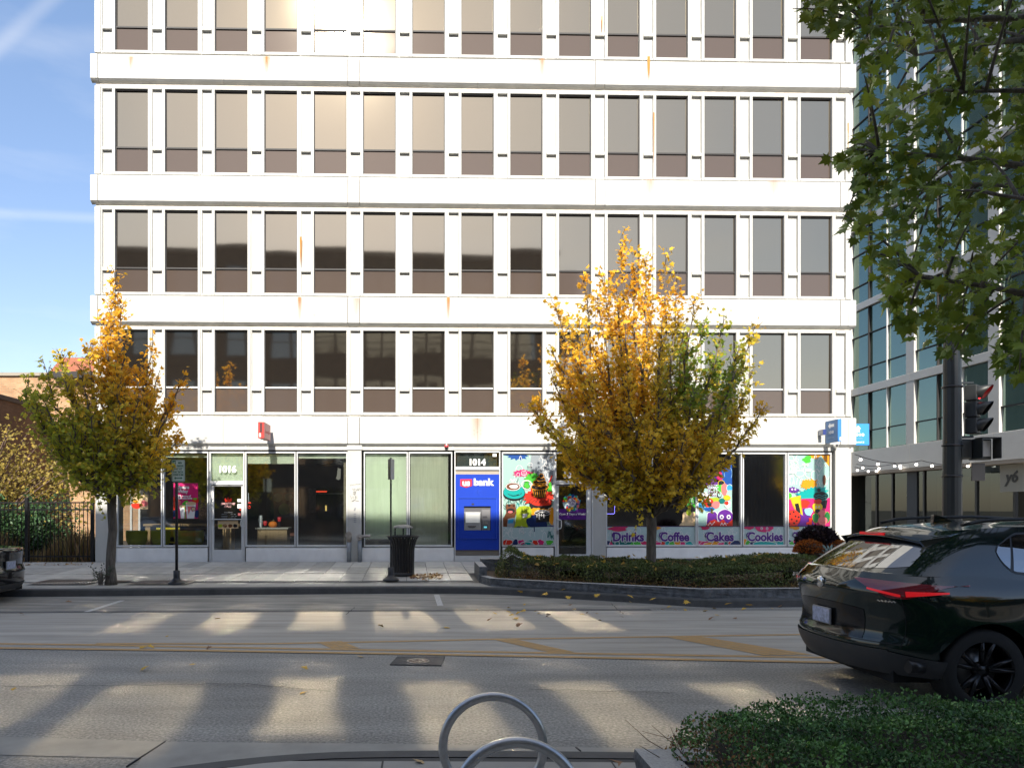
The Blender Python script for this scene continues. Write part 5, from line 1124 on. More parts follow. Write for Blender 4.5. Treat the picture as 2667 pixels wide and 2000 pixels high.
def street_tree(name, label, cat, base, fork, trunk_r, tips, colour, leaf_size, dens, seed, n_single=300, twig=.55, mass=None, group=None):
    """trunk, rising limbs to measured tips, twigs with leaves"""
    rng = np.random.RandomState(seed); root = empty(name, base, 0, label, cat, group); B0 = np.array(base)
    tr = MB(); fk = np.array(fork)-B0; pts = [np.array([0,0,-.02])]+[fk*t+rng.normal(size=3)*.012*np.array([1,1,0]) for t in (.08,.2,.4,.6,.8,1.0)]
    tr.tube(pts, [trunk_r*1.35,trunk_r*1.12,trunk_r,trunk_r*.95,trunk_r*.92,trunk_r*.95,trunk_r*1.0], 14); tr.build('trunk', M_bark, root)
    pos, dr, nr = [], [], []; limb_m = MB(); tw_m = MB()
    for k, tp in enumerate(tips):
        tip = np.array(tp)-B0; t0 = rng.uniform(-.10,.22); p0 = fk+np.array([0,0,max(0,t0)*(tip[2]-fk[2])*.35]); h = tip-p0
        ctrl = p0+np.array([h[0]*.62, h[1]*.62, h[2]*.30])+rng.normal(size=3)*.06; P = bez(p0, ctrl, tip, 14); P = [q_+(rng.normal(size=3)*.045+np.array([mnoise.noise(Vector((k*3.1,i*.45,0))),mnoise.noise(Vector((k*3.1,i*.45,7))),0])*.22)*math.sin(math.pi*i/13) for i, q_ in enumerate(P)]; Ln = sum(np.linalg.norm(P[i+1]-P[i]) for i in range(13))
        r0 = trunk_r*.34*min(1, Ln/3.2)+.01; limb_m.tube(P, [r0*(1-i/13)**.8+.006 for i in range(14)], 7)
        nt = int(Ln*dens[0])
        for q in range(nt):
            t = rng.uniform(.27,1.0)**.85; i = min(12,int(t*13)); p = P[i]+(P[i+1]-P[i])*(t*13-i); ax = (P[i+1]-P[i]); ax /= np.linalg.norm(ax)
            side = rng.normal(size=3); side -= ax*side.dot(ax); side /= np.linalg.norm(side); L = (twig*(1.15-t)+.16)*rng.uniform(.5,1.25); d = ax*rng.uniform(.5,1.1)+side*rng.uniform(.5,1.0)+np.array([0,0,.35]); d /= np.linalg.norm(d)
            e = p+d*L; tw_m.tube([p,(p+e)/2+rng.normal(size=3)*.015,e], [.008,.006,.003], 4, cap=False)
            nl = max(3,int(L*dens[1]))
            for s in range(nl):
                u = rng.uniform(.12,1.05); pp = p+(e-p)*u+rng.normal(size=3)*.045; pos.append(pp); dd = d*.35+rng.normal(size=3)*.6+np.array([0,0,-.35]); dr.append(dd); nr.append(rng.normal(size=3)*.55+np.array([0,-.35,.75]))
    limb_m.build('limbs', M_bark, root); tw_m.build('twigs', M_bark, root, recalc=False)['kind'] = 'stuff'
    pos = np.array(pos); dr = np.array(dr); nr = np.array(nr); n = len(pos); W_ = pos+B0; col = colour(W_, rng); sz = leaf_size*rng.uniform(.7,1.25,n)
    front = np.argsort(W_[:,1]+rng.uniform(0,1.2,n))[:n_single] if n_single else np.array([],int)
    mask = np.ones(n,bool); mask[front] = False; tpl = small_maple()
    leaf_cloud('foliage', tpl, pos[mask], dr[mask], nr[mask], sz[mask], col[mask], M_leafY, root)
    if n_single: leaf_objects(tpl, pos, dr, nr, sz, col, M_leafY, root, front)
    return root
def mixcol(a, b_, t): return np.array(a)[None]*(1-t[:,None])+np.array(b_)[None]*t[:,None]
ORANGE, GOLD, OLIVE, GREEN, RUSTY = (.90,.48,.035), (.88,.60,.05), (.82,.64,.06), (.24,.34,.04), (.4,.2,.04)
def cloudn(W_, sc): return np.array([mnoise.noise(Vector(p)*sc) for p in W_])
# ---- right street tree (over the planter bed)
d = 15.9; T2 = lambda x, y, dd=d: (Xs(x*1.2057,dd), dd, Zs(y*1.2057,dd))
def colR(W_, rng):
    n = len(W_); nz_ = cloudn(W_, .9); px = W_[:,0]/W_[:,1]*F+CX; py = CY-(W_[:,2]-HC)/W_[:,1]*F
    t = np.clip((py-850)/520+nz_*.7+rng.normal(size=n)*.13, 0, 1)          # lower leaves still greener
    c = mixcol(ORANGE, OLIVE, t); g = np.clip(1-np.hypot((px-1850)/170,(py-960)/190),0,1)*2+nz_*.4; g = np.clip(g,0,1); c = c*(1-g[:,None])+np.array(GREEN)*g[:,None]
    y = (rng.rand(n) < .3)[:,None]; c = np.where(y, c*.35+np.array(GOLD)*.65, c); return np.clip(c*rng.uniform(.7,1.2,(n,1)),0,1)
tips = [(1340,512,.1),(1365,545,-.3),(1440,535,.4),(1462,600,-.5),(1258,596,.3),(1290,640,-.4),(1300,600,1.0),(1200,662,-.3),(1222,690,.6),(1330,600,-.9),(1395,560,.5),(1400,640,1.2),(1500,640,-.8),(1520,690,.4),(1565,690,-.2),(1560,740,1.1),(1632,700,.2),(1600,745,-.6),(1590,800,-1.0),(1625,800,.6),(1650,880,-.2),(1600,880,.9),(1570,900,-1.1),(1560,860,.1),
        (1188,745,.4),(1190,800,-.5),(1215,850,.8),(1150,875,.0),(1175,915,-.6),(1165,870,.7),(1215,945,-1.0),(1250,930,-1.3),(1300,880,-1.5),(1350,820,-1.5),(1420,800,-1.6),(1500,850,-1.5),(1480,930,-1.6),(1400,930,-1.7),(1540,940,-1.2),(1330,960,-1.5),
        (1290,760,1.4),(1400,720,1.6),(1480,760,1.4),(1350,900,1.5),(1500,900,1.5),(1262,985,-.3),(1310,1035,-.6),(1330,1030,-1.1),(1370,1060,-.8),(1450,1000,-1.2),(1500,990,-.6),(1540,1000,.4),(1250,700,0),(1350,700,-1.0),(1430,690,-1.1),(1480,700,.0),(1270,820,-1.1),(1330,1060,.3)]
street_tree('maple_tree', 'large golden maple in the granite planting bed, in front of shop 1012', 'tree', (Xs(1697,15.9), 15.9, .22), (Xs(1697,15.9), 15.9, Zs(1345,15.9)), .115,
    [ (Xs(x*1.2057, 15.9+dy), 15.9+dy, Zs(y*1.2057, 15.9+dy)) for x,y,dy in tips], colR, .106, (14.5, 20), 11)
# ---- left street tree
def colL(W_, rng):
    n = len(W_); nz_ = cloudn(W_, .9); px = W_[:,0]/W_[:,1]*F+CX; py = CY-(W_[:,2]-HC)/W_[:,1]*F
    t = np.clip((py-900)/260-(px-260)/260+nz_*.6+rng.normal(size=n)*.13,0,1); c = mixcol(ORANGE, (.50,.52,.06), t); y = (rng.rand(n) < .25)[:,None]; c = np.where(y, c*.45+np.array(GOLD)*.55, c); return np.clip(c*rng.uniform(.7,1.2,(n,1)),0,1)
tips = [(248,600,.0),(240,650,.5),(262,660,-.4),(225,700,.2),(275,720,-.6),(330,735,.1),(320,790,-.5),(345,800,.5),(390,820,.0),(375,870,-.6),(385,950,.2),(360,900,.8),(340,960,-.9),(300,850,-1.0),(300,1000,-.9),(350,1010,-.3),(190,745,.2),(178,800,-.4),(130,765,.5),(140,820,-.3),(95,785,.0),(60,825,.3),(85,850,-.6),(110,900,-.7),(50,850,-.2),(120,960,-.5),(150,900,-1.1),(200,880,-1.2),
        (250,800,-1.2),(250,900,-1.3),(200,1000,-1.0),(170,1020,-.3),(240,1030,-.8),(300,1050,.3),(210,760,1.0),(280,800,1.2),(160,880,1.2),(320,880,1.2),(230,950,1.3),(140,980,.8),(360,970,.9),(185,1050,.4),(260,1060,-.2)]
street_tree('maple_tree', 'smaller golden and green maple by the parking sign at the left', 'tree', (Xs(289,15.55), 15.55, .17), (Xs(291,15.55), 15.55, Zs(1290,15.55)), .10,
    [ (Xs(x*1.2057, 15.55+dy), 15.55+dy, Zs(y*1.2057, 15.55+dy)) for x,y,dy in tips], colL, .106, (14.5, 20), 12)
# sprouts at the left tree's foot, with a sawn stump
q = empty('stump_shoots', (Xs(262,15.4), 15.4, .17), 0, 'leafy shoots and a sawn stub at the foot of the left tree', 'shoots'); MB().tube([(0,0,0),(.0,0,.27)], [.05,.045], 10).build('stub', M_bark, q)
P_, D_, N_ = [], [], []
sm = MB()
for k in range(9):
    e = np.array([nrng.uniform(-.25,.3), nrng.uniform(-.1,.1), nrng.uniform(.2,.48)]); sm.tube([(0,0,0),tuple(e*.5+np.array([.02,0,.03])),tuple(e)], [.008,.006,.003], 4)
    for s in range(22): P_.append(e*nrng.uniform(.3,1.05)+rv(1,.025)[0]); D_.append(rv(1)[0]+[0,0,.4]); N_.append(rv(1)[0])
sm.build('stems', M_bark, q); leaf_cloud('foliage', oval(), P_, D_, N_, np.full(len(P_),.05), np.array([[.09,.11,.07]]*len(P_))*nrng.uniform(.7,1.3,(len(P_),1)), M_hedge, q)
# ============================================================ BIG GREEN MAPLE BOUGHS (near, upper right)
NT_ = empty('green_maple', (7.4, 5.6, .15), 0, 'dark green maple whose leafy boughs hang over the upper right', 'tree')
o0 = np.array([7.4,5.6,.15]); rngG = np.random.RandomState(21)
MB().tube([(0,0,0),(.05,0,1.2),(.0,.05,3.0),(-.1,0,5.5),(0,0,9)], [.24,.19,.17,.13,.08], 14).build('trunk', M_bark, NT_)
poly = [(1695,-30),(1712,18),(1745,48),(1790,75),(1815,60),(1840,110),(1862,150),(1858,205),(1880,250),(1850,290),(1822,330),(1782,345),(1790,360),(1845,370),(1815,470),(1812,490),(1835,520),(1870,545),(1850,590),(1905,625),(1898,665),(1935,700),(1950,735),(2010,745),(2055,790),(2110,760),(2140,800),(2165,835),(2195,812),(2240,845),(2420,900),(2600,700),(2500,-200),(1900,-260),(1695,-80)]
poly = [(x*1.2057,y*1.2057) for x,y in poly]
bt = []                                                # bough tips (photo px, depth)
tries = 0
while len(bt) < 135 and tries < 9000:
    tries += 1; x, y = rngG.uniform(2040,2960), rngG.uniform(-240,1080)
    if inside((x,y), poly) and all(math.hypot(x-a,y-c) > 40 for a,c,_ in bt): bt.append((x,y,rngG.uniform(5.6,8.6)))
edge = [(1712,20,7.3),(1790,70,7.0),(1858,150,7.2),(1875,225,6.8),(1790,345,7.4),(1820,480,7.2),(1840,372,7.0),(1868,545,7.0),(1900,655,7.2),(1950,728,7.0),(2052,780,6.9),(2145,815,6.6),(2190,805,6.4),(1925,610,7.4),(1860,410,7.2),(1835,320,7.3),(1740,40,7.6),(1820,90,6.9)]
bt += [(x*1.2057,y*1.2057,dd) for x,y,dd in edge]
pos, dr, nr = [], [], []; lm = MB(); bough_roots = [np.array([7.3,5.6,z]) for z in (2.6,3.2,3.8,4.6,5.4,6.2)]
mains = []
for (x,y,dd) in ((1900,330,7.0),(1990,600,6.8),(1880,60,7.2),(2080,200,6.4),(2120,620,6.2),(2020,400,7.6),(1980,120,8.0),(2150,420,5.8)):
    e = np.array([Xs(x*1.2057,dd), dd, Zs(y*1.2057,dd)]); s0_ = bough_roots[int(np.argmin([abs(b_[2]-(e[2]-1.2)) for b_ in bough_roots]))]; P = bez(s0_-o0, (s0_*.5+e*.5)+np.array([0,0,.35])-o0, e-o0, 16); lm.tube(P, [.06*(1-i/15)+.012 for i in range(16)], 7); mains += [p+o0 for p in P]
mains = np.array(mains)
for (x,y,dd) in bt:
    e = np.array([Xs(x,dd), dd, Zs(y,dd)]); cand = mains[mains[:,0] > e[0]-.05] if (mains[:,0] > e[0]-.05).any() else mains; m_ = cand[np.argmin(((cand-e)**2).sum(1))]
    P = bez(m_-o0, (m_*.45+e*.55)+np.array([0,0,.12])-o0, e-o0, 8); lm.tube(P, [.013*(1-i/7)+.004 for i in range(8)], 5); L = np.linalg.norm(e-m_)
    nl = int(18+L*16)
    for s in range(nl):
        u = rngG.uniform(.25,1.0)**.6; i = min(6,int(u*7)); p = P[i]+(P[i+1]-P[i])*(u*7-i)+rngG.normal(size=3)*np.array([.11,.13,.09]); pos.append(p); dd_ = (e-m_)/max(L,.01)*.5+rngG.normal(size=3)*.5+np.array([-.15,0,-.55]); dr.append(dd_); nr.append(rngG.normal(size=3)*.45+np.array([0,-.45,.65]))
lm.build('boughs', M_bark, NT_)
pos = np.array(pos); dr = np.array(dr); nr = np.array(nr); W_ = pos+o0
pxs = W_[:,0]/W_[:,1]*F+CX; pys = CY-(W_[:,2]-HC)/W_[:,1]*F
keep = np.array([inside((a,c), [(q[0]+16,q[1]-8) for q in poly]) for a,c in zip(pxs,pys)]); pos, dr, nr, W_ = pos[keep], dr[keep], nr[keep], W_[keep]; n = len(pos)
nz_ = cloudn(W_, 1.1); col = mixcol((.26,.33,.04),(.10,.17,.025), np.clip(.5+nz_,0,1)); ed = np.clip((2260-pxs[keep])/220,0,1)[:,None]*.35; col = col*(1-ed)+np.array([.30,.24,.035])*ed; yl = (rngG.rand(n) < .05)[:,None]; col = np.where(yl, np.array([.34,.36,.04]), col); col = col*rngG.uniform(.65,1.3,(n,1)); sz = .132*rngG.uniform(.65,1.25,n)
vis = [i for i in np.argsort(W_[:,1]) if -20 < pxs[keep][i] < 2680 and -20 < pys[keep][i]][:300]; mask = np.ones(n,bool); mask[vis] = False
leaf_cloud('foliage', maple(), pos[mask], dr[mask], nr[mask], sz[mask], col[mask], M_leafG, NT_); leaf_objects(maple(), pos, dr, nr, sz, col, M_leafG, NT_, np.array(vis))
print('LEAVES green', n)
# ============================================================ HEDGES
def hedge(name, label, zone, top, n, size, cols_, seed, zb=.12, core_m=None, extra=None, n_single=0, loc=(0,0,0), rr=.28):
    """zone: polygon in world XY; top(x,y) gives the clipped height; leaves on the skin, dark twigs inside"""
    rng = np.random.RandomState(seed); root = empty(name, loc, 0, label, 'hedge'); X = [p[0] for p in zone]; Y = [p[1] for p in zone]; P_ = []; N_ = []; o_ = np.array(loc)
    def edge_d(x, y):
        best = 9; 
        for i in range(len(zone)):
            a, c = zone[i], zone[(i+1)%len(zone)]; L2 = (c[0]-a[0])**2+(c[1]-a[1])**2; t = max(0,min(1,((x-a[0])*(c[0]-a[0])+(y-a[1])*(c[1]-a[1]))/L2)); dx, dy = x-a[0]-t*(c[0]-a[0]), y-a[1]-t*(c[1]-a[1]); dd = math.hypot(dx,dy)
            if dd < best: best = dd; bn = (dx, dy)
        return best, bn
    while len(P_) < n:
        x, y = rng.uniform(min(X),max(X)), rng.uniform(min(Y),max(Y))
        if not inside((x,y), zone): continue
        dd, bn = edge_d(x,y); h = top(x,y)
        if dd > .35 and rng.rand() > .55: dd = .0 if False else dd
        round_ = math.sqrt(max(0,1-max(0,1-dd/rr)**2)); H_ = zb+(h-zb)*(.25+.75*round_) + mnoise.noise(Vector((x*2.6,y*2.6,seed)))*.09+mnoise.noise(Vector((x*9,y*9,seed)))*.045
        if dd < .22 or rng.rand() < .22:
            z = zb+(H_-zb)*rng.rand() if dd < .22 else H_-rng.rand()**2*.12; nn = np.array([-bn[0]*0, -bn[1]*0, .3])+ (np.array([-bn[0],-bn[1],0])/max(dd,.02)*-.0)
        else: z = H_-abs(rng.normal())*.025; nn = np.array([0,0,1.])
        P_.append((x+rng.normal()*.015, y+rng.normal()*.015, z)); N_.append(nn)
    P_ = np.array(P_); D_ = rng.normal(size=(n,3))+np.array([0,-.25,.75]); N_ = rng.normal(size=(n,3))+np.array([0,-.7,.6])
    col = cols_(P_, rng); leaf_cloud('foliage', oval(), P_-o_, D_, N_, size*rng.uniform(.6,1.35,n), col, M_hedge, root)
    # dark woody core
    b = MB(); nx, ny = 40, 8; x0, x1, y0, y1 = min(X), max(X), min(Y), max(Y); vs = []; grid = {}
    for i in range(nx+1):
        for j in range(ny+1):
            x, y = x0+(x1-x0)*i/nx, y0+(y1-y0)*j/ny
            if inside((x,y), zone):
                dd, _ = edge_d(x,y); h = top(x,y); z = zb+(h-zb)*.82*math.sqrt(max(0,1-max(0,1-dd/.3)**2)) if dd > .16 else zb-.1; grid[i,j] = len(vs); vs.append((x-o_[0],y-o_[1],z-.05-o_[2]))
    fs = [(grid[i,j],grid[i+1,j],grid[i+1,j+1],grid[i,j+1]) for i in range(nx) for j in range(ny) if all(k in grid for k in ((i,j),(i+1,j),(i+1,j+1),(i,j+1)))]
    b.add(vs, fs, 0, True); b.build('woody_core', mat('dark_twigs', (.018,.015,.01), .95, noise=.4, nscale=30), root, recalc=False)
    tw = MB()
    for k in range(int(n/220)):
        i = rng.randint(n); p = P_[i]-o_; tw.tube([(p[0]*1.0,p[1],zb-o_[2]),(p[0]+rng.normal()*.03,p[1]+rng.normal()*.03,(p[2]+zb-o_[2])/2),tuple(p+np.array([0,0,.03]))], [.005,.004,.002], 3, cap=False)
    tw.build('twigs', mat('pale_twig', (.20,.15,.11), .9), root, recalc=False)['kind'] = 'stuff'
    return root
def hc1(P_, rng):
    n = len(P_); nz_ = cloudn(P_, 1.6)+cloudn(P_, 6)*.5; low = np.clip(1-(P_[:,2]-.2)/.3,0,1); c = mixcol((.12,.15,.04),(.06,.09,.025), np.clip(.5+nz_,0,1)); br_ = np.clip(low*.9+nz_*1.1-.1,0,1)*(rng.rand(n) < .8); c = c*(1-br_[:,None])+np.array([.28,.15,.06])*br_[:,None]; return c*rng.uniform(.55,1.5,(n,1))
def top1(x, y):
    px = x/y*F+CX; t = .60+.10*min(1,max(0,(y-15.4)/1.0)); t += .30*math.exp(-((x-1.95)/.28)**2)*math.exp(-((y-16.0)/.7)**2); t += .22*(1/(1+math.exp(-(x-6.6)*3)))*math.exp(-((y-15.2)/1.2)**2); return t-.10*max(0,x-7.6)
z1 = [(1.62,15.7),(3.2,15.05),(5.0,14.05),(6.4,13.75),(8.5,13.9),(8.75,14.8),(8.0,16.0),(5.2,16.3),(4.2,16.6),(1.65,17.0)]
hedge('clipped_hedge', 'clipped hedge with brown patches and fallen leaves under the right maple', z1, top1, 62000, .040, hc1, 31, zb=.22)
def hc2(P_, rng):
    n = len(P_); nz_ = cloudn(P_, 4)+cloudn(P_, 14)*.5; c = mixcol((.10,.20,.05),(.04,.095,.03), np.clip(.5+nz_,0,1)); dd = np.clip(1-(P_[:,0]-1.5)/.5,0,1)*.8; br_ = ((rng.rand(n) < dd*.8) & (nz_ > -.2))[:,None]; c = np.where(br_, np.array([.2,.11,.045]), c); lt = (rng.rand(n) < .10)[:,None]; c = np.where(lt, c*2.2, c); return c*rng.uniform(.6,1.5,(n,1))
def top2(x, y): return .50+.035*math.sin(x*2.1+1)+.02*math.sin(y*5)+.03*min(1,max(0,(x-1.6)/.5))
z2 = [(1.52,4.15),(1.62,4.75),(2.1,5.0),(7.5,4.85),(7.5,2.6),(1.62,2.6)]
z2 = [(1.46,3.1),(1.48,4.35),(1.75,4.86),(2.3,5.0),(7.6,4.82),(7.6,2.6),(1.7,2.6)]
hedge('clipped_hedge', 'dense green clipped hedge filling the lower right corner', z2, top2, 100000, .025, hc2, 33, zb=.2, rr=.13)
# bare twigs hanging out at the near hedge's left end
b = MB(); rt = random.Random(6)
for k in range(8):
    x, y = 1.6+rt.uniform(-.05,.2), 3.9+rt.uniform(-.5,.6); b.tube([(x,y,.22),(x-.15-rt.random()*.12,y-.02,.30+rt.random()*.15),(x-.28-rt.random()*.2,y-.05,.36+rt.random()*.22)], [.004,.003,.0015], 4)
o = b.build('bare_twigs', MATS['pale_twig'], bpy.data.objects['clipped_hedge.001'], recalc=False); o['kind'] = 'stuff'
# ============================================================ LOT BEHIND THE FENCE: shrub tree, weeds
LT = empty('yellow_shrub', (-14.3, 22.6, .28), 0, 'yellow leaved shrubby tree behind the iron fence at the left', 'shrub'); rg = np.random.RandomState(41)
b = MB(); pos = []
for k in range(46):
    e = np.array([rg.uniform(-2.6,3.6), rg.uniform(-1.4,1.8), 0]); e[2] = rg.uniform(1.6,4.7)*(1-.06*abs(e[0]))
    if e[0] > 2.2: e[2] = min(e[2],3.2)
    P = bez(np.array([rg.normal()*.15,0,0.]), e*np.array([.3,.3,.6]), e, 9); b.tube(P, [.05*(1-i/8)+.008 for i in range(9)], 5)
    for s in range(130): i = rg.randint(4,9); pos.append(P[i]+rg.normal(size=3)*np.array([.30,.28,.26]))
b.build('stems', mat('reddish_bark', (.13,.085,.07), .9), LT); pos = np.array(pos); n = len(pos)
col = mixcol((.52,.38,.08),(.30,.25,.07), rg.rand(n))*rg.uniform(.6,1.2,(n,1)); leaf_cloud('foliage', small_maple(), pos, rg.normal(size=(n,3))+[0,0,-.5], rg.normal(size=(n,3))*.6+[0,-.5,.6], .10*rg.uniform(.7,1.3,n), col, M_leafY, LT)
for (x, y, w_, h_, c1, c2, lb, nm, n, sd) in ((-12.4,21.9,3.0,1.6,(.06,.13,.045),(.03,.07,.03),'dark green juniper like bush pressed against the fence beside the white building','evergreen_bush',9000,1), (-15.6,21.8,3.4,1.5,(.10,.14,.05),(.05,.085,.035),'grey green bush behind the fence at the far left','green_bush',9000,2)):
    r = empty(nm, (x,y,.28), 0, lb, 'bush'); rg = np.random.RandomState(sd); a = rg.rand(n)*2*math.pi; rr = rg.rand(n)**.4; zz = rg.rand(n); wob = 1+.25*np.sin(a*5)+.15*np.sin(a*11+zz*6); P_ = np.stack([np.cos(a)*rr*w_/2*np.sqrt(1-zz**2*.8)*wob, np.sin(a)*rr*.7*wob, zz*h_*wob*(.7+.3*rr)],1)
    leaf_cloud('foliage', oval(), P_, rg.normal(size=(n,3))+[0,0,.3], rg.normal(size=(n,3)), .11*rg.uniform(.6,1.3,n), mixcol(c1,c2,rg.rand(n))*rg.uniform(.6,1.4,(n,1)), M_hedge, r)
    bb = MB(); 
    for k in range(14): g = k*.9; bb.tube([(0,0,0),(.5*math.cos(g),.25*math.sin(g),h_*.6)], [.02,.006], 4)
    bb.build('stems', M_bark, r)
# dry grass and weeds along the fence
rg = np.random.RandomState(9); n = 9000; x = rg.uniform(-20.5,-9.6,n); y = rg.uniform(20.45,22.3,n); hgt = rg.uniform(.15,.75,n)*(1+.5*np.sin(x*2.3)); W3 = np.stack([x,y,np.full(n,.27)],1); D3 = rg.normal(size=(n,3))*[.25,.25,0]+[0,0,1]
blade = (np.array([(-.03,0,0),(.03,0,0),(.02,.55,.02),(0,1,.1),(-.02,.55,.02)]), np.array([(0,1,2),(0,2,4),(4,2,3)]))
tag(leaf_cloud('dry_grass', blade, W3, D3, rg.normal(size=(n,3))+[0,-1,0], hgt, mixcol((.38,.24,.13),(.20,.17,.06), rg.rand(n))*rg.uniform(.6,1.2,(n,1)), M_hedge, None), 'dry tan grass and weeds growing along the iron fence', 'grass')
# bare treetop behind the brick building
r = empty('thin_treetop', (-15.8,38,.3), 0, 'thin yellowish treetop showing above the brick building roofs', 'tree'); rg = np.random.RandomState(14); b = MB(); b.tube([(0,0,0),(0,0,6.5)], [.2,.12], 8); P_ = []
for k in range(60):
    a = rg.uniform(-1,1); e = np.array([a*3.6, rg.uniform(-1,1), 8.6+rg.uniform(0,1.9)*(1-abs(a)*.5)]); P = bez(np.array([0,0,6.3]), np.array([e[0]*.5,e[1]*.5,7.6]), e, 7); b.tube(P, [.04*(1-i/6)+.008 for i in range(7)], 4, cap=False)
    for s in range(14): P_.append(P[rg.randint(4,7)]+rg.normal(size=3)*.25)
b.build('trunk', M_bark, r, recalc=False); n = len(P_); leaf_cloud('foliage', small_maple(), P_, rg.normal(size=(n,3)), rg.normal(size=(n,3)), np.full(n,.13), mixcol((.45,.33,.10),(.3,.24,.10), rg.rand(n)), M_leafY, r)
# ============================================================ FLOWERS IN THE URN
rg = np.random.RandomState(17)
fm = MB()
def mound(name, c, R, n, c1, c2, size, tpl, mt, squash=.75):
    v = rg.normal(size=(n,3)); v /= np.linalg.norm(v,axis=1,keepdims=True); v[:,2] = np.abs(v[:,2])*1.1-.15; p = v*R*np.array([1,.9,squash])*rg.uniform(.86,1.05,(n,1)); o = leaf_cloud(name, tpl, p+np.array(c), v+rg.normal(size=(n,3))*.4, rg.normal(size=(n,3))*.4+v, size*rg.uniform(.7,1.3,n), mixcol(c1,c2,rg.rand(n))*rg.uniform(.6,1.25,(n,1)), mt, U)
    MB().lathe([(0,-.2),(R*.7,-.1),(R*.85,.1),(R*.6,R*squash*.7),(0,R*squash*.85)], tuple(c), 16).build('mound_core', mat('mum_core', (.05,.025,.012), .9), U); return o
mound('orange_mums', (-.30,-.12,.80), .31, 1500, (.50,.17,.03), (.30,.085,.02), .045, small_maple(), M_leafY); mound('orange_mums', (.30,-.12,.80), .31, 1500, (.50,.17,.03), (.30,.085,.02), .045, small_maple(), M_leafY)
mound('dark_foliage', (.02,.15,1.0), .40, 1400, (.02,.012,.018), (.035,.02,.03), .09, oval(), M_hedge, .75)
kl = MB()
for k in range(26):
    a = k*2.4; rr = .03+.0055*k; t = .25+.055*k; w_ = .045+.002*k; cxk, czk = rr*math.cos(a), rr*math.sin(a)
    pts = [(0,0)]+[(w_*1.25*math.sin(u), rr*.55+w_*(1-math.cos(u))) for u in np.linspace(-2.0,2.0,9)]
    ca_, sa_ = math.cos(a), math.sin(a); vs = [( (p[0]*ca_-p[1]*sa_), -.40-.06+.004*k-.0*p[1]-(.03 if i == 0 else .0)+.05*(p[1]/.2), .74+(p[0]*sa_+p[1]*ca_)) for i, p in enumerate(pts)]
    kl.add(vs, [(0,i,i+1) for i in range(1,9)], 0, True)
kl.build('ornamental_kale', mat('blue_green_kale', (.17,.25,.22), .6, noise=.3, nscale=20), U, recalc=False)
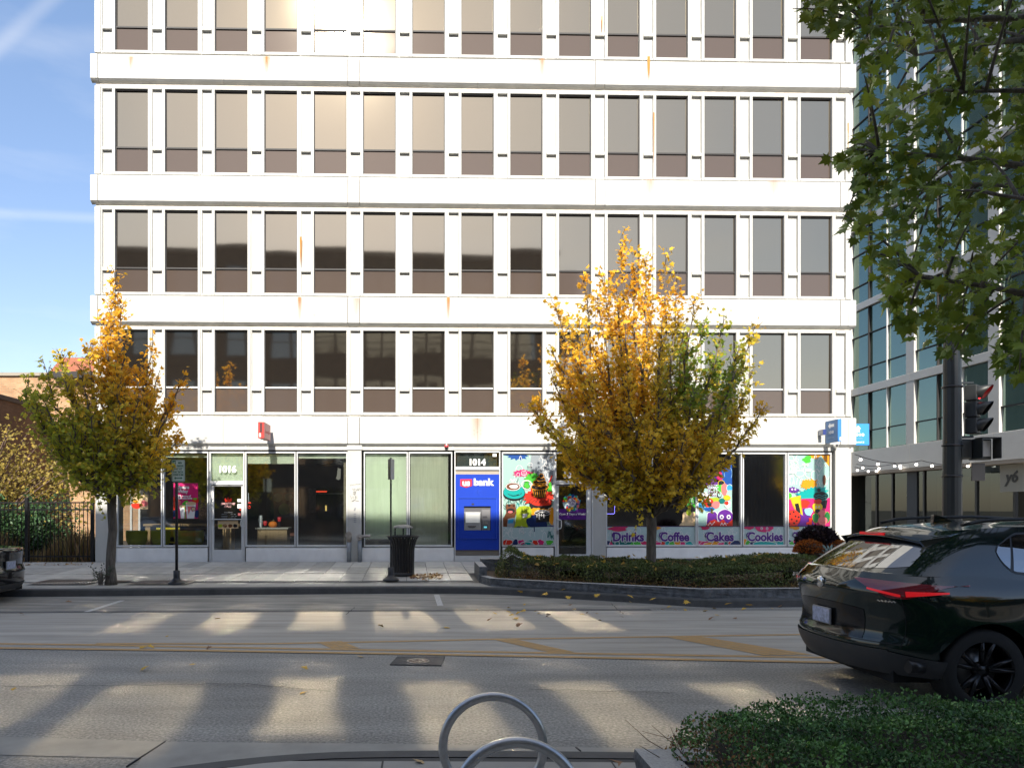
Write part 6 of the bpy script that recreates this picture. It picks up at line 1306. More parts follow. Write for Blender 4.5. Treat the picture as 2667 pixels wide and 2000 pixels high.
# ============================================================ PRINTED FILM ON THE SWEET SHOP'S GLASS
PAL = dict(mint=(176,216,206), pale=(196,222,224), white=(250,250,250), teal=(0,178,172), dteal=(0,120,112), red=(228,52,30), pink=(216,32,100), hotpink=(228,36,120), orange=(250,165,20), yellow=(246,205,30), lime=(178,198,40), green=(80,200,60), navy=(22,48,104), blue=(24,84,168), sky=(60,170,220), lblue=(160,210,245), purple=(104,36,150), deep=(70,26,110), black=(28,28,34), brown=(120,72,44), salmon=(245,130,130), cream=(235,205,160), grey=(160,170,178), dgreen=(30,120,60))
PM = {k: mat('film_'+k, tuple(min(.85, v*.66) for v in rgb(*c)), .35) for k, c in PAL.items()}
class Art:
    """flat print: polygons in photo pixels on the facade, stacked a millimetre apart"""
    def __init__(s, clip_): s.b = MB(); s.mats = []; s.L = 0; s.clip = clip_      # clip: x0,x1,y0,y1
    def mi(s, c):
        if c not in s.mats: s.mats.append(c)
        return s.mats.index(c)
    def poly(s, P, c, lift=True):
        x0, x1, y0, y1 = s.clip; P = list(P)
        for (a, b_, k) in ((-1,0,-x0),(1,0,x1),(0,-1,-y0),(0,1,y1)):
            P = clip(P, a, b_, k)
            if len(P) < 3: return
        if lift: s.L += 1
        y = .040-.0007*s.L; vs = [(FS(x), y, z_(yy, 1100 if False else x)) for x, yy in P]
        tri = tessellate_polygon([[Vector((v[0], v[2], 0)) for v in vs]]); s.b.add(vs, [tuple(t) for t in tri], s.mi(c))
    def line(s, P, w, c, lift=True, closed=False):
        if closed: P = P+[P[0]]
        if lift: s.L += .5
        L = s.L
        for i in range(len(P)-1):
            (x0, y0), (x1, y1) = P[i], P[i+1]; d = math.hypot(x1-x0, y1-y0) or 1; nx, ny = -(y1-y0)/d*w/2, (x1-x0)/d*w/2; ex, ey = (x1-x0)/d*w*.3, (y1-y0)/d*w*.3
            s.poly([(x0+nx-ex,y0+ny-ey),(x1+nx+ex,y1+ny+ey),(x1-nx+ex,y1-ny+ey),(x0-nx-ex,y0-ny-ey)], c, False)
    def blob(s, cx, cy, rx, ry, c, n=22, wob=.0, seed=0, out=None, w=1.2, spiky=0, rot=0):
        r = random.Random(seed); ph = [r.uniform(0,6.28) for _ in range(4)]; P = []
        for i in range(n):
            a = 2*math.pi*i/n; k = 1+wob*(math.sin(2*a+ph[0])*.5+math.sin(3*a+ph[1])*.5+math.sin(5*a+ph[2])*.35)
            if spiky: k *= 1+(spiky if i % 2 else -spiky*.5)*r.uniform(.5,1)
            x, y = rx*k*math.cos(a), ry*k*math.sin(a); P.append((cx+x*math.cos(rot)-y*math.sin(rot), cy+x*math.sin(rot)+y*math.cos(rot)))
        s.poly(P, c)
        if out: s.line(P, w, out, closed=True)
        return P
    def ring(s, cx, cy, rx, ry, w, c, a0=0, a1=360, n=18): s.line([(cx+rx*math.cos(rad(a0+(a1-a0)*i/n)), cy+ry*math.sin(rad(a0+(a1-a0)*i/n))) for i in range(n+1)], w, c)
    def eyes(s, cx, cy, d, r, c='white', p=None):
        for k in (-1,1):
            s.blob(cx+k*d, cy, r, r*1.15, c, 10)
            if p: s.blob(cx+k*d, cy, r*.5, r*.5, p, 8)
    def doodles(s, x0, x1, y0, y1, n, seed, c='white', w=.9):
        r = random.Random(seed)
        for k in range(n):
            x, y = r.uniform(x0,x1), r.uniform(y0,y1); q = r.uniform(4,11); t = r.random()
            if t < .4: s.ring(x, y, q, q*r.uniform(.7,1.3), w, c, r.uniform(0,180), r.uniform(200,420), 12)
            elif t < .7: s.line([(x+q*1.6*u-q*.8, y+q*.6*math.sin(u*7+k)) for u in np.linspace(0,1,9)], w, c)
            else: s.line([(x-q*.6,y+q),(x-q*.4,y-q*.4),(x,y-q),(x+q*.4,y-q*.4),(x+q*.6,y+q)], w, c)
    def build(s, parent, name='window_graphic'): return s.b.build(name, [PM[c] for c in s.mats], parent, recalc=False)
def label_strip(a, x0, x1, seed):
    """lower frieze behind the big word"""
    a.poly([(x0,1371),(x1,1371),(x1,1418),(x0,1418)], 'pale'); a.doodles(x0+4, x1-4, 1374, 1398, 9, seed, 'white', .9); r = random.Random(seed+5)
    cols_ = ['red','pink','dteal','green','navy','orange','teal','hotpink']
    k = x0+4
    while k < x1: c = r.choice(cols_); a.blob(k, 1415+r.uniform(-2,3), r.uniform(8,15), r.uniform(5,11), c, 16, .25, r.randint(0,99), 'white', 1); k += r.uniform(11,17)
    a.blob(r.uniform(x0+10,x0+25), 1374, 12, 5, r.choice(['pink','orange','hotpink']), 14, .3, seed)
M_word = mat('purple_lettering', rgb(74,24,120), .4)
def word(s, x0, x1, parent, cap=True):
    """fat display lettering with a curled capital: thick verticals, ball terminals"""
    s0, s1 = FS(x0), FS(x1); H = .30
    def mk(txt, size, bold, m, y, nm):
        cu = bpy.data.curves.new(nm, 'FONT'); cu.body = txt; cu.size = size; cu.align_x = 'LEFT'; cu.offset = bold; cu.extrude = .0008; cu.resolution_u = 3
        t = bpy.data.objects.new('tmp', cu); COL.objects.link(t); me = bpy.data.meshes.new_from_object(t.evaluated_get(bpy.context.evaluated_depsgraph_get())); bpy.data.objects.remove(t); me.name = nm; me.materials.clear(); me.materials.append(m); return me
    me = mk(s, .36, .013, M_word, 0, 'word_lettering'); xs = [v.co.x for v in me.vertices]; w0, w1 = min(xs), max(xs); k = (s1-s0)/(w1-w0)
    halo = mk(s, .36, .030, PM['white'], 0, 'word_halo')
    for q, y, nm in ((halo, .0205, 'word_halo'), (me, .0185, 'word_lettering')):
        o = bpy.data.objects.new(nm, q); link(o, parent); o.rotation_euler = (rad(90),0,0); o.scale = (k, 1.0, 1); o.location = (s0-w0*k, y, z_(1409))
    # capital's curl
    b = MB(); b.tube([(s0+.09-.11*math.cos(a), .017, z_(1394)+.0+.085*math.sin(a)) for a in np.linspace(-1.2,1.7,12)], [.006+.010*math.sin(math.pi*i/11) for i in range(12)], 5); b.tube([(s0+.10,.017,z_(1394)+.09),(s0+.108,.017,z_(1394)+.075)], .018, 8)
    o = b.build('word_curl', M_word, parent)
# --- window 7: Gummies, coffee and cupcakes
a = Art((1310,1442,1181.5,1418)); 
a.poly([(1310,1181),(1442,1181),(1442,1418),(1310,1418)], 'mint'); a.poly([(1385,1181),(1442,1181),(1442,1280),(1400,1262),(1380,1215)], 'grey')
a.blob(1348,1185,26,12,'blue',26,.1,3,spiky=.35); a.doodles(1314,1438,1186,1262,34,5,'white',1.3)
a.blob(1362,1232,22,9,'hotpink',30,.15,4,spiky=.3); a.ring(1365,1232,7,6,1.4,'white'); a.ring(1365,1233,3,3,1.2,'white'); a.ring(1350,1236,4,5,1.2,'white')
a.blob(1388,1246,18,14,'green',30,.2,8,spiky=.25); a.ring(1372,1262,13,11,3,'white'); a.blob(1372,1264,8,8,'green',16,.2,2,'dgreen')
a.blob(1420,1290,26,30,'white',24,.25,12); a.poly([(1436,1238),(1440,1238),(1430,1268),(1434,1276),(1426,1274),(1429,1256)], 'red'); a.blob(1432,1272,8,14,'green',14,.3,6)
a.doodles(1318,1400,1284,1330,22,9,'black',1.0); a.doodles(1318,1400,1290,1330,10,10,'teal',1.6)
a.blob(1402,1293,36,20,'red',34,.15,7,spiky=.22); a.poly([(1378,1305),(1436,1300),(1438,1326),(1380,1328)], 'black'); a.blob(1408,1306,29,12,'red',24,.12,15,'black',1)
for k in range(5): a.line([(1384+k*9,1310),(1392+k*9,1302),(1400+k*8,1308)], 1.1, 'black')
a.blob(1400,1334,34,12,'orange',30,.3,14,spiky=.2); a.blob(1436,1342,8,26,'orange',18,.2,3,'white',1)
# dark cupcake with gold lines
a.poly([(1384,1270),(1427,1272),(1419,1296),(1404,1298),(1391,1294)], 'black'); 
for k in range(7): a.line([(1386+k*6.2,1272),(1392+k*4.2,1294)], 1.6, 'orange')
for (cx, cy, rx, ry) in ((1405,1268,22,8),(1406,1257,17,7.5),(1408,1247,11,6),(1410,1239,5.5,6)): a.blob(cx,cy,rx,ry,'black',20,.06,int(cx),'orange',1.5)
for k in range(7): a.ring(1395+k*4,1262+(k%3)*4,8,4,1.1,'orange',190,350,8)
# coffee cup on a saucer
a.blob(1339,1283,29,19,'black',28,.02,1); a.blob(1339,1282,28,17.5,'teal',28,.02,1,'black',.9); a.ring(1340,1280,20,11,1.2,'black',20,150); a.poly([(1314,1270),(1362,1268),(1356,1284),(1336,1290),(1320,1284)], 'teal'); a.ring(1338,1284,14,7,2,'black',30,120)
a.blob(1336,1267,20,11,'white',24,0,0,'black',.8); a.blob(1336,1267,17.5,9,'brown',24,0,0); a.blob(1338,1267,11,5.5,'white',18,.1,3); a.ring(1337,1267,7,3,1,'brown',0,250); a.line([(1346,1256),(1350,1245)], 1, 'black')
# brown and lime rounded shapes, navy splash, dark cake
a.poly([(1318,1313),(1342,1312),(1345,1335),(1338,1352),(1326,1372),(1310,1374),(1310,1350),(1318,1336)], 'brown'); a.blob(1326,1316,3.5,3.5,'black',10); a.blob(1338,1317,2.5,2.5,'black',10); a.blob(1330,1330,11,6.5,'black',16); a.blob(1329,1333,6.5,3,'salmon',12)
a.blob(1396,1358,31,20,'navy',34,.25,21); a.line([(1391,1370),(1391,1384)], 2.4, 'navy'); a.poly([(1394,1334),(1432,1334),(1430,1358),(1396,1360)], 'black'); a.blob(1412,1335,20,7,'black',18,.1,2,'white',1)
for k in range(7): a.line([(1396+k*5,1333+(k%2)*3),(1410+k*4,1328+(k%3)*3)], 1.2, 'white')
for k, L in enumerate((8,14,6,10)): a.line([(1398+k*6,1338),(1398+k*6,1338+L)], 1.7, 'white')
a.poly([(1345,1326),(1352,1319),(1366,1317),(1380,1319),(1385,1332),(1383,1346),(1372,1350),(1370,1358),(1376,1374),(1360,1370),(1346,1370),(1336,1378),(1342,1362),(1344,1345)], 'lime'); a.line([(1359,1323),(1359,1332)], 1.4, 'black'); a.line([(1370,1322),(1370,1331)], 1.4, 'black'); a.line([(1352,1340),(1366,1338),(1382,1337)], .9, 'black'); a.poly([(1360,1338),(1373,1337),(1372,1345),(1361,1349)], 'white')
a.poly([(1322,1350),(1341,1347),(1338,1372),(1320,1374)], 'grey'); a.poly([(1324,1353),(1338,1351),(1336,1362),(1322,1363)], 'sky')
a.poly([(1310,1371),(1345,1374),(1442,1371),(1442,1418),(1310,1418)], 'pale'); a.doodles(1314,1438,1375,1396,16,31,'white',1); a.line([(1391,1360),(1391,1384)], 2.4, 'navy'); a.line([(1425,1370),(1441,1370)], 1.6, 'purple')
for k, (x, c) in enumerate(((1316,'red'),(1326,'red'),(1342,'navy'),(1358,'hotpink'),(1376,'teal'),(1396,'red'),(1408,'hotpink'),(1430,'green'))): a.blob(x,1412,9,7.5,c,16,.25,k+40,'white',1)
a.ring(1371,1420,18,10,2.6,'white',180,360); a.ring(1371,1422,13,7,2,'teal',180,360); a.doodles(1428,1440,1385,1400,5,2,'dteal',1.4)
a.build(W[7][0]); word('Gummies', 1323, 1430, W[7][0])
# --- words under windows 8-12
for k, (wd_, x0, x1) in {8:('Drinks',1597,1678), 9:('Coffee',1720,1796), 10:('Cakes',1840,1912), 11:('Cookies',1948,2040), 12:('Tr',2068,2096)}.items():
    lo_, hi_ = {8:(1581,1692),9:(1700,1811.5),10:(1818.5,1929),11:(1937,2045),12:(2053.5,2162)}[k]; a = Art((lo_,hi_,1370,1418.5)); label_strip(a, lo_, hi_, 60+k)
    if k == 8: a.blob(1620,1411,26,13,'dteal',20,.1,3); a.ring(1608,1415,6,6,1.4,'white'); a.ring(1630,1410,4,4,1.2,'white'); a.blob(1612,1376,26,7,'pink',20,.3,5)
    if k == 11: a.blob(1992,1376,22,10,'hotpink',20,.15,3); a.eyes(1992,1376,7,3.4,'pale','hotpink'); a.blob(1992,1416,30,7,'teal',20,.1,4,'white',1.4)
    a.line([(lo_,1370.6),(hi_,1370.6)], 1.4, 'deep'); a.build(W[k][0]); word(wd_, x0, x1, W[k][0])
# --- window 9: part mural at its right edge
a = Art((1700,1811.5,1255,1369)); a.poly([(1784,1262),(1811.5,1250),(1811.5,1369),(1772,1369),(1790,1330)], 'green'); a.doodles(1786,1810,1262,1320,9,3,'white',1.2); a.blob(1800,1287,9,6,'salmon',14,.2,2); a.blob(1797,1345,18,20,'cream',22,.2,4); a.poly([(1770,1369),(1780,1352),(1811,1344),(1811,1369)], 'cream'); a.blob(1796,1326,20,9,'black',20,.25,8); a.blob(1795,1334,7,9,'lime',14,.1,2); a.line([(1776,1360),(1766,1366)], 3, 'black'); a.build(W[9][0])
# --- window 10: pile of bright shapes
a = Art((1818.5,1908,1205,1369.5))
a.poly([(1818,1252),(1908,1262),(1908,1369.5),(1818,1369.5)], 'mint'); a.poly([(1880,1225),(1908,1205),(1908,1262),(1884,1262)], 'blue'); a.ring(1898,1232,10,18,1,'lblue',150,400)
a.blob(1848,1244,18,12,'purple',28,.2,4,spiky=.2); a.blob(1862,1236,10,9,'deep',22,.2,5,spiky=.2); a.blob(1876,1240,8,10,'pink',20,.2,6,spiky=.2); a.blob(1855,1256,14,9,'purple',22,.25,8,'black',1); a.blob(1830,1250,12,9,'navy',20,.3,8)
a.blob(1880,1259,8,9,'black',14,.1,3,'yellow',1.3); a.blob(1878,1272,9,12,'green',18,.2,3); a.blob(1888,1274,8,17,'salmon',18,.1,3); a.blob(1902,1270,8,9,'sky',14,.2,4,'white',1); a.blob(1838,1290,12,9,'white',14,.3,4)
for k in range(9): a.ring(1852+(k%3)*6,1268+(k//3)*9,7,5,2.6,'white',0,300,10); a.ring(1852+(k%3)*6,1268+(k//3)*9,7,5,1.3,'purple',20,280,10)
a.blob(1822,1300,6,9,'yellow',12,.1,4); a.blob(1894,1296,9,7,'yellow',10,.1,4,'orange',1); a.blob(1874,1289,7.5,9,'black',14,.05,2,'white',1); a.blob(1875,1288,5,6,'mint',12,.05,2); a.blob(1862,1302,13,8,'lime',16,.2,3); a.blob(1881,1304,8,7,'dteal',14,.1,3)
a.blob(1846,1309,12,13,'red',18,.12,3); a.eyes(1846,1304,4,1.8); a.blob(1849,1313,7,5,'black',12); a.blob(1865,1314,11,9,'salmon',16,.1,5); a.blob(1826,1316,9,7,'sky',16,.25,4,'blue',1); a.blob(1896,1314,8,9,'white',14,.25,5); a.blob(1893,1310,5,6,'red',10,.2,3)
a.blob(1832,1350,17,24,'mint',20,.2,3,'white',1.2); a.blob(1855,1352,15,22,'purple',20,.2,9,'white',1.4); a.blob(1847,1326,13,6,'blue',18,.2,3,'sky',1)
a.blob(1889,1345,21,19,'purple',26,.03,4,'white',1.5); a.eyes(1889,1346,9,5.4,'white','purple'); a.ring(1879,1346,4,4,1.2,'white'); a.poly([(1838,1369.5),(1850,1356),(1862,1352),(1872,1360),(1884,1352),(1894,1364),(1908,1352),(1908,1369.5)], 'red'); a.line([(1844,1368),(1850,1361),(1854,1367),(1862,1358)], 1.6, 'white'); a.line([(1877,1368),(1880,1361),(1884,1368),(1888,1361),(1892,1368)], 1.6, 'white')
a.build(W[10][0])
# --- window 12: mint doodles above, bright sweets below
a = Art((2053.5,2161.5,1181.5,1369.5)); a.poly([(2053,1181),(2162,1181),(2162,1370),(2053,1370)], 'mint'); a.poly([(2138,1181),(2162,1181),(2162,1215),(2150,1200)], 'orange'); a.blob(2124,1186,14,9,'orange',20,.3,3); a.blob(2104,1196,12,9,'green',20,.3,5); a.doodles(2056,2158,1184,1262,38,77,'white',1.5)
a.blob(2084,1233,12,9,'mint',14,.1,3,'white',1.6); a.eyes(2100,1210,4,3.4); a.blob(2064,1230,12,3.5,'white',12); a.blob(2106,1224,8,4,'white',12)
a.blob(2102,1262,14,12,'orange',26,.25,2,spiky=.25); a.blob(2120,1256,10,16,'orange',20,.25,5,spiky=.2); a.blob(2148,1250,4,14,'brown',12); a.blob(2122,1238,9,12,'mint',14,.1,2,'white',1.5)
a.blob(2066,1276,14,8,'purple',26,.2,4,spiky=.2); a.eyes(2068,1274,4,2.4,'white','purple'); a.blob(2118,1290,34,22,'teal',40,.2,12,spiky=.22); a.blob(2056,1292,7,11,'green',14,.2,3,'white',1)
a.poly([(2053,1300),(2162,1296),(2162,1370),(2053,1370)], 'hotpink'); a.blob(2094,1312,14,12,'red',20,.2,3); a.poly([(2078,1370),(2084,1330),(2096,1322),(2106,1335),(2116,1350),(2122,1370)], 'purple')
a.poly([(2057,1296),(2086,1290),(2088,1326),(2092,1342),(2080,1335),(2070,1322)], 'yellow'); a.poly([(2070,1312),(2080,1310),(2083,1322),(2086,1338),(2074,1328)], 'black'); a.line([(2060,1300),(2066,1318),(2073,1330)], 1.6, 'orange'); a.line([(2084,1292),(2086,1312),(2090,1334)], 1.6, 'orange'); a.line([(2076,1292),(2078,1278),(2086,1277)], 1.2, 'blue')
a.blob(2138,1292,19,13,'black',22,.04,3,'teal',1.1); a.poly([(2122,1300),(2156,1302),(2152,1324),(2128,1320)], 'black'); a.blob(2133,1276,5.5,5.5,'black',12,0,0,'teal',.8)
for k in range(3): a.line([(2122+q*5,1290+k*6+2*math.sin(q*2)) for q in range(7)], 1.1, 'teal')
a.blob(2064,1349,22,21,'red',24,.03,5,'black',.8)
for (x, y) in ((2058,1338),(2067,1333),(2072,1344),(2062,1352),(2075,1356),(2056,1364),(2068,1362),(2080,1346)): a.blob(x,y,2.6,2.6,'black',8)
a.blob(2106,1332,10,11,'lblue',16,.2,3); a.poly([(2106,1348),(2116,1348),(2114,1366),(2100,1366),(2100,1360),(2107,1358)], 'red'); a.blob(2129,1322,12,15,'yellow',20,.15,3); a.eyes(2129,1320,4,2.2,'white','black'); a.blob(2129,1331,7,6,'black',14); a.blob(2130,1306,9,7,'red',16,.15,3); a.blob(2124,1348,8,13,'dgreen',14,.1,3,'lime',1); a.blob(2141,1336,10,9,'salmon',10,.0,3,spiky=.3); a.blob(2154,1346,6,14,'dgreen',14,.05,3,'green',1); a.blob(2142,1356,12,12,'salmon',18,.05,3); a.ring(2142,1357,6,4,1,'red',20,160)
a.build(W[12][0])
# --- door of 1012: round sticker over a purple band
a = Art((1455.5,1528,1264.5,1444)); a.poly([(1456,1325),(1528,1325),(1528,1353),(1456,1353)], 'purple'); r = random.Random(3); a.blob(1489,1310,22,21,'pale',26,.02,1)
for k in range(34):
    g = r.uniform(0,6.28); q = r.uniform(.55,1.0); a.blob(1489+21*q*math.cos(g), 1310+20*q*math.sin(g), r.uniform(3,5.5), r.uniform(3,5.5), r.choice(['red','yellow','green','sky','salmon','orange','teal','lime','hotpink','blue']), 10, .2, k)
a.blob(1489,1309,11,12,'white',16,.1,4); a.doodles(1481,1497,1300,1318,8,4,'purple',.9); a.build(D2[0], 'door_sticker')
text('lettering', 'Open 7 Days a Week!', .085, PM['white'], D2[0], (FS(1491), .012, z_(1338.5)), bold=.003, ext=.001)
# --- poster, cards and lettering of shop 1016
a = Art((450,516,1257,1352)); x0, x1, y0, y1 = 450.5, 514.5, 1258, 1350
a.poly([(x0,y0),(x1,y0),(x1,y1),(x0,y1)], 'hotpink'); a.poly([(x0,1290),(458,1300),(462,1330),(x0,1340)], 'red'); a.blob(462,1308,8,8,'salmon',14); a.blob(508,1303,9,7,'red',14,.1,2); a.blob(507,1299,5,3,'green',10,.3,3); a.blob(482,1311,8,7,'green',16,.3,5); a.blob(454,1338,6,10,'navy',12,.2,4); a.blob(511,1338,6,10,'navy',12,.2,5)
a.poly([(467,1319),(481,1319),(479,1350),(470,1350)], 'white'); a.poly([(483,1313),(509,1313),(505,1350),(486,1350)], 'white'); a.blob(496,1311,13,5,'cream',14,.1,3); a.blob(474,1318,8,4,'cream',12,.1,3); a.poly([(487,1318),(505,1318),(500,1334),(496,1326),(490,1340)], 'salmon'); a.blob(503,1325,6.5,6,'deep',14); a.blob(503,1325,5,4.5,'cream',12); a.poly([(457,1322),(463,1322),(462,1350),(458,1350)], 'white'); a.line([(480,1318),(482,1350)], 2, 'green')
o = a.build(W[2][0], 'poster'); tag(o, 'magenta smoothie offer poster')
for s_, sz_, px_, py_, al in (('Upsize',.135,459,1269,'LEFT'),('Friday',.135,459,1279.5,'LEFT'),('20% more of',.078,459,1292,'LEFT'),('what you love',.078,459,1297.5,'LEFT')): text('lettering', s_, sz_, PM['white'], W[2][0], (FS(px_), .012, z_(py_)), bold=.004, ext=.001, align=al)
MB().box(FS(448.5), FS(516.5), .052, .07, z_(1353), z_(1256)).build('poster_back', M_dark, W[2][0])
a = Art((556.5,628.5,1266,1432)); a.poly([(584,1301),(585.5,1296),(589,1301),(593,1294),(597,1301),(601,1296),(603,1301),(602,1307),(586,1307)], 'red'); 
for k, (w_, y) in enumerate(((40,1339),(44,1344),(40,1348))): a.line([(576,y),(576+w_*.35,y)], 1, 'grey'); a.line([(576+w_*.6,y),(576+w_*.72,y)], 1, 'grey'); a.line([(576+w_*.8,y),(576+w_*.92,y)], 1, 'grey')
a.poly([(617.5,1299),(628,1299),(628,1307),(617.5,1307)], 'white'); a.poly([(617.5,1312),(628.5,1312),(628.5,1323.5),(617.5,1323.5)], 'white'); a.blob(625,1327,2,2.5,'red',8); a.poly([(619,1336),(626,1336),(626,1343),(619,1343)], 'salmon')
a.poly([(566.5,1356),(619,1355),(620,1376),(567,1377)], 'cream'); a.line([(569,1357.5),(618,1357.5)], 1.2, 'brown'); a.line([(569,1361),(598,1361)], .9, 'grey')
for x, c in ((573,'lime'),(585,'brown'),(599,'brown'),(612,'black')): a.blob(x,1369,6,4.5,c,14,.1,int(x))
a.line([(581,1369),(589,1367)], 1.2, 'cream'); a.build(D1[0], 'door_sticker')
M_pinkw = mat('pale_red_letters', (.75,.42,.40), .5)
text('lettering', 'SMOOTHIE', .083, M_pinkw, D1[0], (FS(593), .014, z_(1312)), ext=.001, shear=.25, bold=.002, sx=.95); text('lettering', 'KING', .083, M_pinkw, D1[0], (FS(592), .014, z_(1319)), ext=.001, shear=.25, bold=.002); text('lettering', 'Store Hours', .045, PM['white'], D1[0], (FS(594), .014, z_(1334)), ext=.001)
M_ghost = mat('black_vinyl_letters', (.004,.004,.004), .3)
a = Art((642,767,1181,1420)); a.blob(649,1309,4.5,1.6,'red',12); a.ring(648,1320,3.2,3.6,1.2,'red'); a.line([(647,1308),(646,1284)], 1, 'grey'); a.build(W[3][0], 'window_sticker')
a = Art((306,419.5,1181,1420)); a.poly([(343,1292),(384,1288),(384,1325),(372,1326),(345,1322)], 'cream'); a.blob(354,1317,12,8,'red',16,.2,3); a.blob(374,1311,9,9,'salmon',14,.2,4); a.blob(352,1306,6,5,'orange',12,.2,3); a.build(W[1][0], 'window_poster')
# ============================================================ INSIDE SHOP 1016
def IW(px, yl): s = FS(px)*(D0+yl)/D0; return s       # facade-local x for something yl metres inside
def izz(py, yl): return HC+(CY-py)*(D0+yl+.0)/F
Ot = lambda px, yl: (*FW(IW(px, yl), yl), .3)
M_ch = mat('olive_green_upholstery', (.52,.57,.05), .6); M_wood = mat('light_oak', (.55,.38,.19), .5, noise=.2, nscale=3, stretch=(.6,6,6))
def tub(px, yl, w_, rz, lb):
    r = empty('tub_chair', Ot(px, yl), TH+rz, lb, 'chair', 'green tub chairs in the window'); zb_ = izz(1417, yl)-.3; zt_ = izz(1380, yl)-.3
    b = MB(); n = 14; vs = []; 
    for i in range(n+1):
        g = math.pi*(1.0+i/n); 
        for (k, z) in ((.86,zb_+.02),(1.0,zb_+.12),(1.06,zt_-.06),(1.0,zt_),(.88,zt_-.01),(.84,zb_+.18)): vs.append((w_*k*math.cos(g)*1.0, w_*.75*k*math.sin(g), z))
    b.add(vs, [(i*6+j, (i+1)*6+j, (i+1)*6+j+1, i*6+j+1) for i in range(n) for j in range(5)], 0, True); b.build('backrest', M_ch, r)
    q = MB(); q.lathe([(0,zb_),(w_*.8,zb_),(w_*.86,zb_+.08),(w_*.8,zb_+.17),(0,zb_+.18)], n=20); q.build('seat', M_ch, r)
    for dx in (-.15,.15):
        for dy in (-.12,.12): MB().tube([(dx*1.3,dy*1.3,0),(dx*.6,dy*.6,zb_)], .012, 6).build('leg', M_alu, r)
    return r
tub(358, .75, .30, rad(3), 'olive green tub chair nearest the left corner of the window'); tub(421, .8, .28, rad(-4), 'olive green tub chair behind the window mullion'); tub(482, .75, .30, rad(5), 'olive green tub chair right of the parking sign pole'); tub(512, 1.5, .26, rad(40), 'olive green tub chair turned sideways, farthest right')
r = empty('long_table', Ot(470, 1.6), TH, 'long oak table on a panel leg behind the green chairs', 'table'); zt_ = izz(1369, 1.6)-.3
MB().box(-1.0,1.95,-.3,.3,zt_,zt_+.07,bev=.006).build('tabletop', M_wood, r); MB().box(1.4,1.65,-.25,.25,0,zt_-.002).build('panel_leg', M_wood, r); MB().box(-.95,-.80,-.25,.25,0,zt_-.002).build('panel_leg', M_wood, r)
for px, lb in ((402,'yellow chair back beyond the table, left of the parking sign pole'), (452,'yellow chair back beyond the table, right of the window mullion')):
    r = empty('yellow_chair', Ot(px, 2.2), TH, lb, 'chair', 'yellow chairs'); b = MB(); b.prism([(-.22,.62),(.22,.62),(.25,.92),(-.25,.92)], -.02, .02); b.build('backrest', mat('yellow_plastic', (.75,.62,.02), .4), r); MB().box(-.22,.22,-.4,-.03,.44,.48,bev=.01).build('seat', MATS['yellow_plastic'], r)
    for dx in (-.18,.18):
        for dy in (-.36,-.06): MB().tube([(dx,dy,0),(dx,dy,.44)], .012, 6).build('leg', M_alu, r)
r = empty('service_counter', Ot(715, 1.3), TH, 'oak fronted counter with a pale top inside the right window of 1016', 'counter'); zt_ = izz(1377, 1.3)-.3; hw = (IW(756,1.3)-IW(672,1.3))/2
MB().box(-hw+.04,hw-.04,-.25,.3,0,zt_,bev=.004).build('body', mat('ribbed_oak', (.42,.31,.18), .5, noise=.25, nscale=3, stretch=(14,1,.6)), r); MB().box(-hw,hw,-.3,.35,zt_+.002,zt_+.045,bev=.006).build('countertop', mat('pale_stone', (.5,.5,.47), .4), r)
zc2 = zt_+.345
def on_counter(nm, px, lb, cat): x, y = FW(IW(px,1.3), 1.3); return empty(nm, (x, y, zt_+.347), TH, lb, cat)
p = on_counter('pumpkin', 713, 'orange pumpkin on the shop counter', 'pumpkin'); b = MB(); b.lathe([(0,.005),(.06,.0),(.11,.04),(.125,.10),(.10,.16),(.05,.185),(.0,.17)], n=40, wob=lambda g, h: 1+.07*abs(math.sin(g*5))); b.build('body', mat('pumpkin_orange', (.75,.22,.02), .5), p); MB().tube([(0,0,.17),(.01,0,.21),(.03,0,.235)], [.018,.012,.012], 8).build('stalk', mat('stalk', (.3,.24,.1), .8), p)
p = on_counter('cup_stack', 681, 'tall stack of clear and white cups at the counter left end', 'cups'); MB().lathe([(.045,0),(.06,.20),(.055,.2),(.062,.22),(.05,.37),(0,.37)], n=16).build('cups', mat('pale_blue_plastic', (.55,.62,.68), .4), p)
for px, lb, h in ((693,'small red cup between the cup stack and the pumpkin',.18),(730,'taller red topped holder right of the pumpkin',.30)): p = on_counter('red_cup', px, lb, 'cup'); MB().lathe([(.04,0),(.045,h-.12)], n=14).build('base', M_black, p); MB().lathe([(.045,h-.118),(.065,h),(.05,h+.015),(0,h+.015)], n=14).build('cup', mat('cup_red', (.6,.03,.04), .4), p)
# mural boards deep in the shop
r = empty('wall_mural', (*FW(IW(748,3.2), 3.2), .3), TH, 'dim brown wall picture of melon and nuts behind the counter', 'picture'); zz = lambda py: izz(py,3.2)-.3; xx = lambda px: IW(px,3.2)-IW(748,3.2)
MB().box(xx(718), xx(775), 0, .04, zz(1395), zz(1282)).build('board', mat('maroon_board', (.14,.05,.035), .8), r)
b = MB(); b.lathe([(0,-.012),(.14,-.008),(.15,0)], (xx(729),0,zz(1296)), 20, axis='Y'); b.lathe([(0,-.012),(.12,-.008),(.13,0)], (xx(757),0,zz(1294)), 20, axis='Y'); b.build('round_print', mat('cream_print', (.34,.31,.22), .8), r); MB().lathe([(0,-.03),(.17,-.02),(.2,0)], (xx(746),0,zz(1326)), 20, axis='Y').build('melon_print', mat('melon_print', (.26,.26,.07), .8), r); MB().lathe([(0,-.03),(.24,-.02),(.28,0)], (xx(750),0,zz(1360)), 20, axis='Y').build('nut_print', mat('nut_print', (.22,.11,.05), .8, noise=.6, nscale=40), r)
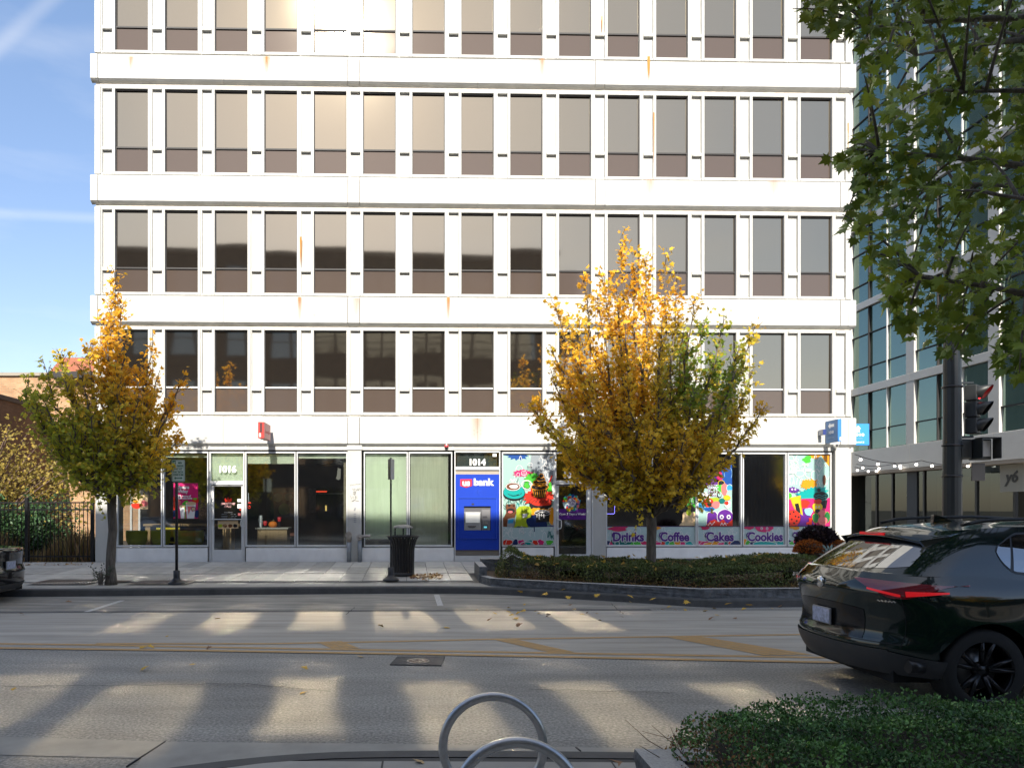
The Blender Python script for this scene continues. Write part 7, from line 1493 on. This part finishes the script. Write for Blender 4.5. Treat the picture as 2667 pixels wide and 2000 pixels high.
r = empty('menu_screen', (*FW(IW(822,4.2), 4.2), .3), TH, 'red lit menu strip with papers hanging in the dark shop', 'screen'); zz = lambda py: izz(py,4.2)-.3; xx = lambda px: IW(px,4.2)-IW(822,4.2)
MB().box(xx(826), xx(858), 0, .03, zz(1282), zz(1278)).build('red_strip', mat('red_menu_light', (.5,.02,.01), .5, emit=((1,.08,.03), .8)), r); MB().box(xx(811), xx(830), -.02, .0, zz(1335), zz(1272)).build('paper_sheets', mat('grey_papers', (.16,.16,.165), .8, noise=.5, nscale=12), r); MB().box(xx(829), xx(902), .0, .03, zz(1286), zz(1284.5)).build('shelf', mat('grey_shelf', (.3,.3,.3), .5), r)
MB().box(xx(854),xx(858), -.02,.0, zz(1330), zz(1316)).build('lit_bottle', mat('warm_bottle_light', (.5,.3,.05), .5, emit=((1,.7,.2), .8)), r)
r = empty('fire_extinguisher', (*FW(FS(899.5), .35), .32), TH, 'red fire extinguisher inside at the right edge of the last window of 1016', 'fire extinguisher'); MB().lathe([(.0,.05),(.055,.05),(.06,.10),(.06,.38),(.03,.44),(.02,.48),(0,.48)], n=16).build('cylinder', mat('extinguisher_red', (.5,.02,.02), .35), r); MB().box(-.05,.04,-.015,.015,.48,.52).build('handle', mat('yellow_tag', (.6,.5,.1), .5), r)
t_ = MB(); t_.prism([(FS(879),z_(1218)),(FS(887),z_(1221)),(FS(886),z_(1246)),(FS(881),z_(1250)),(FS(874),z_(1246)),(FS(877),z_(1238))], .075, .08); t_.build('torn_tape', mat('grey_tape', (.3,.3,.28), .8), W[4][0])
# neon frame sign in the sweets shop window
r = empty('window_neon', (*FW(FS(1593.5), .13), z_(1338)), TH, 'small blue violet neon frame sign at the left edge of the sweet shop window', 'neon sign'); hh = z_(1299)-z_(1338); hw = (FS(1605.5)-FS(1584.5))/2
P = [(a, 0, c+hh/2) for a, c in rrect(hw*2, hh, .03)]; MB().tube(P+[P[0]], .008, 6, cap=False).build('neon_tube', mat('blue_violet_neon', (.2,.2,1), emit=((.25,.22,1), 2.2)), r); MB().box(-hw*.5,hw*.5,.0,.01,.05,hh*.45).build('card', mat('pink_card', (.35,.22,.24), .7), r)
# ============================================================ FALLEN LEAVES
rf_ = random.Random(77); lt = maple(); 
def fmesh(c): me = bpy.data.meshes.new('fallen_leaf'); me.from_pydata([tuple(v) for v in lt[0]], [], [tuple(map(int,f)) for f in lt[1]]); me.materials.append(mat('fallen_%s' % c[0], c[1], .7)); return me
FM = [fmesh(c) for c in (('yellow',(.60,.36,.04)),('tan',(.48,.33,.16)),('brown',(.25,.13,.06)))]
def fall(X, Y, Z, s, label, group, k=None):
    o = bpy.data.objects.new('fallen_leaf', FM[rf_.choice((0,0,1,2)) if k is None else k]); link(o); o.location = (X,Y,Z+.012); o.scale = (s,s,s); o.rotation_euler = (rf_.uniform(-.5,.5), rf_.uniform(-.5,.5), rf_.uniform(0,6.3)); tag(o, label, 'leaf', group)
for k in range(36):
    px, py = rf_.uniform(1130,2050), rf_.gauss(1590,14)
    if py < 1566: continue
    X, Y = G(px,py,.006); fall(X, Y, .006, rf_.uniform(.07,.12), 'fallen maple leaf lying on the road before the planting bed', 'fallen leaves on the far lane')
for px, py in ((1475,1534),(1548,1549),(1473,1557),(1465,1535),(1640,1553),(1700,1558),(1350,1541),(1416,1550),(1560,1552),(1780,1566),(1900,1572),(1950,1573)):
    X, Y = G(px,py,.16); fall(X, Y, .155, .13, 'fallen maple leaf lying along the kerb below the planting bed', 'fallen leaves along the far kerb', 0)
for px, py, s in ((43,1791,.13),(365,1745,.11),(565,1611,.10),(380,1687,.12),(395,1689,.10),(545,1691,.08),(938,1709,.10),(500,1730,.08),(790,1743,.09),(798,1803,.11),(990,1632,.1),(1165,1634,.11),(60,1601,.1),(180,1569,.12),(440,1656,.1),(1340,1614,.09),(1433,1600,.12),(1340,1613,.1),(1342,1630,.12)):
    X, Y = G(px,py,.006); fall(X, Y, .008, s, 'single fallen leaf lying alone on the open road', 'scattered leaves on the road')
for px, py, s, lb in ((1597,1984,.16,'large tan leaf on the near pavement beside the granite planter corner'),(1100,1990,.12,'dry curled leaf on the near pavement below the ring rack'),(253,1968,.11,'pale leaf in the near gutter at the left')):
    X, Y = G(px,py,.155); fall(X, Y, .152 if px > 300 else .01, s, lb, None)
n = 170; pts_ = []
for k in range(n):
    x = rf_.uniform(1.9,8.0); y = rf_.uniform(14.3,16.6); 
    if inside((x,y), z1): pts_.append((x, y, top1(x,y)+.015))
pts_ = np.array(pts_); o = leaf_cloud('fallen_leaves', maple(), pts_, nrng.normal(size=(len(pts_),3))*[1,1,.3], nrng.normal(size=(len(pts_),3))*.5+[0,-.5,1], nrng.uniform(.07,.13,len(pts_)), mixcol((.72,.48,.05),(.40,.25,.10), nrng.rand(len(pts_))), M_leafY, None); tag(o, 'yellow maple leaves caught on top of the far hedge', 'leaves')
pts_ = []
for k in range(260): x, y = G(rf_.uniform(1070,1150), rf_.gauss(1503,3.2), .18); pts_.append((x,y,.215))
for k in range(120): x, y = G(rf_.uniform(1115,1190), rf_.gauss(1539,1.6), .0); pts_.append((x,y,.014))
for k in range(500): x = rf_.uniform(-14.5,-9.3); y = rf_.uniform(19.3,20.2); pts_.append((x,y,.275))
for k in range(240): x, y = rf_.uniform(1.7,8.2), 0; y = 15.75-.42*(x-1.6)+.12 if x < 5.6 else 14.0; pts_.append((x+rf_.uniform(-.05,.05), y+rf_.uniform(-.02,.25), .27))
pts_ = np.array(pts_); o = leaf_cloud('leaf_litter', small_maple(), pts_, nrng.normal(size=(len(pts_),3))*[1,1,.25], nrng.normal(size=(len(pts_),3))*.4+[0,0,1], nrng.uniform(.05,.11,len(pts_)), mixcol((.50,.30,.10),(.16,.07,.03), nrng.rand(len(pts_))), M_hedge, None); tag(o, 'brown leaf litter drifted against the fence, bed and bin', 'leaves')
# trees behind the camera at the right (seen only mirrored in the windows)
for (x, y, s, rz, lb) in ((16,-14,1.15,1.0,'tall maple across the street behind the camera, left one'),(24,-18,1.3,2.2,'tall maple across the street behind the camera, right one'),(31,-12,1.1,4.0,'tall maple across the street behind the camera, farthest right')):
    r = empty('maple_tree', (x,y,0), rz, lb, 'tree'); r.scale = (s,s,s)
    for o in bpy.data.objects['maple_tree'].children:
        if o.name.startswith('leaf'): continue
        c = o.copy(); COL.objects.link(c); c.parent = r
